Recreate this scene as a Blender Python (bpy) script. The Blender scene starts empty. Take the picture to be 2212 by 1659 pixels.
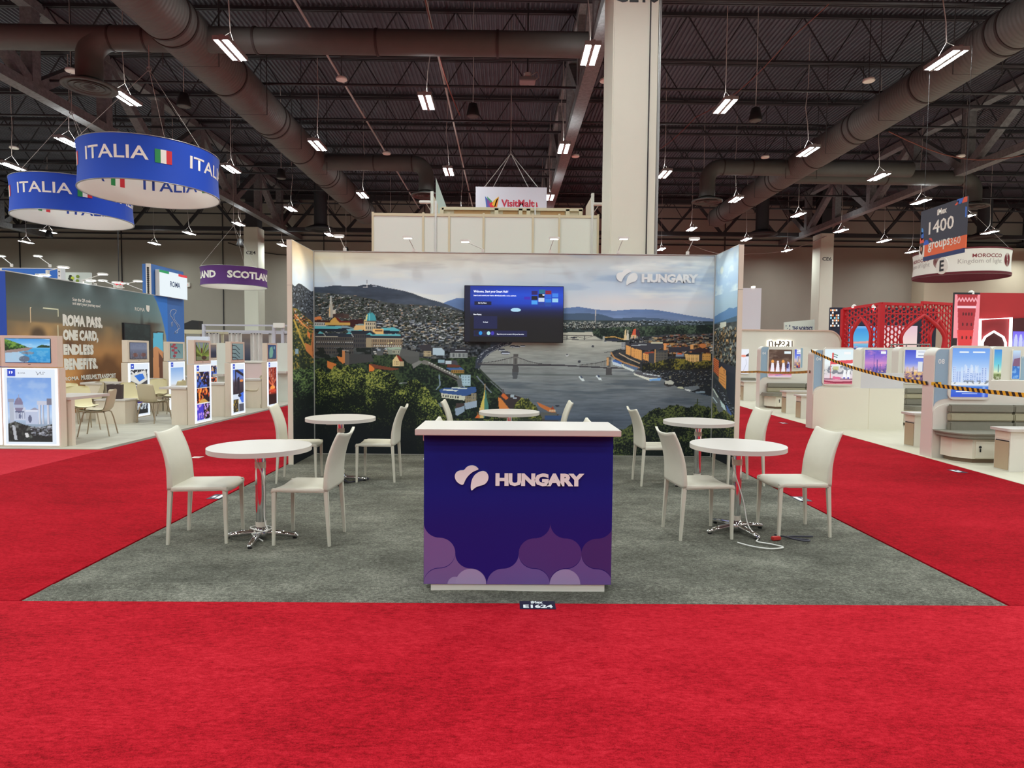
import bpy, bmesh, math, random
import numpy as np
from mathutils import Matrix, Vector
R = math.radians
random.seed(7)
rng = np.random.RandomState(7)
scn = bpy.context.scene
COL = scn.collection

# ------------------------------------------------------------------ camera, world, light level
cam_d = bpy.data.cameras.new('camera'); cam = bpy.data.objects.new('camera', cam_d); COL.objects.link(cam)
cam_d.sensor_width = 36.0; cam_d.lens = 1364.89 / 2212 * 36.0; cam_d.clip_end = 300
def _cam():
    pit, yaw, rol = .0496, .0104, .0092
    c, s = math.cos(yaw), math.sin(yaw)
    right = Vector((c, -s, 0)); f0 = Vector((s, c, 0)); z = Vector((0, 0, 1))
    fwd = f0 * math.cos(pit) - z * math.sin(pit); up = f0 * math.sin(pit) + z * math.cos(pit)
    r2 = right * math.cos(rol) + up * math.sin(rol); u2 = up * math.cos(rol) - right * math.sin(rol)
    m = Matrix((r2, u2, -fwd)).transposed().to_4x4(); m.translation = (-.0941, -3.8167, 1.5512)
    cam.matrix_world = m
_cam(); scn.camera = cam
vs = scn.view_settings
vs.view_transform = 'Standard'; vs.look = 'None'; vs.gamma = 1; vs.use_curve_mapping = False; vs.exposure = 0.0
w = bpy.data.worlds.new('world'); scn.world = w; w.use_nodes = True
w.node_tree.nodes['Background'].inputs[0].default_value = (.02, .018, .018, 1)
w.node_tree.nodes['Background'].inputs[1].default_value = 1.0
try:
    scn.cycles.max_bounces = 6; scn.cycles.diffuse_bounces = 4; scn.cycles.glossy_bounces = 3
    scn.cycles.transmission_bounces = 4; scn.cycles.sample_clamp_indirect = 6
    scn.cycles.caustics_reflective = False; scn.cycles.caustics_refractive = False
    scn.cycles.use_denoising = True
except Exception:
    pass
LAMP = 138.0       # watts of one hall light
ROOF_FILL = 14.0  # watts of the added roof fill, one lamp per fixture
STRIP = LAMP / (3.1416 * .26)   # emission of its two diffuser strips

# hall lights hang on a staggered grid 8.55 m up
LIGHT_Z = 8.55
def light_grid():
    out = []
    for k in range(-10, 11):
        x = -2.38 + 4.213 * k
        y0 = 14.35 if k % 2 == 0 else 11.4
        for n in range(-5, 5):
            y = y0 + 6.83 * n
            if -20 < y < 40: out.append((k, n, x, y))
    return out
def lamp(name, loc, e, sx, sy, rot=(0, 0, 0), col=(.92, 1, .99), spread=170):
    d = bpy.data.lights.new(name, 'AREA'); d.energy = e; d.shape = 'RECTANGLE'; d.size = sx; d.size_y = sy; d.color = col
    d.spread = R(spread)
    o = bpy.data.objects.new(name, d); COL.objects.link(o); o.location = loc; o.rotation_euler = rot
    return o
def in_view(x, y):
    return y > 8 and abs(x + .1) < .80 * (y + 3.8) and 7.0 / (y + 3.8) < .56
for k, n, x, y in light_grid():          # the lights behind and beside the camera; those in view are built with their strips below
    if not in_view(x, y): lamp('hall_light_lamp', (x, y, LIGHT_Z - .02), LAMP, .34, 1.0)
    lamp('added_roof_fill', (x, y, LIGHT_Z + .15), ROOF_FILL, .1, .9, (math.pi, 0, 0))   # up-facing fill lamp added over each fixture to brighten the roof

# ------------------------------------------------------------------ sight lines: where a point measured in the photograph lies in the hall
_cm = cam.matrix_world.copy(); _cr = _cm.to_3x3(); _co = _cm.translation.copy()
def _ray(px, py): return _cr @ Vector(((px - 1106) / 1364.89, -(py - 829.5) / 1364.89, -1))
def at_x(px, py, X): d = _ray(px, py); return _co + d * ((X - _co.x) / d.x)
def at_y(px, py, Y): d = _ray(px, py); return _co + d * ((Y - _co.y) / d.y)
def at_z(px, py, Z=0.): d = _ray(px, py); return _co + d * ((Z - _co.z) / d.z)

# ------------------------------------------------------------------ materials
MATS = {}
def s2l(c):
    return tuple(((v / 12.92) if v <= .04045 else ((v + .055) / 1.055) ** 2.4) for v in c)
def rgb(r, g, b):
    return s2l((r / 255, g / 255, b / 255))
def mat(name, col, rough=.6, metal=0., spec=.5, var=.0, vscale=6., bump=0., bscale=80., emit=0., ecol=None, coat=0., stretch=None):
    if name in MATS: return MATS[name]
    m = bpy.data.materials.new(name); m.use_nodes = True; nt = m.node_tree; n = nt.nodes; b = n['Principled BSDF']
    col = tuple(col)
    b.inputs['Base Color'].default_value = col + (1,); b.inputs['Roughness'].default_value = rough
    b.inputs['Metallic'].default_value = metal; b.inputs['Specular IOR Level'].default_value = spec
    if coat: b.inputs['Coat Weight'].default_value = coat
    if emit:
        b.inputs['Emission Color'].default_value = (ecol or col) + (1,); b.inputs['Emission Strength'].default_value = emit
    if var or bump:
        tc = n.new('ShaderNodeTexCoord'); src = tc.outputs['Object']
        if stretch:
            mp = n.new('ShaderNodeMapping'); mp.inputs['Scale'].default_value = stretch
            nt.links.new(src, mp.inputs[0]); src = mp.outputs[0]
        if var:
            t = n.new('ShaderNodeTexNoise'); t.inputs['Scale'].default_value = vscale; t.inputs['Detail'].default_value = 6
            t.inputs['Roughness'].default_value = .65
            nt.links.new(src, t.inputs['Vector'])
            rp = n.new('ShaderNodeMapRange'); rp.inputs[1].default_value = .25; rp.inputs[2].default_value = .75
            rp.inputs[3].default_value = 1 - var; rp.inputs[4].default_value = 1 + var
            nt.links.new(t.outputs['Fac'], rp.inputs[0])
            mx = n.new('ShaderNodeVectorMath'); mx.operation = 'SCALE'; mx.inputs[0].default_value = col
            nt.links.new(rp.outputs[0], mx.inputs['Scale']); nt.links.new(mx.outputs[0], b.inputs['Base Color'])
        if bump:
            t2 = n.new('ShaderNodeTexNoise'); t2.inputs['Scale'].default_value = bscale; t2.inputs['Detail'].default_value = 3
            nt.links.new(src, t2.inputs['Vector'])
            bp = n.new('ShaderNodeBump'); bp.inputs['Strength'].default_value = bump; bp.inputs['Distance'].default_value = .01
            nt.links.new(t2.outputs['Fac'], bp.inputs['Height']); nt.links.new(bp.outputs[0], b.inputs['Normal'])
    MATS[name] = m; return m
def carpet(name, col, dark, light, big=.9, ani=(1, 1, 1)):
    """pile carpet: broad brushed streaks, mid mottling and a fine fibre grain"""
    m = bpy.data.materials.new(name); m.use_nodes = True; nt = m.node_tree; n = nt.nodes; b = n['Principled BSDF']; L = nt.links.new
    b.inputs['Roughness'].default_value = .95; b.inputs['Specular IOR Level'].default_value = .08
    tc = n.new('ShaderNodeTexCoord'); mp = n.new('ShaderNodeMapping'); mp.inputs['Scale'].default_value = ani
    L(tc.outputs['Object'], mp.inputs[0])
    def noise(sc, det, ro, vec):
        t = n.new('ShaderNodeTexNoise'); t.inputs['Scale'].default_value = sc; t.inputs['Detail'].default_value = det; t.inputs['Roughness'].default_value = ro
        L(vec, t.inputs['Vector']); return t.outputs['Fac']
    a = noise(big, 7, .62, mp.outputs[0]); f = noise(11., 4, .7, mp.outputs[0]); g = noise(210., 2, .6, tc.outputs['Object'])
    def mad(x, k, c):
        q = n.new('ShaderNodeMath'); q.operation = 'MULTIPLY_ADD'; L(x, q.inputs[0]); q.inputs[1].default_value = k
        if isinstance(c, float): q.inputs[2].default_value = c
        else: L(c, q.inputs[2])
        return q.outputs[0]
    h_ = noise(52., 3, .65, mp.outputs[0])
    v = mad(a, .95, -1.1); v = mad(f, .4, v); v = mad(h_, .95, v); v = mad(g, .9, v)
    rp = n.new('ShaderNodeValToRGB'); e = rp.color_ramp.elements
    e[0].position = .12; e[0].color = dark + (1,); e[1].position = .86; e[1].color = light + (1,)
    k = rp.color_ramp.elements.new(.5); k.color = col + (1,)
    L(v, rp.inputs[0]); L(rp.outputs[0], b.inputs['Base Color'])
    bp = n.new('ShaderNodeBump'); bp.inputs['Strength'].default_value = .55; bp.inputs['Distance'].default_value = .006
    L(v, bp.inputs['Height']); L(bp.outputs[0], b.inputs['Normal'])
    MATS[name] = m; return m
def printed(name, emit=0., rough=.6):
    """flat print: colours of the sheet come from the mesh's 'print' colour attribute"""
    if name in MATS: return MATS[name]
    m = bpy.data.materials.new(name); m.use_nodes = True; nt = m.node_tree; n = nt.nodes; b = n['Principled BSDF']
    at = n.new('ShaderNodeAttribute'); at.attribute_name = 'print'
    nt.links.new(at.outputs['Color'], b.inputs['Base Color']); b.inputs['Roughness'].default_value = rough
    b.inputs['Specular IOR Level'].default_value = .25
    if emit:
        b.inputs['Base Color'].default_value = (.02, .02, .02, 1); nt.links.remove(b.inputs['Base Color'].links[0])
        nt.links.new(at.outputs['Color'], b.inputs['Emission Color']); b.inputs['Emission Strength'].default_value = emit
    MATS[name] = m; return m

# ------------------------------------------------------------------ mesh building
class MB:
    def __init__(s): s.v = []; s.f = []; s.sm = []; s.mi = []
    def add(s, vs_, fs, smooth=False, mi=0):
        o = len(s.v); s.v += [tuple(p) for p in vs_]
        for f in fs: s.f.append(tuple(i + o for i in f)); s.sm.append(smooth); s.mi.append(mi)
        return s
    def box(s, a, b, mi=0):
        (x0, y0, z0), (x1, y1, z1) = a, b
        return s.add([(x0, y0, z0), (x1, y0, z0), (x1, y1, z0), (x0, y1, z0), (x0, y0, z1), (x1, y0, z1), (x1, y1, z1), (x0, y1, z1)],
                     [(0, 3, 2, 1), (4, 5, 6, 7), (0, 1, 5, 4), (1, 2, 6, 5), (2, 3, 7, 6), (3, 0, 4, 7)], mi=mi)
    def bar(s, p, q, w, h=None, up=(0, 0, 1), w2=None, h2=None):
        """square bar from p to q"""
        h = h or w; w2 = w2 or w; h2 = h2 or h
        p, q = Vector(p), Vector(q); d = (q - p).normalized(); u = Vector(up)
        if abs(d.dot(u)) > .95: u = Vector((0, 1, 0))
        a = d.cross(u).normalized(); b = a.cross(d).normalized()
        vs_ = []
        for c, ww, hh in ((p, w, h), (q, w2, h2)):
            for i, j in ((-1, -1), (1, -1), (1, 1), (-1, 1)): vs_.append(c + a * ww / 2 * i + b * hh / 2 * j)
        return s.add(vs_, [(0, 1, 2, 3), (7, 6, 5, 4), (0, 4, 5, 1), (1, 5, 6, 2), (2, 6, 7, 3), (3, 7, 4, 0)])
    def tube(s, pts, r, n=10, cap=True, rs=None):
        pts = [Vector(p) for p in pts]; m = len(pts); ref = None; vs_ = []
        for i, p in enumerate(pts):
            d = (pts[min(i + 1, m - 1)] - pts[max(i - 1, 0)]).normalized()
            if ref is None:
                ref = Vector((0, 0, 1)) if abs(d.z) < .9 else Vector((1, 0, 0))
            a = d.cross(ref).normalized(); b = a.cross(d).normalized(); ref = b
            rr = rs[i] if rs else r
            for k in range(n):
                t = 2 * math.pi * k / n; vs_.append(p + (a * math.cos(t) + b * math.sin(t)) * rr)
        fs = [(i * n + k, i * n + (k + 1) % n, (i + 1) * n + (k + 1) % n, (i + 1) * n + k) for i in range(m - 1) for k in range(n)]
        s.add(vs_, fs, True)
        if cap: s.add([vs_[k] for k in range(n)], [tuple(range(n))[::-1]]); s.add([vs_[(m - 1) * n + k] for k in range(n)], [tuple(range(n))])
        return s
    def lathe(s, prof, n=32, c=(0, 0, 0), caps=True):
        vs_ = [(c[0] + r * math.cos(2 * math.pi * k / n), c[1] + r * math.sin(2 * math.pi * k / n), c[2] + z) for r, z in prof for k in range(n)]
        m = len(prof)
        s.add(vs_, [(i * n + k, i * n + (k + 1) % n, (i + 1) * n + (k + 1) % n, (i + 1) * n + k) for i in range(m - 1) for k in range(n)], True)
        if caps:
            s.add(vs_[:n], [tuple(range(n))[::-1]]); s.add(vs_[-n:], [tuple(range(n))])
        return s
    def prism(s, poly, h, axis='y', at=0., smooth=False):
        """2-D outline (a, b) pulled out h along an axis: y -> (a, y, b); z -> (a, b, z); x -> (x, a, b)"""
        f = {'y': lambda p, t: (p[0], t, p[1]), 'z': lambda p, t: (p[0], p[1], t), 'x': lambda p, t: (t, p[0], p[1])}[axis]
        n = len(poly); vs_ = [f(p, at) for p in poly] + [f(p, at + h) for p in poly]
        s.add(vs_, [tuple(range(n)), tuple(range(2 * n - 1, n - 1, -1))])
        s.add(vs_, [(i, i + n, (i + 1) % n + n, (i + 1) % n) for i in range(n)], smooth)
        return s
    def grid(s, fn, nu, nv, smooth=True, mi=0):
        vs_ = [fn(i / nu, j / nv) for j in range(nv + 1) for i in range(nu + 1)]
        w_ = nu + 1
        return s.add(vs_, [(j * w_ + i, j * w_ + i + 1, (j + 1) * w_ + i + 1, (j + 1) * w_ + i) for j in range(nv) for i in range(nu)], smooth, mi)
    def mesh(s, name, mats, fix=True):
        me = bpy.data.meshes.new(name); me.from_pydata(s.v, [], s.f)
        me.polygons.foreach_set('use_smooth', s.sm); me.polygons.foreach_set('material_index', s.mi)
        for m in (mats if isinstance(mats, (list, tuple)) else [mats]): me.materials.append(m)
        if fix:
            b = bmesh.new(); b.from_mesh(me); bmesh.ops.recalc_face_normals(b, faces=b.faces); b.to_mesh(me); b.free()
        me.update(); return me
def link(name, me, parent=None, loc=None, rot=None):
    o = bpy.data.objects.new(name, me); COL.objects.link(o)
    if parent: o.parent = parent
    if loc is not None: o.location = loc
    if rot is not None: o.rotation_euler = rot
    return o
def obj(name, mb, m, parent=None, loc=None, rot=None, bevel=0, fix=True, label=None):
    me = mb.mesh(name, m, fix)
    if bevel:
        b = bmesh.new(); b.from_mesh(me); bmesh.ops.remove_doubles(b, verts=b.verts, dist=1e-5)
        es = [e for e in b.edges if len(e.link_faces) == 2 and e.calc_face_angle(0) > .6]
        bmesh.ops.bevel(b, geom=es, offset=bevel, segments=2, affect='EDGES', clamp_overlap=True); b.to_mesh(me); b.free()
    o = link(name, me, parent, loc, rot)
    if label: o['label'] = label
    return o
def thing(name, label, cat, loc=(0, 0, 0), rz=0., group=None):
    o = bpy.data.objects.new(name, None); o.empty_display_size = .1; COL.objects.link(o)
    o.location = loc; o.rotation_euler = (0, 0, rz); o['label'] = label; o['category'] = cat
    if group: o['group'] = group
    return o
def tag(o, label, cat, group=None):
    o['label'] = label; o['category'] = cat
    if group: o['group'] = group
    return o
def struct(o):
    o['kind'] = 'structure'; return o
def dup(root, loc, rz, label, group=None):
    r = root.copy(); COL.objects.link(r); r.location = loc; r.rotation_euler = (0, 0, rz); r['label'] = label
    if group: r['group'] = group
    for ch in list(root.children):
        c = ch.copy(); COL.objects.link(c); c.parent = r
        for g in list(ch.children):
            d = g.copy(); COL.objects.link(d); d.parent = c
    return r
def text(name, s, size, m, parent, loc, rot=(R(90), 0, 0), bold=0., sx=1., align='LEFT', ext=.0015, bend=None, space=1., res=2, shear=0.):
    """lettering as a thin raised mesh; bend=(radius) wraps it round a vertical drum of that radius"""
    c = bpy.data.curves.new(name, 'FONT'); c.body = s; c.size = size; c.extrude = ext; c.offset = bold * size; c.align_x = align
    c.space_character = space; c.resolution_u = res; c.shear = shear; c.space_line = .95
    t = bpy.data.objects.new(name, c); COL.objects.link(t)
    dg = bpy.context.evaluated_depsgraph_get(); dg.update()
    me = bpy.data.meshes.new_from_object(t.evaluated_get(dg)); bpy.data.objects.remove(t); bpy.data.curves.remove(c)
    me.materials.clear(); me.materials.append(m); me.name = name
    co = np.empty(len(me.vertices) * 3, np.float32); me.vertices.foreach_get('co', co); co = co.reshape(-1, 3)
    co[:, 0] *= sx
    me.vertices.foreach_set('co', co.ravel()); me.update()
    return link(name, me, parent, loc, rot)
def wrap(o, rad, ang0, z0, inner=False, flare=None):
    """bend a flat lettering mesh (x right, y up) onto a vertical drum round the parent's axis"""
    me = o.data
    b = bmesh.new(); b.from_mesh(me)
    bmesh.ops.triangulate(b, faces=b.faces)
    for _ in range(3):
        long = [e for e in b.edges if abs(e.verts[0].co.x - e.verts[1].co.x) > .12]
        if not long: break
        bmesh.ops.subdivide_edges(b, edges=long, cuts=1); bmesh.ops.triangulate(b, faces=b.faces)
    for v in b.verts:
        x, y, z = v.co; zz = z0 + y; r_ = (flare(zz) if flare else rad)
        if inner: a = ang0 - x / rad; rr = r_ - z - .004
        else: a = ang0 + x / rad; rr = r_ + z + .004
        v.co = (rr * math.cos(a), rr * math.sin(a), zz)
    b.to_mesh(me); b.free(); o.location = (0, 0, 0); o.rotation_euler = (0, 0, 0); me.update(); return o
def print_sheet(name, img, wd, ht, m, parent, loc, rot=(0, 0, 0), gain=(1., 1., 1.)):
    """img (rows top-down, cols, 3) sRGB 0..1 -> a sheet in the local xz plane facing -y, colours in attribute 'print'"""
    h, w_ = img.shape[:2]
    us, vs_ = np.meshgrid(np.linspace(0, 1, w_), np.linspace(1, 0, h))
    co = np.zeros((h * w_, 3), np.float32); co[:, 0] = us.ravel() * wd; co[:, 2] = vs_.ravel() * ht
    idx = np.arange(h * w_).reshape(h, w_)
    q = np.stack([idx[1:, :-1], idx[1:, 1:], idx[:-1, 1:], idx[:-1, :-1]], -1).reshape(-1, 4)
    me = bpy.data.meshes.new(name); me.vertices.add(len(co)); me.vertices.foreach_set('co', co.ravel())
    me.loops.add(q.size); me.loops.foreach_set('vertex_index', q.ravel().astype(np.int32))
    me.polygons.add(len(q)); me.polygons.foreach_set('loop_start', np.arange(0, q.size, 4, dtype=np.int32))
    try: me.polygons.foreach_set('loop_total', np.full(len(q), 4, np.int32))
    except Exception: pass
    me.update(calc_edges=True)
    at = me.color_attributes.new('print', 'FLOAT_COLOR', 'POINT')
    c = np.clip(img, 0, 1); lin = np.clip(np.array(gain) * np.where(c <= .04045, c / 12.92, ((c + .055) / 1.055) ** 2.4), 0, .93)
    rgba = np.ones((h * w_, 4), np.float32); rgba[:, :3] = lin.reshape(-1, 3)
    at.data.foreach_set('color', rgba.ravel()); me.materials.append(m); me.validate()
    return link(name, me, parent, loc, rot)

# ------------------------------------------------------------------ small painter for flat prints
def vnoise(h, w_, sx, sy, octs=4, seed=0, gain=.5):
    r_ = np.random.RandomState(seed); out = np.zeros((h, w_)); amp = 1.; tot = 0
    for o in range(octs):
        gx = max(2, int(w_ / sx * 2 ** o) + 2); gy = max(2, int(h / sy * 2 ** o) + 2)
        g = r_.rand(gy, gx)
        yy = np.linspace(0, gy - 1.001, h); xx = np.linspace(0, gx - 1.001, w_)
        y0 = yy.astype(int); x0 = xx.astype(int); fy = yy - y0; fx = xx - x0
        fy = fy * fy * (3 - 2 * fy); fx = fx * fx * (3 - 2 * fx)
        A = g[np.ix_(y0, x0)]; B = g[np.ix_(y0, x0 + 1)]; C_ = g[np.ix_(y0 + 1, x0)]; D = g[np.ix_(y0 + 1, x0 + 1)]
        out += amp * ((A * (1 - fx) + B * fx) * (1 - fy[:, None]) + (C_ * (1 - fx) + D * fx) * fy[:, None])
        tot += amp; amp *= gain
    return out / tot
class Cv:
    """canvas addressed in its own units x0..x1, y0..y1 (y down)"""
    def __init__(s, x0, y0, x1, y1, res, bg=(1, 1, 1)):
        s.w = max(4, int((x1 - x0) * res)); s.h = max(4, int((y1 - y0) * res))
        s.a = np.zeros((s.h, s.w, 3)) + np.array(bg) / 255.
        s.X, s.Y = np.meshgrid(np.linspace(x0, x1, s.w), np.linspace(y0, y1, s.h)); s.res = res
    def c(s, col): return np.array(col) / 255.
    def fill(s, m, col, al=1.):
        m = np.asarray(m, float) * al; col = np.asarray(col, float)
        col = col / 255. if col.ndim == 1 else col
        s.a = s.a * (1 - m[..., None]) + col * m[..., None]
    def poly(s, pts):
        x, y = s.X, s.Y; xs = [p[0] for p in pts]; ys = [p[1] for p in pts]
        m = np.zeros(x.shape, bool); n = len(pts)
        yr = (y[:, 0] >= min(ys)) & (y[:, 0] <= max(ys)); xr = (x[0] >= min(xs)) & (x[0] <= max(xs))
        if not yr.any() or not xr.any(): return m
        iy = np.where(yr)[0]; ix = np.where(xr)[0]; sl = (slice(iy[0], iy[-1] + 1), slice(ix[0], ix[-1] + 1))
        X, Y = x[sl], y[sl]; k = np.zeros(X.shape, bool)
        for i in range(n):
            (ax, ay), (bx, by) = pts[i], pts[(i + 1) % n]
            if ay == by: continue
            k ^= ((ay > Y) != (by > Y)) & (X < (bx - ax) * (Y - ay) / (by - ay) + ax)
        m[sl] = k; return m
    def P(s, pts, col, al=1.): s.fill(s.poly(pts), col, al)
    def rect(s, x0, y0, x1, y1, col, al=1.): s.fill((s.X >= x0) & (s.X <= x1) & (s.Y >= y0) & (s.Y <= y1), col, al)
    def ell(s, cx, cy, rx, ry, col, al=1., soft=0):
        d = ((s.X - cx) / rx) ** 2 + ((s.Y - cy) / ry) ** 2
        s.fill(np.clip((1 - np.sqrt(d)) / soft, 0, 1) if soft else d < 1, col, al)
    def line(s, pts, wd, col, al=1.):
        m = np.zeros(s.X.shape, bool)
        for (ax, ay), (bx, by) in zip(pts[:-1], pts[1:]):
            dx, dy = bx - ax, by - ay; L2 = dx * dx + dy * dy + 1e-9
            t = np.clip(((s.X - ax) * dx + (s.Y - ay) * dy) / L2, 0, 1)
            m |= (s.X - ax - t * dx) ** 2 + (s.Y - ay - t * dy) ** 2 < (wd / 2) ** 2
        s.fill(m, col, al)
    def below(s, pts, col, al=1.):
        yy = np.interp(s.X[0], [p[0] for p in pts], [p[1] for p in pts]); s.fill(s.Y > yy[None], col, al)
    def vgrad(s, stops):
        ys = [p[0] for p in stops]
        for k in range(3): s.a[..., k] = np.interp(s.Y, ys, [p[1][k] / 255. for p in stops])
    def noise(s, sx, sy, octs=4, seed=0, gain=.5): return vnoise(s.h, s.w, sx * s.res, sy * s.res, octs, seed, gain)
    def blur(s, k=1):
        for _ in range(k):
            a = s.a; p = np.pad(a, ((1, 1), (1, 1), (0, 0)), 'edge')
            s.a = (p[:-2, 1:-1] + p[2:, 1:-1] + p[1:-1, :-2] + p[1:-1, 2:] + 2 * a) / 6

# ------------------------------------------------------------------ the hall
M = {}
M['deck'] = mat('roof_deck_paint', rgb(78, 79, 86), .7, var=.25, vscale=1.5)
M['steel_dark'] = mat('dark_painted_steel', rgb(42, 40, 43), .65, var=.2, vscale=2)
M['fireproof'] = mat('sprayed_fireproofing', rgb(118, 117, 118), .95, var=.35, vscale=9, bump=.9, bscale=26)
M['duct'] = mat('duct_paint', rgb(84, 84, 81), .6, var=.12, vscale=2)
M['duct_dark'] = mat('duct_band_paint', rgb(52, 42, 40), .6)
M['wall'] = mat('hall_wall_paint', rgb(158, 152, 140), .85, var=.03, vscale=.6)
M['wall_light'] = mat('hall_wall_light_paint', rgb(196, 184, 160), .85, var=.03, vscale=.6)
M['column'] = mat('column_paint', rgb(218, 218, 202), .7, var=.03, vscale=1.2)
M['cable'] = mat('grey_cable', rgb(170, 162, 156), .6)
M['cable_dark'] = mat('dark_cable', rgb(40, 36, 38), .6)
M['cable_red'] = mat('red_brown_cable', rgb(120, 62, 52), .6)
M['black'] = mat('black_plastic', rgb(32, 31, 33), .5)
M['white'] = mat('white_paint', rgb(235, 231, 222), .5)
M['white_trim'] = mat('white_lamp_paint', rgb(225, 222, 215), .4)
M['grey'] = mat('grey_metal', rgb(150, 148, 146), .4, metal=.6)
M['strip'] = mat('light_strip', (1, .97, .92), emit=STRIP, ecol=(.93, 1, .985))
M['slab'] = mat('concrete_slab', rgb(120, 112, 104), .9, var=.1, vscale=2)

struct(obj('floor', MB().box((-46, -22, -.2), (46, 43, 0)), M['slab']))
struct(obj('wall_back', MB().box((-46, 42, 0), (46, 42.4, 13)), M['wall']))
struct(obj('wall_left', MB().box((-46.4, -22, 0), (-46, 42.4, 13)), M['wall']))
struct(obj('wall_right', MB().box((46, -22, 0), (46.4, 42.4, 13)), M['wall']))
struct(obj('wall_front', MB().box((-46, -22.4, 0), (46, -22, 13)), M['wall']))
b = MB().box((29.3, 40.6, 0), (46, 42.2, 9.2)); struct(obj('wall_back_2', b, M['wall_light'], bevel=.02))
b = MB()
for z in (9.35, 9.75): b.box((-46, 41.9, z), (46, 42.1, z + .08))
struct(obj('trim_1', b, M['steel_dark']))
for i in range(12):
    x = -42 + i * 7.2; struct(obj('trim_%d' % (i + 2), MB().box((x, 41.93, 0), (x + .05, 42.05, 12)), M['steel_dark']))
# ribbed roof deck
b = MB(); pitch = .16; zz = 12.4; prof = []
x = -46.
while x < 46:
    prof += [(x, zz), (x + .05, zz), (x + .075, zz + .055), (x + .135, zz + .055)]; x += pitch
vs_ = [(p, -22, z) for p, z in prof] + [(p, 43, z) for p, z in prof]; n = len(prof)
b.add(vs_, [(i, i + 1, i + 1 + n, i + n) for i in range(n - 1)])
ceiling = struct(obj('ceiling', b, M['deck'], fix=False))
# open-web joists: part > chords and web, spaced 3.35 m
def joist_parts():
    t = MB(); bt = MB(); wb = MB(); L = 45
    for yy in (-.045, .045): t.box((-L, yy - .03, 12.26), (L, yy + .03, 12.36)); bt.box((-L, yy - .025, 10.85), (L, yy + .025, 10.92))
    k = 0; x = -L
    while x < L - 1.1:
        a, c = (x, 0, 10.88), (x + .92, 0, 12.3)
        if k % 2: a, c = (x, 0, 12.3), (x + .92, 0, 10.88)
        wb.bar(a, c, .036, .036); x += .92; k += 1
    return t.mesh('top_chord', M['steel_dark']), bt.mesh('bottom_chord', M['steel_dark']), wb.mesh('web', M['steel_dark'])
jt, jb, jw = joist_parts()
y = 3.35
while y < 42:
    j = link('roof_joist', jb, ceiling, (0, y, 0)); link('top_chord', jt, j); link('web', jw, j); y += 3.35
# girder trusses running away from the camera, wrapped in sprayed fireproofing
for tx in (-14.9, 2.25, 19.7, -33, 37.0):
    g = obj('girder_truss', MB().box((tx - .2, -20, 9.45), (tx + .2, 42, 9.75)), M['fireproof'], ceiling)
    obj('top_chord', MB().box((tx - .2, -20, 12.0), (tx + .2, 42, 12.3)), M['fireproof'], g)
    yy = -19.6; k = 0
    while yy < 40:
        obj('vertical_post', MB().box((tx - .18, yy - .18, 9.6), (tx + .18, yy + .18, 12.1)), M['fireproof'], g)
        a, c = (yy, 9.6), (yy + 3.6, 12.1)
        if k % 2: a, c = (yy, 12.1), (yy + 3.6, 9.6)
        obj('diagonal', MB().bar((tx, a[0], a[1]), (tx, c[0], c[1]), .32), M['fireproof'], g)
        yy += 3.6; k += 1
# a cross truss in front of the far wall
g = obj('cross_truss', MB().box((-46, 38.8, 9.5), (46, 39.1, 9.75)), M['steel_dark'], ceiling)
obj('top_chord', MB().box((-46, 38.8, 11.6), (46, 39.1, 11.85)), M['steel_dark'], g)
b = MB(); x = -45; k = 0
while x < 44:
    b.bar((x, 38.95, 9.6 if k % 2 else 11.7), (x + 1.8, 38.95, 11.7 if k % 2 else 9.6), .16); x += 1.8; k += 1
obj('web', b, M['steel_dark'], g)
# thin runs of pipe and conduit under the deck
for i, (z, yy) in enumerate(((10.3, 12.2), (10.1, 17.0), (10.3, 20.6), (10.2, 26.5), (10.3, 31.2))):
    tag(obj('sprinkler_pipe', MB().tube([(-44, yy, z), (44, yy, z)], .045, 8), M['steel_dark']),
        'dark sprinkler pipe crossing under the roof, %s from the camera' % ('nearest', 'second', 'third', 'fourth', 'farthest')[i], 'pipe', 'sprinkler pipes')
for x, lab in ((-2.2, 'pale conduit pipe running back under the roof left of the projector'), (-5.55, 'pale conduit pipe running back under the roof beside the big left duct')):
    tag(obj('conduit_pipe', MB().tube([(x, 2, 10.45), (x, 36, 10.45)], .035, 8), M['cable']), lab, 'pipe')

# big round ducts
def duct_mat():
    m = mat('spiral_duct_paint', rgb(96, 94, 91), .55, var=.1, vscale=1.5)
    nt = m.node_tree; n = nt.nodes; bs = n['Principled BSDF']
    wv = n.new('ShaderNodeTexWave'); wv.bands_direction = 'Y'; wv.inputs['Scale'].default_value = 2.6
    tc = n.new('ShaderNodeTexCoord'); bp = n.new('ShaderNodeBump'); bp.inputs['Strength'].default_value = .5; bp.inputs['Distance'].default_value = .02
    nt.links.new(tc.outputs['Object'], wv.inputs['Vector']); nt.links.new(wv.outputs['Fac'], bp.inputs['Height']); nt.links.new(bp.outputs[0], bs.inputs['Normal'])
    return m
M['spiral'] = duct_mat()
def big_duct(x, z, r, y0, y1, label):
    t = thing('ventilation_duct', label, 'duct', (x, y0, z))
    obj('duct_body', MB().tube([(0, 0, 0), (0, y1 - y0, 0)], r, 40), M['spiral'], t)
    yy = 1.2; k = 0
    while yy < y1 - y0 - 1:
        for q in ((0, .38) if k % 2 else (0,)):
            obj('band', MB().tube([(0, yy + q, 0), (0, yy + q + .07, 0)], r + .02, 40), M['duct_dark'], t)
        h = MB().tube([(-r - .1, yy + 1.3, 3), (-r - .1, yy + 1.3, -r - .06), (r + .1, yy + 1.3, -r - .06), (r + .1, yy + 1.3, 3)], .014, 6)
        obj('hanger', h, M['cable_dark'], t)
        yy += 3.3; k += 1
    return t
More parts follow.
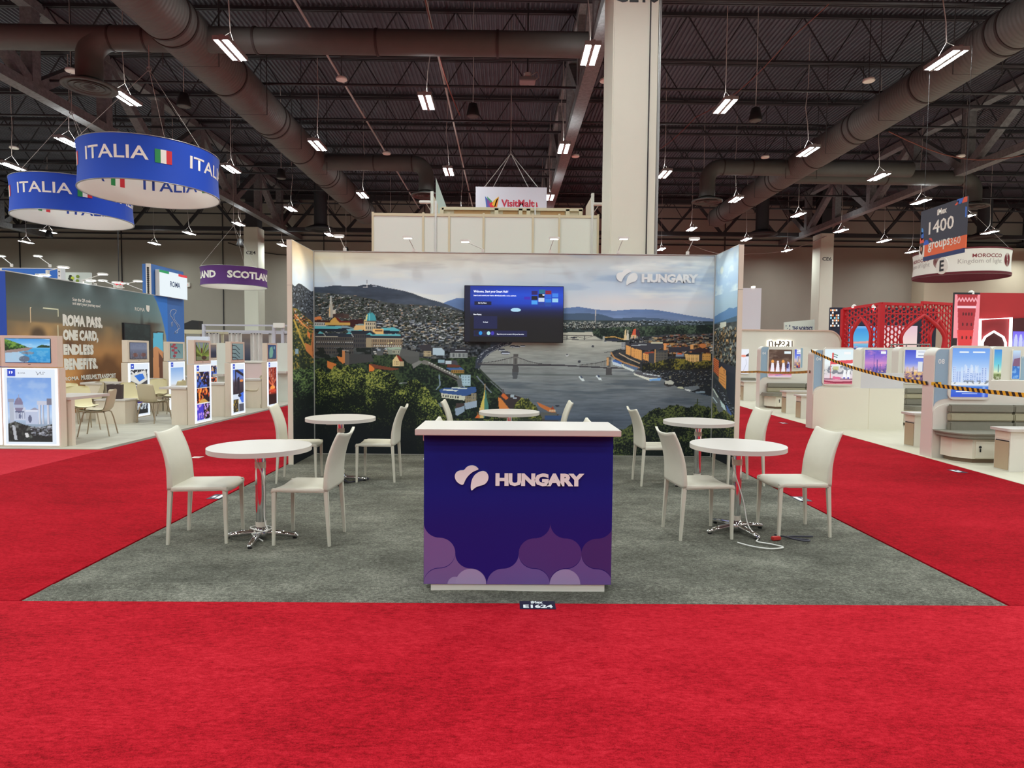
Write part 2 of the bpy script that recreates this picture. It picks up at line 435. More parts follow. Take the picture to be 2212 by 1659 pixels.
big_duct(-8.3, 9.55, .62, -6, 33.5, 'huge round brown duct running back over the left side of the hall')
big_duct(12.2, 9.55, .55, -6, 33.5, 'huge round brown duct running back over the right side of the hall')
def diffuser_parts(par, x, y, z, r=.64):
    d = obj('diffuser', MB().lathe([(r * .5, .16), (r * .62, .1), (r * .98, .05), (r, 0), (r * .93, -.02), (r * .86, .02)], 36, (x, y, z)), M['duct'], par)
    for k in range(3):
        rr = r * (.74 - .2 * k)
        obj('ring', MB().lathe([(rr, -.015 + .012 * k), (rr - .02, .05), (rr - .09, .06), (rr - .1, .03)], 32, (x, y, z), caps=False), M['duct'], d)
    obj('core', MB().lathe([(r * .22, .02), (r * .1, -.03)], 20, (x, y, z)), M['duct_dark'], d)
def elbow_duct(x0, x1, y, z, r, zd, label, elbow=.55, cont=None):
    """horizontal run x0->x1 with an elbow down to a round diffuser at height zd (cont: run goes on past the drop)"""
    t = thing('branch_duct', label, 'duct', (x1, y, z)); s = 1 if x1 > x0 else -1
    pts = [(x0 - x1, 0, 0), (-s * elbow, 0, 0)]
    for k in range(1, 8):
        a = k / 7 * math.pi / 2; pts.append((-s * elbow + s * elbow * math.sin(a), 0, -elbow + elbow * math.cos(a)))
    pts.append((0, 0, zd - z + .2))
    obj('duct_body', MB().tube(pts, r, 28), M['duct'], t)
    for q in (-s * elbow * 1.1, (x0 - x1) * .5): obj('band', MB().tube([(q, 0, 0), (q + .05, 0, 0)], r + .015, 28), M['duct_dark'], t)
    if cont is not None: obj('duct_body', MB().tube([(x0 - x1, 0, 0), (cont - x1, 0, 0)], r * .98, 28), M['duct'], t)
    diffuser_parts(t, 0, 0, zd - z)
    return t
t = thing('cross_duct', 'long brown duct crossing the ceiling from the left duct to the middle truss', 'duct', (0, 12.9, 9.5))
obj('duct_body', MB().tube([(-7.9, 0, 0), (1.95, 0, 0)], .31, 28), M['duct'], t)
for q in (-6.6, -3.5, -.4): obj('band', MB().tube([(q, 0, 0), (q + .06, 0, 0)], .33, 28), M['duct_dark'], t)
elbow_duct(-7.9, -10.85, 12.9, 9.5, .31, 8.25, 'branch duct with round diffuser hanging left of the big left duct', cont=-27)
elbow_duct(-7.9, -3.5, 23.2, 9.45, .32, 8.1, 'branch duct elbowing down to a round diffuser above the white panel wall')
elbow_duct(12.0, 8.37, 23.2, 9.45, .32, 8.0, 'branch duct elbowing down to a round diffuser right of the tall column', cont=17)
elbow_duct(12.6, 20.6, 24.4, 9.45, .32, 8.2, 'branch duct with round diffuser above the aisle sign')
for x, lab in ((-25, 'dark round diffuser under the far roof beneath the second blue drum'), (-11.9, 'dark round diffuser in front of the far wall left of the booth'),
               (16.2, 'dark round diffuser in front of the far wall right of the booth'), (30.5, 'dark round diffuser in front of the far wall at far right')):
    t = thing('drop_diffuser', lab, 'diffuser', (x, 36.8, 9.2))
    obj('duct_body', MB().tube([(0, 0, .1), (0, 0, 3.0)], .4, 20), M['steel_dark'], t)
    obj('diffuser', MB().lathe([(.45, .3), (.95, .08), (.95, 0), (.6, -.03), (.5, .06), (.1, .02)], 28), M['steel_dark'], t)

# columns
def column(name, x0, x1, y0, y1, top, lab, sign, z_sign, size):
    t = thing(name, lab, 'column', ((x0 + x1) / 2, y0, 0)); w_ = (x1 - x0) / 2
    obj('shaft', MB().box((-w_, 0, 0), (w_, y1 - y0, top)), M['column'], t, bevel=.02)
    obj('steel_top', MB().box((-w_ * .8, .1, top), (w_ * .8, y1 - y0 - .1, 12.3)), M['steel_dark'], t)
    obj('base_trim', MB().box((-w_ - .02, -.02, 0), (w_ + .02, y1 - y0 + .02, .12)), M['black'], t)
    text('column_number', sign, size, M['black'], t, (0, -.004, z_sign), bold=.02, sx=1.2, align='CENTER')
    return t
c = column('column', 1.74, 2.53, 7.5, 8.55, 9.45, 'tall cream square column rising right behind the booth wall', 'CE10', 7.68, .3)
obj('cable_riser', MB().tube([(.245, -.03, .1), (.245, -.03, 9.4)], .012, 8), M['cable_dark'], c)
obj('conduit', MB().tube([(.44, .12, .1), (.44, .12, 9.4)], .035, 10), M['grey'], c)
column('column', -16.85, -15.95, 37, 38.1, 9.4, 'far cream column behind the purple drum sign', 'CE4', 7.66, .3)
column('column', 20.1, 20.95, 37, 38.1, 9.4, 'far cream column right of the booth near the white sign board', 'CE6', 7.66, .3)

# hall lights in view: housing, two strips, hook, cable
hb = MB().box((-.19, -.53, .0008), (.19, .53, .09)); hb.box((-.04, -.53, -.02), (.04, .53, .0)); hb.box((-.05, -.5, .09), (.05, .5, .13))
hs = MB().add([(-.06, -.5, 0), (.06, -.5, 0), (.06, .5, 0), (-.06, .5, 0)], [(0, 3, 2, 1)])
hw = MB()
for q in (-.4, .4): hw.tube([(0, q, .12), (0, 0, .42)], .006, 5)
ROWN = {-9: 'tenth', -8: 'ninth', -7: 'eighth', -6: 'seventh', -5: 'sixth', -4: 'fifth', -3: 'fourth', -2: 'third', -1: 'second', 0: 'first', 1: 'first', 2: 'second', 3: 'third', 4: 'fourth', 5: 'fifth', 6: 'sixth', 7: 'seventh', 8: 'eighth', 9: 'ninth'}
NTH = ('nearest', 'second nearest', 'third nearest', 'fourth nearest', 'fifth nearest')
light0 = None; seen = {}
me_h, me_s, me_w = hb.mesh('housing', mat('light_housing_grey', rgb(150, 150, 150), .6)), hs.mesh('light_strip', M['strip'], fix=False), hw.mesh('hook_wire', M['cable'])
for k, n, x, y in sorted(light_grid(), key=lambda q: (q[0], q[3])):
    if not in_view(x, y): continue
    i = seen.get(k, 0); seen[k] = i + 1
    lab = 'twin-strip hanging hall light, %s in the %s row %s of the tall column' % (NTH[min(i, 4)], ROWN.get(k if k <= 0 else k - 1, 'outer'), 'left' if k <= 0 else 'right')
    if k == 1: lab = 'twin-strip hanging hall light, %s in the row under the middle truss' % NTH[min(i, 4)]
    t = thing('hanging_light', lab, 'light', (x, y, LIGHT_Z), 0, 'hall lights hanging from the roof')
    link('housing', me_h, t); 
    for q in (-.105, .105): link('light_strip', me_s, t, (q, 0, 0))
    link('hook_wire', me_w, t)
    a = random.uniform(-.12, .12)
    pts = [(0, 0, .42), (a * .3, 0, .9), (a, .05, 1.5), (a * .4, .02, 2.3), (a * .4, .02, 12.42 - LIGHT_Z)]
    obj('power_cable', MB().tube(pts, .013, 6), M['cable'], t)

# pendant speakers, smoke detectors, projector
def pendant_speaker(x, y, z, lab, k=1.):
    t = thing('pendant_speaker', lab, 'speaker', (x, y, z), 0, 'pendant speakers under the roof')
    obj('speaker_body', MB().lathe([(.05 * k, .2 * k), (.13 * k, .16 * k), (.2 * k, -.16 * k), (.19 * k, -.2 * k)], 24), M['black'], t)
    obj('grille', MB().lathe([(.165 * k, -.205 * k), (.12 * k, -.225 * k)], 24), M['duct'], t)
    obj('suspension_cable', MB().tube([(0, 0, .19 * k), (.01, 0, 1.2), (0, 0, 12.42 - z)], .012, 6), M['cable'], t)
for x, y, z, lab in ((-1.15, 15.75, 8.9, 'black pendant speaker left of the ceiling projector'), (7.47, 15.79, 8.9, 'black pendant speaker beside the hall light right of the tall column'),
                     (-9.63, 15.26, 8.9, 'black pendant speaker above the front blue drum sign'), (-9.5, 22.96, 8.9, 'black pendant speaker behind the front blue drum sign'),
                     (-1.1, 27.5, 8.6, 'far black pendant speaker above the white hanging sign'), (-10.2, 36.4, 7.9, 'small far black pendant speaker by the left end of the white panels'),
                     (8.6, 24.5, 8.7, 'far black pendant speaker right of the tall column'), (-15.4, 33, 7.75, 'far black pendant speaker near the far left column'),
                     (-26.3, 33, 8.1, 'far black pendant speaker under the second blue drum')):
    pendant_speaker(x, y, z, lab)
for i, (x, y) in enumerate(((-5.04, 15.42), (10.48, 15.02), (-12.78, 15.1), (2.78, 15.27), (10.42, 22.28), (-5.02, 22.42), (2.69, 22.47), (18.14, 21.85), (-19.99, 22.3))):
    lab = ('pale ceiling disc left of the long cross duct', 'pale ceiling disc above the right duct', 'pale ceiling disc inside the left truss', 'pale ceiling disc beside the tall column',
           'far pale ceiling disc left of the right duct', 'far pale ceiling disc right of the left duct', 'far pale ceiling disc under the middle truss', 'far pale ceiling disc below the right truss', 'far pale ceiling disc at the far left')[i]
    t = thing('smoke_detector', lab, 'detector', (x, y, 9.6), 0, 'round ceiling discs')
    obj('disc', MB().lathe([(.06, .08), (.15, .06), (.17, .0), (.15, -.02)], 20), M['white'], t)
    obj('drop_rod', MB().tube([(0, 0, .07), (0, 0, 2.82)], .012, 6), M['cable_dark'], t)
t = thing('ceiling_projector', 'grey projector hanging under the roof beyond the cross duct', 'projector', (.5, 15.9, 9.9))
obj('body', MB().box((-.24, -.2, -.12), (.24, .2, .0)), M['grey'], t, bevel=.02)
obj('mount', MB().lathe([(.1, .0), (.12, .06), (.12, .18), (.07, .2)], 20, (0, .05, 0)), M['white_trim'], t)
obj('pole', MB().tube([(0, .05, .2), (0, .05, 2.52)], .025, 8), M['steel_dark'], t)
obj('cable', MB().tube([(.1, 0, .1), (.3, 0, .22), (.34, 0, .05), (.2, .1, -.02)], .012, 6), M['cable'], t)
# loose cables draped under the roof
def drape(lab, pts, r=.012, m='cable'):
    P_ = []
    for (a, b_) in zip(pts[:-1], pts[1:]):
        a, b_ = Vector(a), Vector(b_)
        for k in range(8):
            q = a.lerp(b_, k / 8); q.z -= (b_ - a).length * .07 * math.sin(math.pi * k / 8); P_.append(q)
    P_.append(Vector(pts[-1]))
    return tag(obj('draped_cable', MB().tube(P_, r, 6), M[m]), lab, 'cable')
drape('red brown cable looping from the right duct to the right truss', [(12.9, 18, 9.2), (19.8, 20.6, 9.3), (22.5, 22, 9.1)], .02, 'cable_red')
drape('dark cables sagging along the far wall left of the booth', [(-20, 41.96, 9.2), (-13, 41.96, 8.6), (-8.5, 41.96, 9.0)], .03, 'cable_dark')
drape('grey cable sagging along the far wall right of the booth', [(11, 36, 8.6), (16, 38, 8.2), (20.4, 36.9, 9.2)], .02)
drape('thin cable falling from the roof left of the projector', [(-2.3, 9, 12), (-2.2, 12.5, 10.4), (-1.6, 16.5, 9.0)], .02, 'cable_red')
drape('thin red cable crossing the roof right of the tall column', [(9.2, 10, 12.2), (7.8, 14.2, 10.4), (6.3, 18, 9.6), (5.0, 22, 9.4)], .012, 'cable_red')

# ------------------------------------------------------------------ carpets and the booth
def tfit(name, s, m, parent, loc, w_, h, rot=(0, 0, 0), bold=0., ext=.0015, space=1., res=2, shear=0.):
    """lettering scaled into a w x h box whose lower left corner is loc; faces -y, then turned by rot"""
    o = text(name, s, 1., m, parent, loc, (0, 0, 0), bold=bold, ext=0, space=space, res=res, shear=shear)
    me = o.data; n = len(me.vertices); co = np.empty(n * 3, np.float32); me.vertices.foreach_get('co', co); co = co.reshape(-1, 3)
    mn, mx = co.min(0), co.max(0); q = np.zeros_like(co)
    q[:, 0] = (co[:, 0] - mn[0]) / (mx[0] - mn[0]) * w_
    q[:, 2] = (co[:, 1] - mn[1]) / (mx[1] - mn[1]) * h
    me.vertices.foreach_set('co', q.ravel()); me.update()
    o.rotation_euler = rot; return o
def clip_poly(p, x0, x1, y0, y1):
    def half(p, ins, cut):
        o = []
        for i in range(len(p)):
            a, b_ = p[i - 1], p[i]; ia, ib = ins(a), ins(b_)
            if ia != ib: o.append(cut(a, b_))
            if ib: o.append(b_)
        return o
    def cx(v): return lambda a, b_: (v, a[1] + (b_[1] - a[1]) * (v - a[0]) / (b_[0] - a[0]))
    def cy(v): return lambda a, b_: (a[0] + (b_[0] - a[0]) * (v - a[1]) / (b_[1] - a[1]), v)
    for ins, cut in ((lambda q: q[0] >= x0, cx(x0)), (lambda q: q[0] <= x1, cx(x1)), (lambda q: q[1] >= y0, cy(y0)), (lambda q: q[1] <= y1, cy(y1))):
        if p: p = half(p, ins, cut)
    return p
def plate(pts, y=0.): return MB().add([(a, y, b_) for a, b_ in pts], [tuple(range(len(pts)))])

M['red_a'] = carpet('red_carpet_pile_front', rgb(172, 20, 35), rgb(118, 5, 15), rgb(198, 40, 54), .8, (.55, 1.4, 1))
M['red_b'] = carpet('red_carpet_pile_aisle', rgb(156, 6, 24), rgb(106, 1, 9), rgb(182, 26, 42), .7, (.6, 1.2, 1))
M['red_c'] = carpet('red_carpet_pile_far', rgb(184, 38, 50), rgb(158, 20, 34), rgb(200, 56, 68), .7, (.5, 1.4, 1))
M['greyc'] = carpet('grey_carpet_pile', rgb(98, 97, 88), rgb(58, 57, 51), rgb(146, 144, 132), 1.5, (.8, 1.25, 1))
def rug(name, x0, x1, y0, y1, m, lab, h=.012):
    return tag(obj(name, MB().box((x0, y0, .0), (x1, y1, h)), m), lab, 'carpet')
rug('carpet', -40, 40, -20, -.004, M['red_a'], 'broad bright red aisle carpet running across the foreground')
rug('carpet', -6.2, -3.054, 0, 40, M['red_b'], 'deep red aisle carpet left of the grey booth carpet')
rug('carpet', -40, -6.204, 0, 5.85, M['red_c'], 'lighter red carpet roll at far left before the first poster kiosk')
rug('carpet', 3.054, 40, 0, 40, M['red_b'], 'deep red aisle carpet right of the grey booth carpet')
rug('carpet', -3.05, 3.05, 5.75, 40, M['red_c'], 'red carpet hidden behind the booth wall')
# grey booth carpet with soft creases
rc = np.random.RandomState(5)
crs = [(rc.uniform(-3, 3), rc.uniform(.3, 5.4), rc.uniform(.5, 1.6), rc.uniform(-.25, .25), rc.uniform(.004, .009)) for _ in range(38)]
def gz(u, v):
    x, y = -3.05 + 6.1 * u, 6.1 * v; z = .016
    for cx_, cy_, L_, a, hh in crs:
        dx, dy = x - cx_, y - cy_; p = dx * math.cos(a) + dy * math.sin(a); q = -dx * math.sin(a) + dy * math.cos(a)
        if abs(p) < L_ and abs(q) < .2: z += hh * math.exp(-(q / .045) ** 2) * (1 - (p / L_) ** 2)
    z += .016 * math.exp(-((y - .24 - .02 * math.sin(x * 2.3) - .012 * math.sin(x * 7)) / .035) ** 2) + .005 * math.exp(-((abs(x) - 2.86) / .035) ** 2) * min(1, y)
    if u in (0, 1) or v in (0, 1): z = .003
    return (x, y, z)
tag(obj('booth_carpet', MB().grid(gz, 130, 190), M['greyc'], fix=False), 'creased dark grey carpet square under the whole booth', 'carpet')

# back wall with two short wings, carrying the printed view of a river city
WL, WR, WD, WF, WH = -2.936, 3.002, 5.5875, 4.657, 3.017
M['alu'] = mat('aluminium_profile', rgb(205, 204, 200), .35, metal=.55)
M['wall_white'] = mat('booth_wall_white', rgb(226, 218, 200), .5, var=.02)
bw = thing('booth_wall', 'booth back wall with side wings printed with a river city panorama', 'wall', (0, WD, 0))
obj('core_panel', MB().box((WL - .075, .006, .0), (WR + .075, .09, WH)), M['wall_white'], bw)
for s, x in ((-1, WL), (1, WR)):
    a, c = (x - .072, x - .003) if s < 0 else (x + .003, x + .072)
    obj('wing_panel', MB().box((a, WF - WD, 0), (c, .006, WH)), M['wall_white'], bw, bevel=.003)
    obj('corner_profile', MB().box((x - .012 * (s > 0), -.014, 0), (x + .012 * (s < 0), .0, WH)), M['alu'], bw)
    obj('wing_cap', MB().box((a - .002, WF - WD - .002, WH), (c + .002, .0, WH + .004)), M['alu'], bw)
    obj('post_seam', MB().box((a - .001, WF - WD - .0015, 2.42), (c + .001, WF - WD + .01, 2.424)), M['grey'], bw)
obj('top_rail', MB().box((WL, -.012, WH - .004), (WR, .09, WH + .004)), M['alu'], bw)
obj('floor_rail', MB().box((WL, -.012, .0), (WR, .004, .02)), M['alu'], bw)

LOGO_L = [(425, 675), (395, 665), (372, 645), (359, 615), (362, 590), (376, 572), (400, 562), (430, 562), (442, 543), (462, 528), (488, 522), (512, 527), (531, 540), (542, 555), (515, 562), (485, 580), (458, 606), (438, 638)]
LOGO_R = [(488, 718), (481, 700), (482, 665), (490, 630), (508, 598), (538, 575), (575, 563), (600, 575), (613, 597), (616, 620), (606, 648), (585, 668), (560, 676), (530, 684), (508, 698)]
def smooth_poly(p, it=2):
    for _ in range(it):
        q = []
        for i in range(len(p)):
            a, b_ = p[i], p[(i + 1) % len(p)]
            q += [(a[0] * .75 + b_[0] * .25, a[1] * .75 + b_[1] * .25), (a[0] * .25 + b_[0] * .75, a[1] * .25 + b_[1] * .75)]
        p = q
    return p
def logo(par, x, z, wd, m, y, thick=.004):
    k = wd / 258.
    g = None
    for P_ in (LOGO_L, LOGO_R):
        pts = [(x + (a - 358) * k, z - (b_ - 522) * k) for a, b_ in smooth_poly(P_)]
        o = obj('logo_leaf', MB().prism(pts, thick, 'y', y - thick), m, par)
M['letter_white'] = mat('white_letter_vinyl', rgb(240, 246, 246), .5)
logo(bw, 1.528, 2.802, .322, M['letter_white'], -.004)
tfit('lettering', 'HUNGARY', M['letter_white'], bw, (1.908, -.0085, 2.607), .842, .128, bold=.06, space=.93)

# reception counter
M['navy'] = mat('counter_navy_laminate', rgb(20, 24, 124), .35, coat=.1)
M['top_white'] = mat('white_laminate', rgb(203, 196, 189), .35)
ct = thing('reception_counter', 'navy and purple reception counter with white top and cloud logo', 'counter', (0, .17, 0))
obj('plinth', MB().box((-.563, 0.012, .012), (.556, .34, .066)), M['white'], ct, bevel=.002)
obj('body', MB().box((-.607, .002, .066), (.595, .36, 1.036)), M['navy'], ct, bevel=.002)
obj('counter_top', MB().box((-.651, -.1, 1.036), (.627, .4, 1.074)), M['top_white'], ct, bevel=.003)
obj('side_catch', MB().box((-.62, .05, .98), (-.607, .11, 1.02)), mat('pink_white_plastic', rgb(226, 190, 186), .5), ct, bevel=.003)
cvs = Cv(125, 290, 1560, 1425, .25)
cvs.vgrad([(290, (15, 26, 128)), (700, (18, 24, 126)), (980, (30, 19, 116)), (1425, (36, 15, 118))])
M['print'] = printed('printed_sheet')
KX = 1.202 / 1435.; KZ = .968 / 1135.
def cpt(x, y): return (-.607 + (x - 125) * KX, 1.034 - (y - 290) * KZ)
print_sheet('front_graphic', cvs.a, 1.202, .968, M['print'], ct, (-.607, .0, .066))
def ogee(cx_, cy_, a=240., h=228.):
    """four-fold ogee tile: pointed top and bottom, round shoulders"""
    q = []
    for k in range(13):
        t = k / 12 * math.pi / 2; q.append((cx_ + a * .5 * (1 - math.cos(t)) , cy_ - h + h * .5 * math.sin(t)))
    for k in range(1, 13):
        t = k / 12 * math.pi / 2; q.append((cx_ + a * .5 + a * .5 * math.sin(t), cy_ - h * .5 + h * .5 * (1 - math.cos(t))))
    top = q
    mir = [(x, 2 * cy_ - y) for x, y in reversed(top[:-1])]
    right = top + mir
    left = [(2 * cx_ - x, y) for x, y in reversed(right[1:-1])]
    return right + left
def circ(cx_, cy_, r, n=40): return [(cx_ + r * math.cos(2 * math.pi * k / n), cy_ + r * math.sin(2 * math.pi * k / n)) for k in range(n)]
lay = 0
for pts, c in ((ogee(125, 1187), (112, 76, 130)), (ogee(365, 1420), (112, 76, 130)), (ogee(1090, 1187), (72, 42, 106)), (ogee(1570, 1187), (62, 36, 96)),
               (ogee(850, 1420), (102, 70, 132)), (ogee(1330, 1420), (100, 68, 128)), (circ(365, 1427, 58), (150, 116, 160)), (circ(485, 1425, 118), (154, 120, 162)), (circ(1207, 1425, 118), (150, 116, 160))):
    p = clip_poly(pts, 126, 1559, 291, 1424)
    lay += 1
    obj('graphic_motif', plate([cpt(*q) for q in p], -.00015 * lay), mat('print_ink_%d' % lay, rgb(c[0] * 1.08, c[1] * 1.26, min(255, c[2] * 1.2)), .4), ct, fix=False)
logo(ct, cpt(358, 0)[0], cpt(0, 522)[1], 258 * KX, M['letter_white'], -.001, .012)
tfit('lettering', 'HUNGARY', M['letter_white'], ct, (cpt(668, 0)[0], -.0125, cpt(0, 676)[1]), 674 * KX, 98 * KZ, bold=.06, space=.93)
for o in ct.children:
    if o.name.startswith('lettering'): o.data.transform(Matrix.Translation((0, 0, 0)))

# floor stickers
def sticker(x0, x1, y0, y1, lab, lines, z=.0135, rz=0.):
    t = thing('floor_sticker', lab, 'sticker', ((x0 + x1) / 2, (y0 + y1) / 2, z), rz, 'booth number stickers on the carpet'); a, b_ = (x1 - x0) / 2, (y1 - y0) / 2
    obj('backing', MB().box((-a, -b_, 0), (a, b_, .001)), mat('navy_sticker', rgb(24, 26, 52), .5), t)
    for s, fx, fy, fw, fh in lines:
        if not s:
            obj('printed_mark', MB().box((-a + 2 * a * fx, -b_ + 2 * b_ * fy, .001), (-a + 2 * a * (fx + fw), -b_ + 2 * b_ * (fy + fh), .0016)), M['letter_white'], t); continue
        o = tfit('lettering', s, M['letter_white'], t, (-a + 2 * a * fx, -b_ + 2 * b_ * fy, .0018), 2 * a * fw, 2 * b_ * fh, bold=.04)
        o.rotation_euler = (R(-90), 0, 0)
    return t
sticker(.004, .222, -.095, .048, 'navy floor sticker with white booth number in front of the counter', [('iMex', .32, .56, .34, .3), ('E1624', .1, .1, .82, .36)])

# screen on the wall
M['bezel'] = mat('screen_bezel', rgb(16, 16, 18), .3)
tv = thing('wall_television', 'large black television on the panorama wall showing a blue menu', 'television', (.02, 5.5, 0))
TX0, TX1, TZ0, TZ1 = -.728, .73, 1.70, 2.53
obj('housing', MB().box((TX0, 0, TZ0), (TX1, .045, TZ1)), M['bezel'], tv, bevel=.004)
obj('wall_bracket', MB().box((-.25, .045, 1.95), (.25, .085, 2.3)), M['black'], tv)
def px2tv(x, y): return (TX0 + (x - 1003) / 214. * (TX1 - TX0), TZ1 - (y - 617) / 123. * (TZ1 - TZ0))
cvt = Cv(1003, 617, 1217, 740, 2.0)
cvt.vgrad([(617, (16, 52, 168)), (635, (24, 74, 205)), (655, (20, 62, 185)), (672, (10, 22, 72)), (690, (8, 8, 18)), (740, (6, 6, 10))])
cvt.fill(np.clip(1 - (cvt.X - 1003) / 90, 0, 1) * (cvt.Y < 672), (12, 30, 100), .45)
cvt.rect(1003, 617, 1015, 740, (6, 12, 34), .85)
cvt.rect(1024, 651, 1061, 659, (10, 18, 56)); cvt.ell(1114, 669, 11, 4.2, (170, 215, 240))
cvt.rect(1023, 683, 1074, 711, (16, 24, 70)); cvt.rect(1023, 715, 1139, 728, (14, 20, 66))
for i, c in enumerate(((20, 20, 40), (30, 140, 220), (40, 40, 60), (170, 220, 225), (60, 50, 170))): cvt.ell(1029 + i * 8.7, 721, 3.8, 4.2, c)
for i, (x, y, c) in enumerate(((1148, 627, (40, 24, 96)), (1164, 624, (30, 110, 140)), (1178, 626, (130, 24, 60)), (1148, 638, (18, 18, 26)), (1163, 633, (14, 14, 20)), (1178, 634, (36, 96, 210)),
                               (1193, 632, (60, 130, 230)), (1163, 642, (200, 214, 232)), (1178, 644, (40, 120, 220)), (1193, 643, (150, 205, 240)), (1148, 648, (70, 160, 240)), (1163, 652, (30, 60, 150)), (1178, 652, (30, 70, 160)))):
    cvt.rect(x, y, x + 13, y + 8.5, c)
cvt.rect(1132, 640, 1145, 646, (60, 40, 180))
M['screen'] = printed('lit_screen', emit=1.0)
print_sheet('screen', cvt.a, TX1 - TX0 - .016, TZ1 - TZ0 - .016, M['screen'], tv, (TX0 + .008, -.0015, TZ0 + .008))
M['screen_white'] = mat('screen_text_white', (.8, .85, .95), emit=.9)
for s, x, y, w_, h in (('Welcome. Start your Smart Hub!', 1023, 634, 74, 7), ('Search and control your device effortlessly with a voice assistant.', 1023, 641, 92, 4), ('Set Up Now', 1033, 657, 18, 3.6),
                       ('Now Playing', 1023, 682, 17, 3.8), ('No Signal', 1044, 698, 10, 3), ('Experience your account to find your favourites', 1074, 724, 58, 3.6), ('tv', 1171, 638, 5, 4)):
    a, z = px2tv(x, y); tfit('screen_text', s, M['screen_white'], tv, (a, -.003, z), w_ / 214 * 1.458, h / 123 * .83, bold=.012, res=1)

# arm spotlights clamped to the wall top
M['lamp_face'] = mat('spot_face', (1, .93, .8), emit=9., ecol=(1, .92, .78))
for i, (x, hx, hz, hy) in enumerate(((-2.476, -2.46, 3.155, 5.2), (-1.461, -1.488, 3.146, 5.2), (-.445, -.679, 3.104, 5.2), (.547, .576, 3.156, 5.2), (1.555, 1.56, 3.167, 5.2), (2.585, 2.565, 3.171, 5.2))):
    t = thing('arm_spotlight', 'white clip-on arm spotlight on the panorama wall top, %s from the left' % ('first', 'second', 'third', 'fourth', 'fifth', 'sixth')[i], 'spotlight', (x, 5.6, 3.02), 0, 'arm spotlights on the booth wall')
    obj('clamp', MB().box((-.02, -.03, 0), (.02, .02, .05)), M['white_trim'], t, bevel=.004)
    dx, dy, dz = hx - x, hy - 5.6, hz - 3.02
    obj('arm', MB().tube([(0, -.01, .05), (dx * .1, dy * .25, dz * .55), (dx, dy + .04, dz + .015)], .006, 8), M['white_trim'], t)
    h = obj('lamp_head', MB().prism(smooth_poly([(-.075, -.045), (.075, -.045), (.075, .045), (-.075, .045)], 2), .03, 'z', 0), M['white_trim'], t, (dx, dy, dz))
    obj('lens', MB().add([(-.055, -.03, -.002), (.055, -.03, -.002), (.055, .03, -.002), (-.055, .03, -.002)], [(0, 1, 2, 3)]), M['lamp_face'], h, fix=False)
    lamp('spot_lamp', (hx, hy, hz - .012), 9 if i < 2 else 6.5, .11, .06, (R(-32), 0, 0), (1, .86, .62) if i < 2 else (1, .93, .82), 130)

# tables
M['chrome'] = mat('polished_chrome', rgb(225, 225, 228), .06, metal=1.)
M['tape'] = mat('cloudy_tape', rgb(222, 212, 198), .35)
M['cord'] = mat('white_power_cord', rgb(232, 230, 224), .5)
M['cord_dark'] = mat('dark_power_cord', rgb(50, 48, 60), .5)
M['plug_red'] = mat('red_plug', rgb(190, 50, 44), .5)
def make_table():
    t = thing('bistro_table', '', 'table', group='round white tables')
    obj('table_top', MB().lathe([(.4, .724), (.4, .762)], 96), M['top_white'], t)
    obj('pole', MB().lathe([(.04, .06), (.04, .724)], 28), M['chrome'], t)
    obj('pole_collar', MB().lathe([(.043, .585), (.043, .635)], 28), M['tape'], t)
    obj('pole_sleeve', MB().lathe([(.043, .105), (.043, .145)], 28), M['tape'], t)
    obj('mounting_plate', MB().box((-.1, -.1, .712), (.1, .1, .724)), M['black'], t)
    obj('power_unit', MB().box((-.16, -.16, .69), (-.03, -.07, .724)), M['white_trim'], t, bevel=.008)
    obj('base_hub', MB().lathe([(.062, .03), (.07, .045), (.06, .075), (.046, .1)], 28), M['chrome'], t)
    for k in range(4):
        a = k * math.pi / 2; c_, s_ = math.cos(a), math.sin(a)
        l = obj('leg', MB().tube([(.03 * c_, .03 * s_, .058), (.16 * c_, .16 * s_, .044), (.285 * c_, .285 * s_, .026), (.29 * c_, .29 * s_, .02)], .016, 12, rs=[.028, .024, .018, .012]), M['chrome'], t)
        obj('foot_glide', MB().lathe([(.016, 0), (.018, .012)], 14, (.27 * c_, .27 * s_, .0)), M['black'], l)
    return t
T0 = make_table(); T0.location = (-2.08, 1.3, .014); T0.rotation_euler = (0, 0, .06)
T0['label'] = 'round white chrome-pole table at front left between two white chairs'
TAB = [T0]
for x, y, rz, lab in ((1.92, 1.6, .35, 'round white chrome-pole table at front right between two white chairs'), (-2.02, 3.58, .2, 'round white chrome-pole table at back left by the wall wing'),
                      (2.16, 3.5, .3, 'round white chrome-pole table at back right by the wall wing'), (-.041, 4.5, .1, 'round white table behind the reception counter')):
    TAB.append(dup(T0, (x, y, .014), rz, lab))
def cord(tab, pts, m, r=.0055, z=.02):
    P_ = [Vector(p) for p in pts]; out = []
    for i in range(len(P_) - 1):
        p0 = P_[max(i - 1, 0)]; p1 = P_[i]; p2 = P_[i + 1]; p3 = P_[min(i + 2, len(P_) - 1)]
        for k in range(6):
            t = k / 6; out.append(.5 * ((2 * p1) + (-p0 + p2) * t + (2 * p0 - 5 * p1 + 4 * p2 - p3) * t * t + (-p0 + 3 * p1 - 3 * p2 + p3) * t ** 3))
    out.append(P_[-1])
    o = obj('power_cord', MB().tube(out, r, 8), m, tab); o.matrix_parent_inverse = (Matrix.Translation(tab.location) @ Matrix.Rotation(tab.rotation_euler.z, 4, 'Z')).inverted(); return o
cord(TAB[1], [(1.84, 1.5, .68), (1.88, 1.55, .55), (1.965, 1.56, .3), (1.99, 1.5, .1), (2.02, 1.36, .03), (1.97, 1.25, .03), (2.06, 1.18, .03), (2.12, 1.1, .03), (2.0, 1.06, .03), (1.88, 1.12, .03), (1.8, 1.22, .03)], M['cord'])
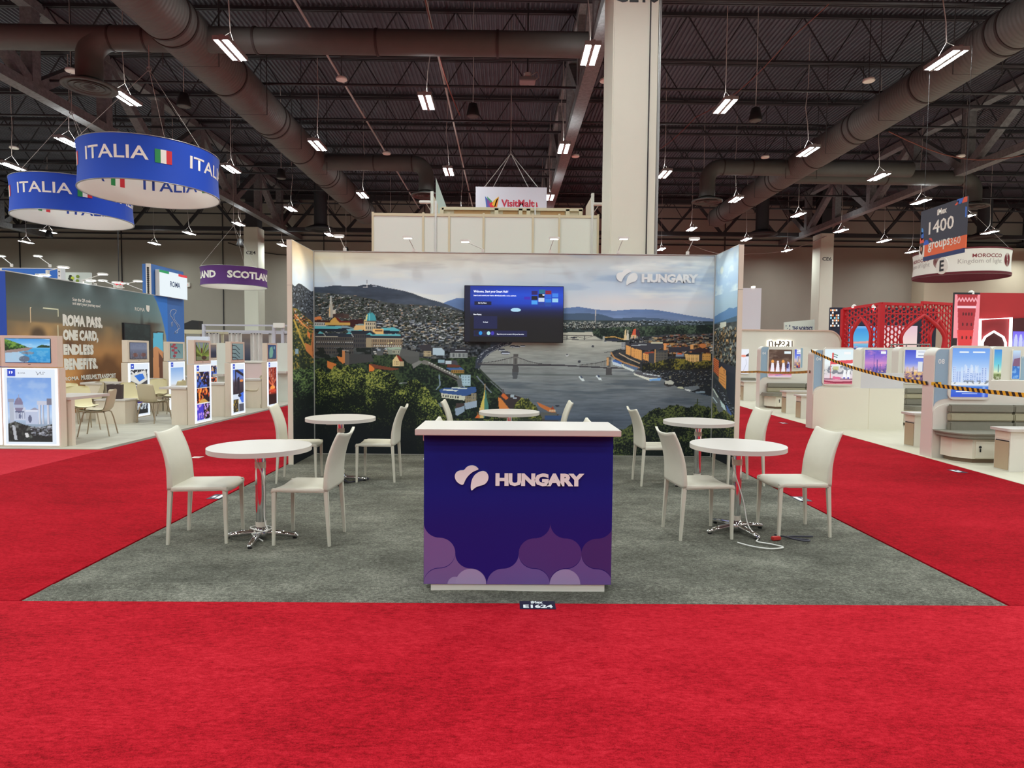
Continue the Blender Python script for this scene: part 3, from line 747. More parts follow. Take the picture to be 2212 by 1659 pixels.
cord(TAB[1], [(2.2, 1.45, .03), (2.3, 1.36, .03), (2.42, 1.3, .03), (2.36, 1.24, .04), (2.26, 1.28, .05), (2.3, 1.4, .03), (2.5, 1.4, .03)], M['cord_dark'], .007)
cord(TAB[0], [(-2.1, 1.24, .68), (-2.035, 1.25, .5), (-2.03, 1.245, .2), (-2.0, 1.22, .1), (-2.1, 1.2, .12), (-2.16, 1.3, .11), (-2.08, 1.38, .1), (-1.99, 1.3, .1), (-2.06, 1.2, .09), (-2.13, 1.24, .07), (-2.02, 1.18, .03)], M['cord'])
cord(TAB[2], [(-2.05, 3.5, .1), (-1.92, 3.5, .03), (-1.8, 3.6, .03), (-1.72, 3.7, .03), (-1.86, 3.74, .04), (-1.98, 3.62, .05), (-1.9, 3.45, .03)], M['cord_dark'], .007)
tag(obj('power_plug', MB().box((-.04, -.018, 0), (.04, .018, .03)), M['plug_red'], None, (2.16, 1.33, .02), (0, 0, .2), bevel=.006), 'small red plug on the carpet by the front right table', 'plug')
t = thing('power_strip', 'white power strip with blue plugs on the floor left of the counter', 'power strip', (-1.1, 5.1, .018), .1)
obj('strip_body', MB().box((-.15, -.03, 0), (.15, .03, .04)), M['cord'], t, bevel=.01)
obj('plug', MB().box((.0, -.07, 0), (.09, -.03, .035)), mat('blue_plug', rgb(52, 62, 110), .5), t, bevel=.006)
obj('lead', MB().tube([(.0, 0, .04), (.05, 0, .15), (.1, .02, .19), (.15, .0, .12), (.18, 0, .03), (.3, -.02, .01), (.45, .05, .01)], .007, 8), M['cord'], t)

# chairs: leather-wrapped, square tapered legs, seat and back sagging between their edges
M['leather'] = mat('ivory_leather', rgb(211, 206, 190), .42, var=.02, vscale=14, bump=.12, bscale=160)
def make_chair():
    t = thing('dining_chair', '', 'chair', group='white leather chairs')
    def seat_fn(sgn):
        def f(u, v):
            x = -.2 + .425 * u; y = -.215 + .43 * v; e = abs(2 * v - 1)
            dip = .016 * (1 - e ** 2) * (.35 + .65 * u); fr = .020 * max(0, (u - .86) / .14) ** 2
            z = .468 - dip - fr - .006 * e ** 8
            if sgn < 0: z -= .034 - .010 * max(0, (u - .8) / .2); 
            return (x, y, z)
        return f
    b = MB(); n_, k_ = 18, 16
    b.grid(seat_fn(1), n_, k_); b.grid(seat_fn(-1), n_, k_)
    top, bot = seat_fn(1), seat_fn(-1)
    for fx in (lambda q: (q, 0), lambda q: (q, 1), lambda q: (0, q), lambda q: (1, q)):
        def edge(u, v, fx=fx):
            a, c = Vector(top(*fx(u))), Vector(bot(*fx(u))); p = a.lerp(c, v)
            bul = .006 * math.sin(math.pi * v) * min(1, 9 * u, 9 * (1 - u)); q = fx(u)
            if q[1] in (0, 1) and fx(.3)[1] == fx(.7)[1]: p.y += bul * (1 if q[1] else -1)
            else: p.x += bul * (1 if q[0] else -1)
            return p
        b.grid(edge, 16, 4)
    me = b.mesh('seat', M['leather']); bm_ = bmesh.new(); bm_.from_mesh(me); bmesh.ops.remove_doubles(bm_, verts=bm_.verts, dist=.0005); bmesh.ops.recalc_face_normals(bm_, faces=bm_.faces); bm_.to_mesh(me); bm_.free()
    link('seat', me, t)
    def back_fn(sgn):
        def f(u, v):                                   # u across, v up
            e = 2 * u - 1; wv = .215 - .012 * v
            zt = .872 + .03 * abs(e) ** 2.6
            z = .44 + (zt - .44) * v
            lean = -.022 * v - .085 * max(0, (v - .25) / .75) ** 1.9
            bow = -.022 * (1 - e * e) * (.3 + .7 * v)
            th = .020 * (1 - .45 * v)
            return (-.205 + lean + bow + sgn * th, e * wv, z)
        return f
    b = MB(); F, B = back_fn(1), back_fn(-1); b.grid(F, 16, 20); b.grid(B, 16, 20)
    for fx in (lambda q: (q, 0), lambda q: (q, 1), lambda q: (0, q), lambda q: (1, q)):
        def edge(u, v, fx=fx):
            a, c = Vector(F(*fx(u))), Vector(B(*fx(u))); p = a.lerp(c, v); bul = .007 * math.sin(math.pi * v) * min(1, 9 * u, 9 * (1 - u))
            if fx(.3)[1] == fx(.7)[1]: p.z += bul * (1 if fx(u)[1] else -1)
            else: p.y += bul * (1 if fx(u)[0] else -1)
            return p
        b.grid(edge, 20 if fx(.3)[0] == fx(.7)[0] else 16, 4)
    me = b.mesh('backrest', M['leather']); bm_ = bmesh.new(); bm_.from_mesh(me); bmesh.ops.remove_doubles(bm_, verts=bm_.verts, dist=.0005); bmesh.ops.recalc_face_normals(bm_, faces=bm_.faces); bm_.to_mesh(me); bm_.free()
    link('backrest', me, t)
    for sx in (1, -1):
        for sy in (1, -1):
            a = (.205 * sx, .197 * sy, .455); c = (.212 if sx > 0 else -.232, .202 * sy, .0)
            obj('leg', MB().bar(a, c, .034, .034, (0, 1, 0), .022, .022), M['leather'], t, bevel=.003)
    return t
CH0 = make_chair(); CH0.location = (-2.525, 1.33, .014); CH0.rotation_euler = (0, 0, .09); CH0['label'] = 'ivory leather chair at far left of the front left table'
for x, y, rz, lab in ((-1.69, 1.305, math.pi - .04, 'ivory leather chair right of the front left table'),
                      (-2.52, 3.66, .12, 'ivory leather chair left of the back left table, beside the wall wing'), (-1.61, 3.73, math.pi - .02, 'ivory leather chair right of the back left table'),
                      (1.566, 1.53, .11, 'ivory leather chair left of the front right table'), (2.42, 1.62, math.pi + .04, 'ivory leather chair at far right of the front right table'),
                      (1.71, 3.63, .05, 'ivory leather chair left of the back right table'), (2.69, 3.66, math.pi + .1, 'ivory leather chair right of the back right table, beside the wall wing'),
                      (-.6, 4.5, 0., 'ivory leather chair left of the table behind the counter'), (.46, 4.5, math.pi, 'ivory leather chair right of the table behind the counter'),
                      (-.43, 2.2, 0., 'ivory leather chair hidden by the counter, one top corner showing at left'), (.40, 2.2, math.pi, 'ivory leather chair hidden by the counter, one top corner showing at right')):
    dup(CH0, (x, y, .014), rz, lab)

# white modular wall behind the booth, with its raised centre and a hanging sign
M['panel_white'] = mat('white_system_panel', rgb(218, 222, 212), .5)
M['panel_cream'] = mat('cream_profile', rgb(206, 196, 166), .5)
M['tan'] = mat('tan_board', rgb(176, 138, 90), .7)
mw = thing('panel_wall', 'tall white modular panel wall behind the booth, beside the tall column', 'wall', (0, 9, 0))
seams = [-2.78, -1.77, -1.52, -1.25, -.56, .43, .96, 1.62, 1.74]
HZ = 4.32
for a, c in zip(seams[:-1], seams[1:]):
    obj('panel', MB().box((a + .012, .015, 0), (c - .012, .04, HZ - .05)), M['panel_white'], mw)
for i, x in enumerate(seams):
    obj('post', MB().box((x - .02, 0, 0), (x + .02, .055, HZ + (.25 if i in (2, 7) else .02))), M['panel_cream'] if i not in (2, 7) else M['alu'], mw)
obj('top_rail', MB().box((seams[0], .004, HZ - .055), (seams[-1], .05, HZ)), M['panel_cream'], mw)
mc = thing('panel_tower', 'raised cream frame tower with tan boards above the white panel wall', 'tower', (0, 10, 0))
obj('top_rail', MB().box((-1.5, 0, 4.62), (1.55, .05, 4.68)), M['panel_cream'], mc)
obj('low_rail', MB().box((-1.5, 0, 4.36), (1.55, .05, 4.45)), M['panel_cream'], mc)
for x in (-1.5, -.32, .2, .37, 1.22, 1.5): obj('post', MB().box((x - .04, 0, 0), (x + .04, .05, 4.66)), M['panel_cream'], mc)
obj('post', MB().box((.5, -.02, 3.0), (.53, .02, 4.8)), M['alu'], mc)
for a, c in ((-1.2, -.42), (-.16, .75 - .6), (.24, .34), (.6, 1.1)): pass
for a, c in ((-1.24, -.45), (-.18, .14), (.22, .35), (.63, 1.16)): obj('board', MB().box((a, .03, 4.44), (c, .05, 4.64)), M['tan'], mc)
obj('back_board', MB().box((-1.5, .05, 0), (1.55, .07, 4.62)), M['panel_cream'], mc)
for x, s in ((-1.71, 1), (1.755, -1)):
    obj('side_frame', MB().box((x - .03, -.04, 3), (x + .03, .04, 5.0)), M['panel_white'], mc)
    obj('side_panel', MB().prism([(0, 3.0), (0, 4.95), (1.0, 4.95), (1.0, 3.0)], .04, 'x', x - .02), M['panel_cream'], mc)
    h = thing('arm_spotlight', 'white arm spotlight on the %s end of the raised tower' % ('left' if s > 0 else 'right'), 'spotlight', (x - s * .12, 9.9, 4.75), 0, 'arm spotlights on the raised tower')
    obj('lamp_head', MB().box((-.14, -.05, -.03), (.1, .05, .03)), M['white_trim'], h, bevel=.012)
    obj('arm', MB().tube([(0, 0, -.02), (.12 * s, .2, -.2)], .008, 6), M['white_trim'], h)
vm = thing('hanging_box_sign', 'white hanging box sign with coloured star above the panel wall', 'sign', (.035, 16, 0))
obj('sign_box', MB().box((-1.1, 0, 5.7), (1.1, 2.0, 6.665)), mat('white_banner', rgb(222, 228, 240), .6), vm)
for x in (-.85, .85):
    obj('sling', MB().tube([(x, .1, 6.66), (-.02, 1.0, 8.0)], .012, 6), M['cable'], vm); obj('sling', MB().tube([(x, 1.9, 6.66), (-.02, 1.0, 8.0)], .012, 6), M['cable'], vm)
obj('hook', MB().tube([(-.02, 1, 8.0), (-.02, 1, 8.15), (-.02, 1, 12.2)], .012, 6), M['cable'], vm)
M['malta_red'] = mat('sign_red', rgb(200, 52, 76), .6)
def spx(x, y): return ((x - 1104.5) / 76.5 * 1.1, 6.665 - (y - 404) / 43. * .62)
a, z = spx(1083, 446); tfit('lettering', 'VisitMalta', M['malta_red'], vm, (a, -.006, z), 79 / 76.5 * 1.1, 15.5 / 43 * .62, bold=.03)
for pts, c in ((((1048, 424), (1054, 430), (1058, 447), (1051, 447)), (60, 110, 190)), (((1052, 424), (1063, 434), (1066, 447), (1058, 447)), (70, 160, 120)), (((1078, 424), (1066, 434), (1063, 442), (1070, 447)), (240, 190, 60)),
               (((1078, 426), (1072, 432), (1068, 447), (1074, 447)), (240, 150, 60)), (((1057, 440), (1063, 436), (1071, 440), (1068, 449), (1060, 449)), (220, 50, 70)), (((1051, 428), (1058, 434), (1060, 447), (1054, 447)), (120, 80, 160))):
    obj('star_facet', plate([spx(*p) for p in pts], -.004 - .001 * (c[0] / 255)), mat('sign_ink_%d_%d' % c[:2], rgb(*c), .6), vm, fix=False)
tag(obj('banner_fin', MB().prism([(-1.9, 0.0), (-1.92, 6.0), (-1.6, 5.15), (-1.58, 0.0)], .03, 'y', 12.6), mat('pale_green_fin', rgb(190, 216, 206), .6)), 'pale green pointed banner behind the raised tower', 'banner')

# ------------------------------------------------------------------ the printed panorama (a flat print on the booth wall)
def fr(cv, x0, y0, x1, y1, col, al=1.):
    """fast small rectangle"""
    a = cv.X[0, 0]; b_ = cv.Y[0, 0]; kx = (cv.w - 1) / (cv.X[0, -1] - a); ky = (cv.h - 1) / (cv.Y[-1, 0] - b_)
    i0, i1 = int(round((x0 - a) * kx)), int(round((x1 - a) * kx)); j0, j1 = int(round((y0 - b_) * ky)), int(round((y1 - b_) * ky))
    i1 = max(i1, i0 + 1); j1 = max(j1, j0 + 1)
    if i1 <= 0 or j1 <= 0 or i0 >= cv.w or j0 >= cv.h: return
    sl = (slice(max(j0, 0), j1), slice(max(i0, 0), i1))
    cv.a[sl] = cv.a[sl] * (1 - al) + np.array(col) / 255. * al
def town(cv, n, fx, fy, cols, ws, hs, seed, al=.85, mask=None, shade=.45):
    r_ = np.random.RandomState(seed)
    for _ in range(n):
        x = fx(r_); y = fy(r_, x)
        if y is None or (mask is not None and not mask(x, y)): continue
        c = np.array(cols[r_.randint(len(cols))]) * r_.uniform(.75, 1.12); w_ = r_.uniform(*ws); h = r_.uniform(*hs)
        fr(cv, x, y, x + w_, y + h, c, al * r_.uniform(.5, 1)); fr(cv, x, y + h, x + w_ * r_.uniform(.6, 1.3), y + h * r_.uniform(1.5, 2.3), c * shade * .5, .75)
def foliage(cv, m, top, hi, mid, lo, seed, depth=90., grain=2.6):
    n1 = cv.noise(grain, grain, 2, seed); n2 = cv.noise(24, 20, 3, seed + 1); t = np.interp(cv.X[0], [p[0] for p in top], [p[1] for p in top])[None]
    d = np.clip((cv.Y - t) / depth, 0, 1)
    v = np.clip((n1 - .5) * 2.3 + (n2 - .5) * 1.7 + .62 - 1.05 * d, 0, 1)[..., None]
    hi, mid, lo = [np.array(c) / 255. for c in (hi, mid, lo)]
    col = np.where(v < .5, lo + (mid - lo) * v * 2, mid + (hi - mid) * (v - .5) * 2)
    cv.fill(m, col)
def ragged(cv, pts, amp, sx, seed):
    t = np.interp(cv.X[0], [p[0] for p in pts], [p[1] for p in pts])
    n_ = vnoise(2, cv.w, sx * cv.res, 2, 4, seed, .65)[0]
    return t + (n_ - .5) * 2 * amp
def facade(cv, x0, y0, x1, y1, base, win, nx, ny, ww=.45, wh=.55, al=1., sky=0.):
    fr(cv, x0, y0, x1, y1, base, al); dx = (x1 - x0) / nx; dy = (y1 - y0) / ny
    for i in range(nx):
        for j in range(ny): fr(cv, x0 + dx * (i + .5 - ww / 2), y0 + dy * (j + .5 - wh / 2), x0 + dx * (i + .5 + ww / 2), y0 + dy * (j + .5 + wh / 2), win, .85)
def paint_back():
    c = Cv(677, 543, 1546, 986, .86)
    u = (c.X - 677) / 869.
    # sky: warm grey at left to blue at right, with bands of cloud
    c.vgrad([(543, (196, 186, 172)), (575, (206, 202, 194)), (610, (200, 202, 206)), (650, (192, 194, 200)), (690, (198, 190, 188))])
    c.fill(np.clip((u - .42) / .4, 0, 1) * np.clip(1 - abs(c.Y - 590) / 70, 0, 1), (150, 166, 186), .6)
    n = c.noise(150, 26, 5, 11); c.fill(np.clip((n - .52) * 5, 0, 1) * np.clip((u - .3) / .3, 0, 1) * (c.Y < 640), (216, 212, 204), .85)
    n = c.noise(120, 18, 5, 12); c.fill(np.clip((n - .55) * 5, 0, 1) * np.clip((u - .45) / .3, 0, 1) * (c.Y < 625), (128, 148, 174), .5)
    n = c.noise(90, 16, 5, 13); c.fill(np.clip((n - .5) * 4, 0, 1) * np.clip((.65 - u) / .3, 0, 1), (222, 214, 200), .5)
    n = c.noise(110, 14, 4, 15); c.fill(np.clip((n - .56) * 5, 0, 1) * (c.Y < 600) * np.clip(1.3 - u, 0, 1), (160, 152, 150), .45)
    c.fill(np.clip(1 - abs(c.Y - 645) / 26, 0, 1) * np.clip((u - .55) / .2, 0, 1), (214, 194, 184), .6)
    c.fill(np.clip(1 - abs(c.Y - 556) / 22, 0, 1) * np.clip((.42 - u) / .4, 0, 1), (214, 190, 150), .55)
    # far blue hills
    hill = [(950, 655), (965, 648), (985, 641), (1003, 640), (1050, 648), (1110, 655), (1200, 660), (1222, 660), (1250, 657), (1290, 663), (1330, 665), (1365, 662), (1398, 661), (1425, 663), (1445, 666), (1470, 670), (1500, 675), (1540, 680), (1546, 681)]
    m = c.Y > np.interp(c.X[0], [p[0] for p in hill], [p[1] for p in hill])[None]; m &= (c.X > 948)
    nb = c.noise(60, 10, 4, 21)[..., None]; g = np.clip((c.Y - 660) / 30, 0, 1)[..., None]
    c.fill(m, (np.array((92, 112, 150)) / 255 * (1 - g) + np.array((112, 124, 152)) / 255 * g) * (.88 + .24 * nb))
    h2 = [(1200, 672), (1225, 672), (1268, 671), (1300, 673), (1330, 682), (1380, 679), (1430, 681), (1470, 687), (1546, 690)]
    c.below(h2, (72, 86, 106)); c.fill((c.X < 1200) & (c.Y > 690) & (c.X > 960), (70, 80, 92))
    # dark hill at the left with its mast
    h1 = [(677, 619), (700, 619), (720, 616), (745, 617), (770, 617), (783, 614), (800, 613), (815, 615), (830, 619), (848, 622), (870, 626), (892, 632), (910, 639), (930, 645), (950, 650), (965, 655), (985, 663), (1010, 672)]
    m = (c.Y > np.interp(c.X[0], [p[0] for p in h1], [p[1] for p in h1])[None]) & (c.X < 1015)
    nb = c.noise(30, 8, 4, 22)[..., None]; c.fill(m, np.array((64, 70, 82)) / 255 * (.72 + .5 * nb))
    c.line([(791, 604), (791, 619)], 1.6, (230, 228, 228)); c.line([(791, 604), (791, 611)], 1.8, (80, 80, 90)); c.line([(783, 619), (792, 619)], 1.2, (225, 225, 225)); c.line([(802, 616), (812, 617)], 1, (190, 190, 196))
    # ground of the town
    tl = [(677, 631), (720, 634), (760, 637), (800, 644), (830, 651), (860, 655), (900, 656), (960, 660), (1010, 674)]
    m = (c.Y > np.interp(c.X[0], [p[0] for p in tl], [p[1] for p in tl])[None]) & (c.X < 1060)
    nb = c.noise(9, 5, 3, 23)[..., None]; c.fill(m, np.array((68, 70, 70)) / 255 * (.6 + .7 * nb))
    fy = lambda r_, x: np.interp(x, [p[0] for p in tl], [p[1] for p in tl]) + (730 - 640) * r_.rand() ** .85
    town(c, 1500, lambda r_: r_.uniform(679, 1010), fy, [(196, 198, 200), (170, 172, 178), (206, 196, 178), (150, 150, 150), (186, 150, 126)], (1.5, 5.5), (1., 2.2), 31)
    town(c, 900, lambda r_: r_.uniform(679, 1010), fy, [(54, 62, 50), (44, 52, 44), (70, 76, 60)], (2, 6), (1.2, 2.6), 32, .8)
    town(c, 700, lambda r_: r_.uniform(800, 1012), lambda r_, x: r_.uniform(690, 775), [(176, 178, 186), (140, 146, 160), (196, 170, 140), (92, 96, 112), (214, 208, 200)], (3, 9), (1.6, 3.4), 33)
    town(c, 420, lambda r_: r_.uniform(860, 1040), lambda r_, x: r_.uniform(742, 800), [(104, 106, 116), (74, 76, 86), (140, 132, 124), (170, 172, 180), (60, 60, 66)], (4, 12), (2.5, 6), 34)
    c.fill((c.X > 870) & (c.X < 1050) & (c.Y > 735) & (c.Y < 830), (36, 40, 44), .35)
    # right side land
    m = (c.X > 1216) & (c.Y > 686) & (c.Y < 760); nb = c.noise(20, 4, 4, 24)[..., None]
    c.fill(m, np.array((60, 68, 68)) / 255 * (.65 + .6 * nb))
    town(c, 420, lambda r_: r_.uniform(1216, 1385), lambda r_, x: r_.uniform(689, 703), [(178, 172, 156), (150, 150, 148), (120, 122, 120)], (1.5, 3.5), (1.8, 4), 35)
    town(c, 160, lambda r_: r_.uniform(1380, 1530), lambda r_, x: r_.uniform(684, 694), [(176, 184, 196), (140, 150, 164)], (2, 5), (1, 2.4), 36, .7)
    c.line([(1288, 664), (1287.5, 690)], 1.6, (176, 166, 160)); c.line([(1475, 697), (1475, 705)], 2.6, (190, 180, 160))
    # river
    riv = [(1103, 742), (1110, 735), (1170, 726), (1216, 714), (1281, 712), (1284, 719), (1300, 728), (1352, 735), (1345, 738), (1346, 748), (1330, 752), (1323, 757), (1322, 764), (1340, 778), (1372, 792), (1400, 800), (1440, 815), (1470, 832), (1500, 842), (1530, 850), (1546, 852),
           (1546, 986), (1180, 986), (1160, 960), (1120, 892), (1085, 846), (1062, 826), (1040, 800), (1033, 797), (1036, 784), (1045, 768), (1062, 754)]
    m = c.poly(riv); yy = np.clip((c.Y - 712) / 190, 0, 1)[..., None]
    n1 = c.noise(26, 2.4, 4, 41)[..., None]; n2 = c.noise(120, 16, 3, 42)[..., None]
    top, bot = np.array((184, 176, 158)) / 255, np.array((86, 90, 100)) / 255
    c.fill(m, (top + (bot - top) * yy ** .75) * (.80 + .26 * n1 + .16 * n2))
    nd = c.noise(90, 8, 4, 43); c.fill(m * np.clip((nd - .56) * 6, 0, 1) * (c.Y > 795), (66, 72, 82), .5)
    c.fill(m * np.clip(1 - abs(c.Y - 806 - (c.X - 1100) * .012) / 3.5, 0, 1), (92, 94, 92), .8)
    # far bank, woods and far bridge
    wood = [(1281, 708), (1300, 703), (1360, 700), (1440, 697), (1546, 694), (1546, 722), (1500, 724), (1440, 716), (1400, 720), (1352, 735), (1320, 732), (1284, 720)]
    foliage(c, c.poly(wood), [(1281, 700), (1546, 690)], (72, 84, 66), (46, 56, 46), (30, 36, 34), 51, 50)
    c.line([(1216, 720), (1280, 720)], 2, (98, 92, 86)); c.line([(1216, 729), (1345, 731)], 1.4, (70, 68, 68))
    for x in (1226, 1265): c.line([(x, 720), (x, 729)], 2.6, (96, 92, 88))
    c.line([(1212, 721), (1226, 727), (1246, 722), (1265, 727), (1284, 721)], 1, (90, 84, 80)); c.ell(1241, 725, 8, 1.6, (50, 52, 60))
    c.line([(1306, 724), (1330, 722), (1346, 727), (1352, 727)], 1.8, (196, 150, 84)); c.rect(1304, 721, 1309, 731, (150, 146, 138)); c.ell(1328, 729, 14, 3, (52, 54, 66))
    # left embankment and wooded slope
    slope = [(677, 776), (760, 770), (850, 765), (930, 775), (990, 772), (1040, 768), (1036, 784), (1033, 797), (1062, 826), (1085, 846), (1120, 892), (1160, 960), (1180, 986), (677, 986)]
    m = c.poly(slope); foliage(c, m, [(677, 770), (900, 775), (1180, 800)], (60, 72, 48), (40, 50, 38), (26, 32, 30), 52, 200, 3.2)
    bank = [(1106, 738), (1080, 750), (1060, 760), (1044, 775), (1036, 795), (1026, 795), (1028, 775), (1040, 758), (1060, 746), (1090, 737)]
    c.P(bank, (58, 60, 70)); c.line([(1100, 740), (1072, 752), (1052, 764), (1040, 780)], 1, (140, 140, 146)); c.line([(1085, 738), (1052, 752), (1034, 768)], 1, (110, 110, 120))
    r_ = np.random.RandomState(61)
    for _ in range(40): x = r_.uniform(1030, 1100); y = np.interp(x, [1030, 1040, 1060, 1100], [778, 762, 749, 738]) + r_.uniform(-2, 5); fr(c, x, y, x + 1.6, y + 1, (190, 190, 196), .8)
    c.line([(1036, 796), (1062, 822), (1085, 842), (1105, 870), (1125, 898)], 3, (56, 62, 52)); c.line([(1030, 812), (1046, 830), (1062, 848)], 2.4, (110, 112, 122))
    for x, y, s in ((1092, 760, 1.5), (1084, 753, 1.1), (1108, 745, 1.), (1130, 744, .8), (1118, 746, .8)): c.ell(x, y, 7 * s, 2.6 * s, (64, 66, 76)); c.line([(x - 5 * s, y + 1), (x + 6 * s, y + 1)], 1.2, (196, 198, 206))
    # palace
    c.rect(677, 705, 690, 716, (40, 36, 40)); c.P([(677, 700), (700, 697), (700, 705), (677, 706)], (110, 106, 104))
    c.P([(677, 686), (690, 683), (694, 690), (677, 692)], (206, 120, 70)); c.P([(677, 692), (712, 692), (712, 698), (677, 697)], (62, 34, 32)); c.rect(677, 697, 702, 706, (176, 172, 166))
    for i in range(5): c.rect(679 + i * 4.6, 699, 681 + i * 4.6, 702, (70, 70, 76))
    c.P([(711, 694), (721, 685), (728, 686), (735, 698), (735, 702), (711, 702)], (196, 148, 76)); c.P([(721, 685), (728, 686), (735, 693), (754, 693), (754, 697), (732, 697)], (96, 36, 34)); c.rect(700, 697, 754, 702, (192, 150, 80))
    c.P([(754, 690), (782, 690), (784, 704), (754, 706)], (58, 30, 32)); c.rect(735, 678, 752, 687, (74, 58, 54)); c.P([(716, 678), (740, 676), (740, 684), (716, 686)], (66, 50, 48))
    c.P([(709, 665), (712, 640), (714, 640), (717, 665), (717, 686), (708, 686)], (168, 158, 146)); c.line([(712.5, 640), (712.5, 655)], 1.4, (176, 172, 168)); c.rect(709, 664, 711.5, 684, (204, 170, 130)); c.rect(717, 670, 723, 678, (196, 182, 168))
    teal = (92, 164, 172); navy = (34, 40, 52)
    c.P([(677, 706), (735, 706), (758, 709), (742, 714), (735, 717), (677, 717)], navy); c.P([(677, 705), (734, 705), (738, 710), (677, 711)], teal); c.P([(700, 703), (748, 704), (760, 708), (735, 709), (734, 705)], (120, 140, 150))
    c.P([(761, 710), (767, 701), (786, 701), (786, 711), (778, 714), (761, 714)], (206, 164, 112)); c.P([(765, 700), (783, 699), (788, 702), (769, 703)], (126, 146, 146))
    facade(c, 787, 692, 811, 716, (176, 158, 132), (64, 60, 60), 5, 2, .42, .6); c.rect(785, 690, 789, 716, (224, 176, 116)); c.rect(808, 692, 811, 716, (110, 104, 100))
    c.ell(799, 690, 11.5, 16, (66, 140, 150)); c.fill(c.poly([(786, 690), (812, 690), (812, 708), (786, 708)]) & (c.Y > 693), (176, 158, 132), .0)
    c.rect(786, 692, 812, 695, (70, 66, 66)); facade(c, 788, 695, 810, 713, (178, 162, 138), (60, 58, 60), 5, 2, .42, .6)
    c.line([(791, 680), (789, 692)], 3, (230, 196, 120), .8); c.line([(797, 676), (796, 691)], 2.5, (120, 196, 204), .7); c.line([(798, 671), (798, 677)], 2.2, (60, 110, 110))
    c.P([(822, 707), (850, 707), (862, 713), (857, 720), (820, 720)], navy); c.P([(822, 707), (850, 706.5), (863, 712), (859, 714.5), (826, 713)], teal); c.rect(803, 710, 827, 722, (214, 168, 108)); c.rect(808, 712, 824, 715, (120, 84, 60))
    c.P([(746, 711), (764, 709), (760, 716), (750, 716)], (110, 150, 160)); c.P([(757, 714), (800, 714), (815, 724), (757, 724)], (40, 44, 54)); c.line([(757, 714), (780, 713)], 1.6, teal)
    c.rect(680, 720, 762, 730, (46, 50, 60)); c.P([(684, 721), (690, 716), (697, 721)], teal); c.P([(746, 721), (752, 717), (759, 721)], teal); c.line([(697, 721), (701, 727)], 1.2, (200, 200, 196)); c.line([(757, 721), (762, 729)], 1.2, (200, 200, 196))
    c.line([(680, 728), (762, 729)], 1.8, (188, 180, 164)); facade(c, 680, 729, 762, 768, (78, 72, 68), (42, 44, 54), 17, 4, .5, .5)
    for i in range(17): fr(c, 682 + i * 4.8, 739.5, 684 + i * 4.8, 741.5, (190, 186, 184), .8); fr(c, 682 + i * 4.8, 751, 683.5 + i * 4.8, 752.5, (170, 168, 168), .6)
    facade(c, 762, 722, 790, 752, (70, 66, 66), (40, 42, 52), 6, 3)
    c.P([(789, 722), (797, 718), (803, 722)], teal); c.rect(789, 722, 868, 733, (48, 50, 58)); c.P([(797, 722), (863, 721), (864, 725), (800, 725)], teal); c.P([(846, 724), (853, 719), (861, 724)], teal)
    c.line([(797, 731), (868, 732)], 1.8, (196, 184, 160)); facade(c, 789, 732, 868, 750, (138, 116, 94), (60, 54, 54), 16, 2, .4, .6); c.rect(789, 729, 801, 750, (150, 132, 108)); c.rect(836, 740, 838, 742, (250, 214, 150)); c.rect(843, 739, 845, 741, (250, 214, 150))
    for i in range(14): fr(c, 806 + i * 4.4, 746, 808.5 + i * 4.4, 749, (206, 206, 206), .8)
    c.P([(833, 752), (866, 751), (868, 766), (838, 766)], (120, 124, 112)); c.P([(833, 751), (862, 749), (866, 754), (840, 755)], (150, 164, 146)); facade(c, 846, 757, 862, 764, (166, 160, 140), (60, 60, 58), 4, 1)
    c.rect(811, 758, 826, 768, (84, 84, 84)); c.P([(866, 752), (905, 760), (905, 775), (860, 770)], (88, 86, 84))
    c.fill((c.Y > 752) & (c.Y < 778) & (c.X < 800) & (c.noise(14, 8, 3, 63) > .48), (30, 34, 32), .9)
    # walls, turret, small houses on the slope
    c.rect(737, 757, 743, 786, (196, 124, 78)); c.rect(743, 762, 752, 790, (92, 84, 80)); c.line([(738, 757), (751, 759)], 2, (150, 140, 132)); c.P([(725, 770), (739, 774), (739, 788), (730, 780)], (206, 122, 66)); c.P([(704, 781), (725, 788), (715, 800), (705, 796)], (204, 116, 60))
    c.P([(752, 766), (800, 766), (806, 782), (752, 788)], (66, 64, 64)); c.P([(862, 768), (885, 770), (905, 768), (905, 790), (880, 784)], (84, 82, 80))
    c.P([(847, 791), (847, 778), (855, 767), (862, 779), (862, 791)], (206, 178, 130)); c.P([(855, 767), (862, 769), (870, 782), (862, 782)], (120, 44, 34)); c.rect(862, 781, 871, 791, (170, 150, 118)); facade(c, 849, 780, 861, 790, (206, 178, 130), (80, 66, 56), 3, 2)
    c.P([(795, 788), (808, 793), (806, 802), (795, 804)], (212, 116, 56)); c.P([(795, 786), (840, 794), (862, 797), (846, 801), (808, 797)], (112, 62, 46))
    facade(c, 915, 758, 931, 770, (170, 150, 118), (70, 64, 60), 5, 2); c.P([(900, 745), (930, 742), (932, 758), (912, 758)], (58, 54, 58)); c.P([(934, 751), (952, 750), (959, 756), (959, 767), (934, 766)], (168, 180, 190))
    c.P([(975, 752), (1008, 750), (1012, 763), (972, 763)], (54, 52, 58)); facade(c, 972, 762, 1010, 772, (150, 150, 148), (58, 60, 64), 12, 1, .5, .9); c.line([(983, 756), (1004, 756)], 1.6, (200, 200, 204))
    c.P([(944, 777), (985, 777), (990, 788), (950, 786)], (70, 66, 72)); c.rect(945, 776, 960, 783, (140, 160, 170)); c.rect(962, 779, 975, 785, (180, 186, 192)); c.P([(965, 786), (992, 788), (996, 793), (965, 793)], (100, 56, 44))
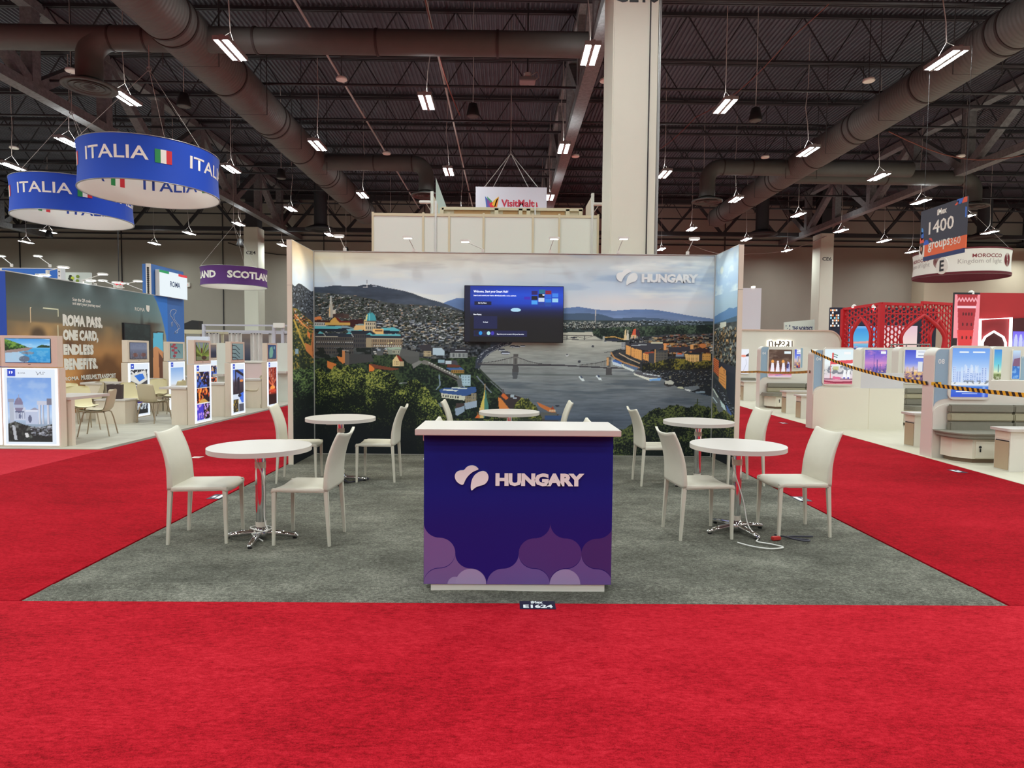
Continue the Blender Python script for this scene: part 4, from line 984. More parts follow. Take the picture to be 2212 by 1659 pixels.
    c.P([(962, 794), (996, 793), (1003, 799), (972, 800)], (66, 92, 140)); facade(c, 975, 799, 1003, 806, (150, 112, 60), (90, 66, 40), 6, 1)
    # funicular
    c.P([(906, 782), (915, 777), (925, 780), (990, 812), (992, 822), (985, 822), (930, 790), (912, 786)], (112, 106, 100)); c.line([(926, 789), (988, 820)], 3.2, (40, 36, 36)); 
    for i in range(11): c.rect(925 + i * 5.6, 781.5 + i * 2.75, 928 + i * 5.6, 784 + i * 2.75, (186, 180, 172))
    c.P([(888, 787), (905, 778), (912, 782), (892, 796)], (120, 116, 112)); c.line([(948, 810), (950, 832), (942, 842)], 3, (112, 122, 132)); c.line([(992, 812), (1003, 836)], 3, (130, 140, 150))
    c.rect(996, 809, 1017, 834, (150, 168, 178)); facade(c, 998, 812, 1016, 830, (160, 178, 188), (110, 128, 140), 3, 3); c.P([(986, 820), (996, 816), (1000, 838), (990, 838)], (90, 90, 90))
    # blue-roofed palace by the river
    c.P([(948, 843), (960, 838), (1028, 836), (1030, 846), (1018, 852), (1005, 856), (952, 850)], (58, 82, 130)); c.P([(958, 841), (990, 843), (986, 846), (955, 844)], (206, 204, 196)); c.P([(976, 837), (1010, 838), (1008, 841), (974, 839)], (196, 198, 194))
    c.P([(952, 850), (1005, 856), (1004, 866), (954, 860)], (196, 188, 168)); 
    for i in range(7): c.rect(956 + i * 5.3, 853.5 + i * .55, 958.6 + i * 5.3, 858.5 + i * .55, (46, 46, 50))
    facade(c, 1005, 856, 1018, 872, (136, 118, 92), (90, 84, 78), 3, 2); facade(c, 1018, 850, 1030, 872, (140, 124, 100), (92, 92, 96), 3, 3); c.P([(1003, 872), (1030, 866), (1030, 880), (1006, 886)], (150, 158, 172)); c.P([(983, 884), (1003, 876), (1004, 890), (988, 900), (984, 898)], (140, 150, 166)); c.P([(985, 872), (1002, 872), (1003, 878), (984, 884)], (70, 56, 54))
    c.P([(930, 872), (958, 872), (962, 880), (932, 880)], (104, 112, 108)); c.line([(861, 829), (880, 828)], 1.4, (150, 150, 150))
    # green spire and ochre houses, lower middle
    c.P([(1041, 905), (1042, 880), (1046, 860), (1049, 836), (1052, 860), (1056, 876), (1056, 892), (1046, 905)], (74, 118, 106)); c.P([(1040, 905), (1039, 876), (1044, 860), (1048, 838), (1047, 880), (1046, 905)], (204, 176, 88)); c.line([(1048, 829), (1048, 842)], 1.6, (150, 124, 90)); c.P([(1036, 905), (1036, 882), (1045, 880), (1046, 905)], (206, 172, 110))
    c.P([(1026, 905), (1034, 896), (1038, 905)], (206, 96, 50)); c.P([(1030, 890), (1040, 900), (1034, 905)], (190, 110, 60), .5)
    c.P([(1078, 856), (1086, 850), (1110, 852), (1140, 862), (1150, 876), (1130, 890), (1100, 892), (1082, 880)], (60, 50, 50)); c.P([(1077, 858), (1083, 860), (1102, 884), (1102, 892), (1080, 892)], (204, 120, 62)); c.P([(1084, 855), (1088, 847), (1100, 860), (1094, 864)], (196, 96, 50)); c.rect(1085.5, 840, 1089.5, 850, (88, 78, 82))
    c.rect(1104, 852, 1112, 858, (160, 164, 170)); c.rect(1110, 858, 1118, 862, (150, 150, 160)); c.rect(1130, 894, 1210, 912, (80, 64, 56))
    c.P([(1162, 868), (1190, 880), (1202, 884), (1204, 891), (1190, 890), (1168, 878)], (190, 106, 58)); 
    for i in range(6): c.rect(1190 + i * 2.4, 885, 1191.4 + i * 2.4, 890, (226, 196, 160))
    c.P([(1192, 884), (1197, 876), (1201, 884)], (150, 66, 44)); c.rect(1170, 891, 1206, 905, (92, 88, 84)); c.rect(1180, 898, 1225, 908, (58, 76, 110)); c.ell(1207, 876, 5, 1.8, (48, 50, 60))
    t = ragged(c, [(1105, 892), (1118, 870), (1130, 858), (1145, 862), (1160, 878), (1172, 900)], 5, 9, 66)
    m = (c.Y > t[None]) & (c.X > 1106) & (c.X < 1174) & (c.Y < 915); foliage(c, m, [(1106, 858), (1172, 868)], (150, 142, 66), (92, 92, 46), (44, 48, 32), 67, 60)
    # chain bridge
    dk = (64, 60, 64)
    c.line([(1033, 786), (1110, 786.5), (1210, 786), (1320, 791), (1400, 792)], 3.2, dk); c.line([(1033, 784), (1075, 778), (1098, 772), (1110, 769)], 1.6, dk); c.line([(1118, 769), (1140, 777), (1165, 783), (1200, 785)], 1.6, dk); c.line([(1255, 785), (1290, 781), (1314, 775)], 1.6, dk)
    for i in range(28):
        x = 1036 + i * 2.7; y = np.interp(x, [1033, 1075, 1098, 1110], [784, 778, 772, 769]); fr(c, x, y, x + .7, 786, (110, 104, 98), .7)
        x = 1119 + i * 2.6; y = np.interp(x, [1118, 1140, 1165, 1200], [769, 777, 783, 785]); fr(c, x, y, x + .7, 786, (110, 104, 98), .7)
        x = 1258 + i * 2.0; y = np.interp(x, [1255, 1290, 1314], [785, 781, 775]); fr(c, x, y, x + .7, 789, (110, 104, 98), .7)
    for x, y, s in ((1114.5, 762, 1.), (1319, 767, 1.)):
        c.rect(x - 4.5, y + 2, x + 4.5, y + 24, (112, 106, 102)); c.rect(x - 5.2, y, x + 5.2, y + 6, (88, 82, 80)); c.P([(x - 6, y + 25), (x + 6, y + 25), (x + 7, y + 40), (x - 7, y + 40)], (78, 74, 74)); c.rect(x - 2, y + 10, x + 2, y + 22, (84, 80, 78))
    c.rect(1314, 768, 1318, 786, (196, 146, 98)); c.P([(1107, 802), (1121, 802), (1118, 817), (1109, 817)], (70, 70, 74), .8)
    # boats on the river
    for x, y, s, d in ((1227, 764, 1., 0), (1254, 778, 1., 1), (1283, 744, .8, 1), (1310, 733, .8, 0)): c.ell(x, y, 3.4 * s, 2.6 * s, (70, 68, 70) if d else (176, 172, 168)); c.rect(x - 2, y - 2.6, x + 2, y - .6, (60, 62, 72))
    for x, y in ((1259, 815), (1297, 813)): c.P([(x - 7, y - 4), (x - 2, y - 6), (x + 6, y + 2), (x + 7, y + 6), (x + 1, y + 5)], (206, 206, 204)); c.P([(x - 4, y - 6), (x, y - 6), (x + 4, y), (x, y)], (70, 76, 96)); c.line([(x + 8, y + 5), (x + 40, y + 20)], 1.2, (120, 122, 124), .6)
    # the far bank town, lit by low sun
    land = [(1346, 735), (1400, 722), (1440, 716), (1546, 712), (1546, 852), (1500, 842), (1470, 832), (1440, 815), (1400, 800), (1372, 792), (1340, 778), (1322, 764), (1323, 757), (1345, 748)]
    m = c.poly(land); nb = c.noise(6, 4, 3, 71)[..., None]; c.fill(m, np.array((52, 52, 54)) / 255 * (.6 + .8 * nb))
    inl = lambda x, y: y > np.interp(x, [1346, 1400, 1440, 1546], [738, 724, 717, 713])
    town(c, 520, lambda r_: r_.uniform(1380, 1544), lambda r_, x: r_.uniform(713, 752), [(176, 160, 132), (140, 136, 130), (120, 70, 56), (96, 96, 100), (196, 146, 92), (70, 70, 76)], (3, 11), (1.5, 3.6), 72, mask=inl)
    town(c, 160, lambda r_: r_.uniform(1430, 1544), lambda r_, x: r_.uniform(735, 756), [(206, 120, 66), (200, 196, 190), (206, 150, 90), (60, 58, 66)], (4, 9), (3, 5), 73)
    c.P([(1350, 729), (1353, 706), (1355, 706), (1357, 729)], (206, 176, 132)); c.P([(1356, 729), (1358, 707), (1360, 707), (1362, 729)], (190, 178, 160)); c.P([(1368, 718), (1371, 706), (1376, 704), (1376, 720)], (196, 84, 58)); c.P([(1376, 706), (1384, 706), (1386, 722), (1376, 722)], (60, 44, 50)); c.rect(1366, 718, 1378, 726, (206, 160, 116)); c.rect(1377, 703, 1379, 708, (70, 60, 66))
    town(c, 60, lambda r_: r_.uniform(1362, 1396), lambda r_, x: r_.uniform(720, 732), [(186, 178, 168), (80, 80, 90)], (1.5, 3), (2, 5), 74)
    orange = (214, 150, 86); dkr = (54, 48, 54)
    c.rect(1346, 734, 1354, 750, (120, 116, 116)); facade(c, 1346, 735, 1354, 750, (150, 148, 146), (70, 70, 78), 3, 4)
    for (a, b_, y0, y1) in ((1355, 1366, 740, 764), (1367, 1376, 745, 769), (1377, 1391, 748, 774), (1393, 1406, 757, 776)):
        c.P([(a, y0), (b_, y0 + 4), (b_, y1), (a, y1 - 5)], orange)
        for i in range(3):
            for j in range(5): fr(c, a + 1.5 + i * (b_ - a) / 3.2, y0 + 6 + j * 3.6, a + 2.8 + i * (b_ - a) / 3.2, y0 + 7.6 + j * 3.6, (150, 92, 54), .7)
        c.P([(a, y0), (b_, y0 + 4), (b_ + 14, y0 + 4), (a + 16, y0 - 3)], dkr)
    c.P([(1394, 756), (1416, 754), (1420, 762), (1400, 760)], (160, 74, 50)); c.rect(1406, 757, 1418, 780, (66, 64, 68)); c.rect(1418, 748, 1421, 778, (196, 146, 92)); facade(c, 1421, 753, 1448, 783, (92, 86, 78), (48, 48, 54), 9, 5); c.rect(1421, 750, 1448, 754, (60, 62, 66))
    c.P([(1365, 735), (1436, 733), (1440, 746), (1400, 752), (1372, 744)], (62, 60, 66)); c.rect(1410, 733, 1436, 737, (186, 176, 150)); c.rect(1438, 735, 1444, 750, (214, 140, 84)); c.line([(1368, 741), (1400, 739)], 1.4, (190, 190, 190))
    c.P([(1448, 744), (1500, 742), (1505, 752), (1450, 756)], (56, 52, 58)); c.rect(1496, 738, 1503, 748, (214, 150, 90)); c.ell(1524, 740, 8, 5, (196, 116, 66)); c.P([(1500, 750), (1515, 744), (1540, 748), (1540, 755), (1500, 756)], (60, 44, 46))
    c.P([(1484, 757), (1510, 757), (1516, 760), (1516, 780), (1500, 778), (1487, 774)], (222, 176, 112)); 
    for i in range(7):
        for j in range(5): fr(c, 1487 + i * 4, 761 + j * 3.5, 1489.2 + i * 4, 763 + j * 3.5, (120, 84, 54), .85)
    c.rect(1516, 759, 1522, 780, (60, 56, 62)); c.P([(1483, 757), (1487, 754.5), (1512, 755), (1518, 760), (1484, 759)], (46, 44, 48)); c.rect(1523, 757, 1542, 780, (196, 142, 74)); facade(c, 1524, 762, 1541, 778, (204, 150, 80), (140, 96, 54), 4, 3)
    c.P([(1466, 758), (1482, 757), (1483, 764), (1465, 764)], (120, 130, 146)); c.P([(1469, 756), (1478, 757), (1480, 760), (1467, 760)], (206, 100, 64))
    t = ragged(c, [(1395, 782), (1440, 774), (1470, 768), (1500, 776), (1546, 772)], 5, 10, 75)
    m = (c.Y > t[None]) & (c.X > 1392) & (c.Y < 800); foliage(c, m, [(1395, 770), (1546, 768)], (126, 112, 48), (66, 64, 38), (34, 34, 32), 76, 42)
    c.fill(c.poly([(1392, 796), (1546, 792), (1546, 850), (1500, 842), (1470, 832), (1440, 815), (1400, 801)]), (42, 42, 46), .92)
    town(c, 190, lambda r_: r_.uniform(1400, 1544), lambda r_, x: 796 + r_.rand() * np.interp(x, [1400, 1546], [4, 48]), [(170, 172, 176), (110, 112, 120), (150, 140, 120)], (1.2, 4), (.8, 1.8), 77)
    c.line([(1323, 757), (1330, 768), (1350, 778), (1385, 790)], 3, (180, 130, 84)); c.line([(1340, 758), (1362, 770), (1386, 780)], 2, (190, 160, 130)); c.line([(1328, 762), (1345, 756), (1350, 752)], 1, (70, 66, 66)); c.line([(1308, 757), (1326, 755)], 1.2, (70, 70, 70))
    # river boats along the far quay
    for p, col in (([(1325, 774), (1345, 783), (1348, 789), (1328, 784)], (196, 200, 206)), ([(1330, 772), (1348, 779), (1345, 783), (1326, 776)], (70, 100, 160)), ([(1345, 782), (1378, 792), (1372, 799), (1350, 790)], (206, 204, 196)), ([(1350, 781), (1385, 790), (1378, 796), (1352, 786)], (90, 104, 130)),
                   ([(1373, 802), (1407, 811), (1434, 812), (1432, 818), (1409, 819), (1375, 806)], (214, 206, 190)), ([(1376, 799), (1400, 800), (1436, 808), (1435, 812), (1407, 812), (1378, 804)], (90, 86, 90)), ([(1408, 815), (1434, 812), (1432, 818), (1409, 819)], (120, 160, 206)),
                   ([(1441, 822), (1460, 822), (1463, 829), (1450, 832), (1441, 828)], (60, 56, 56)), ([(1442, 819), (1456, 817), (1463, 822), (1460, 827), (1443, 825)], (190, 184, 170)), ([(1469, 832), (1480, 831), (1486, 836), (1472, 835)], (196, 190, 160)), ([(1484, 832), (1515, 828), (1520, 834), (1500, 842), (1487, 838)], (110, 112, 116)), ([(1486, 836), (1500, 838), (1498, 842), (1488, 839)], (216, 216, 214)), ([(1510, 842), (1530, 840), (1532, 845), (1512, 845)], (130, 140, 150))): c.P(p, col)
    c.rect(1452, 808, 1454, 814, (150, 140, 110)); c.line([(1395, 803), (1430, 808)], 1.6, (206, 206, 210))
    # foreground trees: sunlit crowns at left, dark hedge at right
    t = ragged(c, [(677, 802), (690, 800), (705, 808), (720, 790), (735, 800), (748, 789), (762, 800), (778, 795), (790, 808), (808, 800), (830, 802), (850, 805), (858, 830), (866, 838), (880, 826), (895, 822), (912, 830), (925, 845), (940, 862), (950, 880), (960, 900), (990, 905), (1040, 908), (1080, 900), (1160, 905)], 7, 13, 81)
    m = c.Y > t[None]; m &= c.X < 1120
    foliage(c, m, [(677, 798), (720, 795), (850, 800), (900, 826), (950, 870), (1120, 900)], (150, 148, 72), (66, 76, 40), (22, 27, 23), 82, 95, 2.0)
    dk_ = np.clip((c.Y - 880) / 70, 0, 1) * m; c.fill(dk_, (24, 26, 28), .75)
    c.fill(np.clip((c.Y - 890) / 60, 0, 1) * (c.X < 900), (22, 24, 28), .55)
    t = ragged(c, [(1330, 935), (1360, 925), (1395, 900), (1410, 885), (1425, 878), (1440, 880), (1455, 874), (1475, 873), (1490, 878), (1505, 874), (1514, 866), (1520, 874), (1546, 876)], 6, 10, 83)
    m = (c.Y > t[None]) & (c.X > 1322); foliage(c, m, [(1330, 930), (1400, 885), (1546, 870)], (92, 96, 52), (50, 56, 38), (22, 26, 24), 84, 130, 2.2)
    c.line([(1515, 858), (1515, 880)], 1.6, (60, 66, 40)); c.line([(1511, 866), (1519, 866)], 1.4, (70, 76, 46)); c.line([(1509, 871), (1521, 871)], 1.4, (70, 76, 46))
    c.fill((c.X > 1100) & (c.X < 1330) & (c.Y > 905), (60, 66, 74), .3)
    return c
def paint_left():
    c = Cv(629, 520, 677, 1006, .9)
    c.vgrad([(520, (188, 154, 120)), (545, (198, 176, 150)), (575, (196, 192, 190)), (600, (190, 194, 206)), (620, (190, 194, 204))])
    n = c.noise(16, 20, 3, 1); c.fill(np.clip((n - .5) * 4, 0, 1) * (c.Y < 600), (214, 196, 178), .5)
    h = [(629, 613), (634, 617), (643, 607), (650, 608), (660, 612), (672, 617), (677, 614)]
    c.below(h, (58, 60, 68)); town(c, 260, lambda r_: r_.uniform(629, 677), lambda r_, x: 612 + r_.rand() * 60, [(150, 154, 166), (120, 124, 136), (44, 48, 52)], (.8, 2.2), (2, 5), 2, mask=lambda x, y: y > np.interp(x, [p[0] for p in h], [p[1] for p in h]) + 4)
    g = [(629, 664), (640, 664), (655, 676), (677, 690)]; m = c.Y > np.interp(c.X[0], [p[0] for p in g], [p[1] for p in g])[None]
    foliage(c, m, [(629, 660), (677, 690)], (150, 120, 56), (70, 76, 46), (36, 42, 34), 3, 300, 3)
    town(c, 50, lambda r_: r_.uniform(629, 677), lambda r_, x: 664 + (x - 629) * .5 + r_.rand() * 24, [(206, 130, 80), (170, 90, 66), (196, 190, 186)], (2, 5), (2, 4), 4)
    c.line([(632, 690), (640, 710), (648, 730), (660, 755)], 3.5, (176, 142, 66)); c.line([(634, 678), (650, 695), (664, 705)], 3, (206, 130, 76)); c.P([(661, 708), (668, 716), (668, 730), (662, 722)], (214, 120, 66))
    c.P([(656, 738), (670, 744), (677, 700), (677, 776), (670, 768), (658, 756)], (200, 118, 68)); c.line([(673, 715), (675, 770)], 2, (150, 80, 52)); c.rect(634, 752, 641, 764, (130, 146, 160))
    t = ragged(c, [(629, 800), (677, 792)], 8, 9, 5); m = c.Y > t[None]; foliage(c, m, [(629, 800), (677, 790)], (104, 120, 70), (50, 64, 44), (20, 26, 24), 6, 110, 2.4)
    c.fill(np.clip((c.Y - 860) / 60, 0, 1), (20, 22, 26), .85); return c
def paint_right():
    c = Cv(1546, 530, 1601, 1010, .9)
    c.vgrad([(530, (150, 154, 158)), (560, (170, 184, 192)), (600, (150, 170, 190)), (650, (150, 168, 178)), (690, (140, 160, 176))])
    n = c.noise(18, 22, 4, 1); c.fill(np.clip((n - .5) * 5, 0, 1) * (c.Y < 625), (198, 204, 202), .75); c.ell(1562, 570, 5, 11, (214, 216, 200), .9, .5)
    n = c.noise(20, 40, 3, 2); c.fill(np.clip((n - .52) * 5, 0, 1) * (c.Y < 600), (120, 148, 184), .6)
    c.below([(1546, 674), (1560, 668), (1575, 664), (1583, 659), (1592, 663), (1601, 660)], (88, 118, 152)); c.below([(1546, 690), (1570, 686), (1601, 680)], (70, 90, 106))
    m = c.Y > 692; nb = c.noise(6, 8, 3, 3)[..., None]; c.fill(m, np.array((66, 68, 66)) / 255 * (.6 + .7 * nb))
    c.P([(1546, 706), (1560, 700), (1562, 690), (1576, 690), (1576, 700), (1560, 704)], (190, 186, 168))
    town(c, 420, lambda r_: r_.uniform(1546, 1601), lambda r_, x: r_.uniform(700, 780), [(170, 164, 146), (120, 124, 124), (196, 150, 96), (76, 78, 84), (150, 120, 90), (110, 120, 110)], (1.4, 4), (3, 8), 4)
    c.P([(1546, 770), (1560, 778), (1562, 816), (1548, 804)], (206, 110, 66)); 
    for i in range(7): c.line([(1546, 774 + i * 4.6), (1561, 783 + i * 4.8)], 1.3, (130, 60, 40))
    c.P([(1562, 780), (1601, 790), (1601, 850), (1576, 812), (1562, 800)], (50, 50, 58)); c.P([(1561, 797), (1568, 790), (1579, 800), (1580, 842), (1568, 832), (1561, 824)], (220, 146, 80)); c.line([(1574, 798), (1575, 806)], 1.6, (120, 60, 40))
    for i in range(4): c.line([(1563, 806 + i * 6), (1577, 812 + i * 6.5)], 1, (160, 96, 56))
    c.P([(1580, 800), (1601, 806), (1601, 880), (1582, 860)], (44, 46, 54)); c.P([(1546, 815), (1562, 826), (1601, 880), (1601, 905), (1570, 872), (1546, 845)], (52, 52, 56))
    c.P([(1546, 842), (1566, 866), (1601, 905), (1601, 1010), (1546, 1010)], (104, 104, 104)); c.line([(1548, 846), (1560, 862)], 3, (206, 206, 190)); c.P([(1566, 868), (1578, 878), (1582, 892), (1570, 882)], (200, 210, 224)); c.P([(1580, 872), (1594, 892), (1596, 902), (1584, 888)], (76, 96, 150)); c.line([(1548, 866), (1558, 876)], 2.4, (196, 202, 206))
    town(c, 60, lambda r_: r_.uniform(1550, 1600), lambda r_, x: 835 + (x - 1550) + r_.uniform(-8, 8), [(150, 160, 180), (200, 200, 200), (70, 76, 96)], (1.2, 3), (1, 2.4), 5)
    t = ragged(c, [(1546, 874), (1556, 884), (1566, 900), (1576, 890), (1601, 896)], 7, 8, 6); m = c.Y > t[None]; foliage(c, m, [(1546, 872), (1601, 890)], (126, 122, 60), (64, 70, 46), (28, 32, 30), 7, 110, 2.4)
    c.fill(np.clip((c.Y - 930) / 50, 0, 1), (22, 24, 28), .8); return c

M['mural'] = printed('fabric_print', rough=.85)
cv = paint_back(); print_sheet('panorama_print', cv.a, WR - WL - .016, WH - .03, M['mural'], bw, (WL + .008, .004, .022), gain=(1.28, 1.44, 1.52))
cv = paint_left(); print_sheet('panorama_print', cv.a, WD - WF - .01, WH - .012, M['mural'], bw, (WL - .001, WF - WD + .003, .008), (0, 0, R(90)), gain=(1.28, 1.44, 1.52))
cv = paint_right(); print_sheet('panorama_print', cv.a, WD - WF - .01, WH - .012, M['mural'], bw, (WR + .001, -.008, .008), (0, 0, R(-90)), gain=(1.28, 1.44, 1.52))

# ------------------------------------------------------------------ pictures shown on screens and light boxes
def pic(kind, ww, hh, seed=0, res=1.):
    c = Cv(0, 0, ww, hh, res); W_, H_ = ww, hh; r_ = np.random.RandomState(seed + 100)
    n = c.noise(W_ * .3, H_ * .12, 4, seed); f = c.noise(6, 6, 3, seed + 5)
    def grad(*st): c.vgrad([(a * H_, q) for a, q in st])
    def skyline(y, col, n_, hmax, wmin=.01, wmax=.03, sd=0):
        q = np.random.RandomState(sd)
        for _ in range(n_):
            x = q.uniform(0, W_); w_ = q.uniform(wmin, wmax) * W_; h = q.uniform(.1, 1) ** 2 * hmax * H_
            c.rect(x, y * H_ - h, x + w_, y * H_, np.array(col) * q.uniform(.8, 1.2))
    if kind == 'beach':
        grad((0, (70, 150, 220)), (.35, (150, 205, 240)), (.42, (60, 160, 215)), (1, (40, 140, 205)))
        c.fill(np.clip((n - .5) * 4, 0, 1) * (c.Y < .35 * H_), (210, 230, 245), .6)
        m = c.Y < (.5 - .0) * H_; t = np.interp(c.X[0], [0, .25 * W_, .6 * W_], [0, .16 * H_, .42 * H_]); m = (c.Y > t[None]) & (c.X < .6 * W_) & (c.Y < (.5 - .15 * c.X / W_) * H_)
        foliage(c, m, [(0, 0), (.6 * W_, .4 * H_)], (110, 150, 60), (50, 100, 40), (24, 54, 26), 3, H_ * .6, 3)
        foliage(c, c.poly([(.7 * W_, .34 * H_), (.82 * W_, .24 * H_), (W_, .3 * H_), (W_, .37 * H_), (.7 * W_, .37 * H_)]), [(0, .2 * H_), (W_, .2 * H_)], (70, 110, 60), (44, 84, 50), (30, 60, 44), 4, H_ * .4, 3)
        c.P([(0, .5 * H_), (.45 * W_, .38 * H_), (.62 * W_, .38 * H_), (.5 * W_, .5 * H_), (.1 * W_, .62 * H_), (0, .6 * H_)], (150, 130, 124)); c.P([(0, .6 * H_), (.3 * W_, .55 * H_), (.5 * W_, .8 * H_), (.5 * W_, H_), (0, H_)], (168, 196, 220))
        c.ell(.5 * W_, .6 * H_, .14 * W_, .06 * H_, (110, 116, 130)); c.ell(.42 * W_, .85 * H_, .12 * W_, .13 * H_, (96, 110, 130)); c.fill((f > .55) & (c.Y > .5 * H_), (160, 205, 230), .3)
    elif kind == 'forum':
        grad((0, (120, 160, 222)), (.35, (140, 180, 236)), (.6, (190, 215, 245)), (1, (60, 66, 70)))
        c.fill(np.clip((n - .48) * 4, 0, 1) * (c.Y < .6 * H_), (170, 196, 232), .6)
        st = (196, 204, 222)
        c.rect(.14 * W_, .46 * H_, .40 * W_, .66 * H_, st); c.ell(.25 * W_, .43 * H_, .1 * W_, .125 * H_, (130, 124, 150)); c.rect(.15 * W_, .42 * H_, .36 * W_, .47 * H_, (170, 180, 205)); c.line([(.25 * W_, .26 * H_), (.25 * W_, .34 * H_)], W_ * .02, (150, 150, 170)); c.rect(.16 * W_, .52 * H_, .38 * W_, .54 * H_, (90, 100, 130)); c.ell(.27 * W_, .6 * H_, .03 * W_, .04 * H_, (90, 100, 130))
        for i in range(5): c.rect((.17 + .05 * i) * W_, .54 * H_, (.185 + .05 * i) * W_, .64 * H_, (120, 130, 160))
        c.rect(.40 * W_, .5 * H_, .68 * W_, .72 * H_, (186, 196, 220)); c.rect(.40 * W_, .5 * H_, .68 * W_, .53 * H_, (214, 220, 236)); c.ell(.5 * W_, .64 * H_, .04 * W_, .06 * H_, (96, 104, 130)); c.P([(.5 * W_, .5 * H_), (.62 * W_, .46 * H_), (.72 * W_, .5 * H_)], (150, 150, 170))
        for x in (.03, ): c.rect(x * W_, .36 * H_, (x + .1) * W_, .78 * H_, (176, 184, 200)); c.rect(.01 * W_, .33 * H_, .15 * W_, .38 * H_, (150, 158, 180))
        for x in (.70, .78, .90): c.rect(x * W_, .42 * H_, (x + .05) * W_, .72 * H_, (206, 208, 220)); c.rect(x * W_ + .035 * W_, .42 * H_, (x + .05) * W_, .72 * H_, (130, 138, 160))
        c.rect(.67 * W_, .36 * H_, .97 * W_, .42 * H_, (196, 200, 216)); c.rect(.9 * W_, .32 * H_, W_, .42 * H_, (120, 120, 136))
        t = np.interp(c.X[0], [0, .15 * W_, .4 * W_, .7 * W_, W_], [.72 * H_, .68 * H_, .74 * H_, .78 * H_, .72 * H_]); foliage(c, c.Y > t[None], [(0, .68 * H_), (W_, .7 * H_)], (120, 124, 126), (70, 76, 70), (34, 40, 40), 9, H_ * .3, 4)
        town(c, 60, lambda q: q.uniform(.5 * W_, W_), lambda q, x: q.uniform(.75, .9) * H_, [(190, 194, 206), (150, 156, 170)], (2, 6), (1, 3), 3); c.P([(.08 * W_, .74 * H_), (.15 * W_, .75 * H_), (.2 * W_, .98 * H_), (.13 * W_, .97 * H_)], (180, 184, 190)); c.P([(.37 * W_, .87 * H_), (.44 * W_, .86 * H_), (.47 * W_, .92 * H_), (.4 * W_, .94 * H_)], (214, 214, 214))
    elif kind == 'chairs':
        grad((0, (120, 130, 160)), (.35, (140, 150, 176)), (.5, (120, 126, 150)), (1, (96, 90, 100))); c.ell(.3 * W_, .75 * H_, .16 * W_, .12 * H_, (130, 84, 76)); c.ell(.78 * W_, .74 * H_, .16 * W_, .12 * H_, (124, 82, 78)); c.fill(f > .6, (150, 160, 184), .4)
    elif kind == 'flower':
        grad((0, (120, 160, 160)), (1, (140, 176, 178)))
        for i, (x, y) in enumerate(((.3, .06), (.16, .2), (.42, .28), (.2, .46), (.42, .62), (.3, .85))): c.ell(x * W_, y * H_, .13 * W_, .09 * H_, (176, 66, 84))
        c.line([(.3 * W_, 0), (.28 * W_, H_)], W_ * .05, (150, 70, 80)); c.P([(.55 * W_, .36 * H_), (.75 * W_, .55 * H_), (.8 * W_, .7 * H_), (.6 * W_, .5 * H_)], (50, 70, 96))
    elif kind == 'palm':
        grad((0, (150, 160, 170)), (1, (130, 140, 90)))
        for k in range(26): a = r_.uniform(0, 6.28); x0, y0 = .45 * W_, .75 * H_; c.line([(x0, y0), (x0 + .8 * W_ * math.cos(a), y0 - abs(.8 * H_ * math.sin(a)))], W_ * .05, np.array((130, 150, 60)) * r_.uniform(.5, 1.3))
        c.ell(.42 * W_, .45 * H_, .07 * W_, .16 * H_, (96, 56, 40)); c.ell(.6 * W_, .85 * H_, .2 * W_, .12 * H_, (80, 56, 40))
    elif kind == 'stairs':
        grad((0, (150, 176, 176)), (1, (130, 160, 164)))
        for k in range(4): c.line([(0, (.1 + .25 * k) * H_), (.3 * W_, (.12 + .25 * k) * H_), (.62 * W_, (.36 + .25 * k) * H_), (.66 * W_, (.36 + .25 * k) * H_)], W_ * .035, (50, 66, 76))
    elif kind == 'map':
        grad((0, (44, 84, 140)), (1, (60, 96, 130))); c.P([(.2 * W_, .2 * H_), (.5 * W_, .08 * H_), (.62 * W_, .5 * H_), (.5 * W_, .9 * H_), (.15 * W_, .95 * H_), (.1 * W_, .6 * H_)], (130, 190, 170)); c.ell(.75 * W_, .2 * H_, .1 * W_, .12 * H_, (130, 180, 190))
    elif kind == 'pool':
        grad((0, (20, 24, 40)), (.3, (60, 60, 66)), (1, (40, 40, 60)))
        c.P([(0, .1 * H_), (.9 * W_, .02 * H_), (W_, .24 * H_), (.5 * W_, .34 * H_), (0, .24 * H_)], (214, 214, 206)); c.P([(.2 * W_, .13 * H_), (.7 * W_, .08 * H_), (.85 * W_, .2 * H_), (.5 * W_, .27 * H_)], (40, 110, 206)); c.fill((f > .62) & (c.Y < .1 * H_), (220, 220, 220))
        c.rect(0, .34 * H_, W_, .36 * H_, (240, 244, 250)); c.fill((c.Y > .36 * H_) & (c.Y < .76 * H_), (44, 40, 130)); c.fill((f > .6) & (c.Y > .36 * H_) & (c.Y < .76 * H_), (120, 90, 220)); c.P([(.1 * W_, .42 * H_), (.9 * W_, .38 * H_), (W_, .5 * H_), (.3 * W_, .56 * H_)], (60, 80, 190))
        c.rect(0, .76 * H_, W_, .78 * H_, (240, 244, 250)); c.fill((c.Y > .78 * H_) & (f > .5), (190, 200, 206)); c.rect(0, .9 * H_, W_, H_, (30, 32, 36))
    elif kind == 'castle':
        grad((0, (130, 170, 224)), (.4, (214, 226, 240)), (.6, (176, 140, 96)), (1, (90, 80, 70))); t = np.interp(c.X[0], [0, .3 * W_, .6 * W_, W_], [.55 * H_, .46 * H_, .42 * H_, .3 * H_]); m = c.Y > t[None]; foliage(c, m, [(0, .5 * H_), (W_, .3 * H_)], (196, 150, 96), (120, 92, 64), (50, 44, 40), 5, H_ * .8, 4)
    elif kind == 'night':
        grad((0, (20, 18, 30)), (1, (16, 14, 22)))
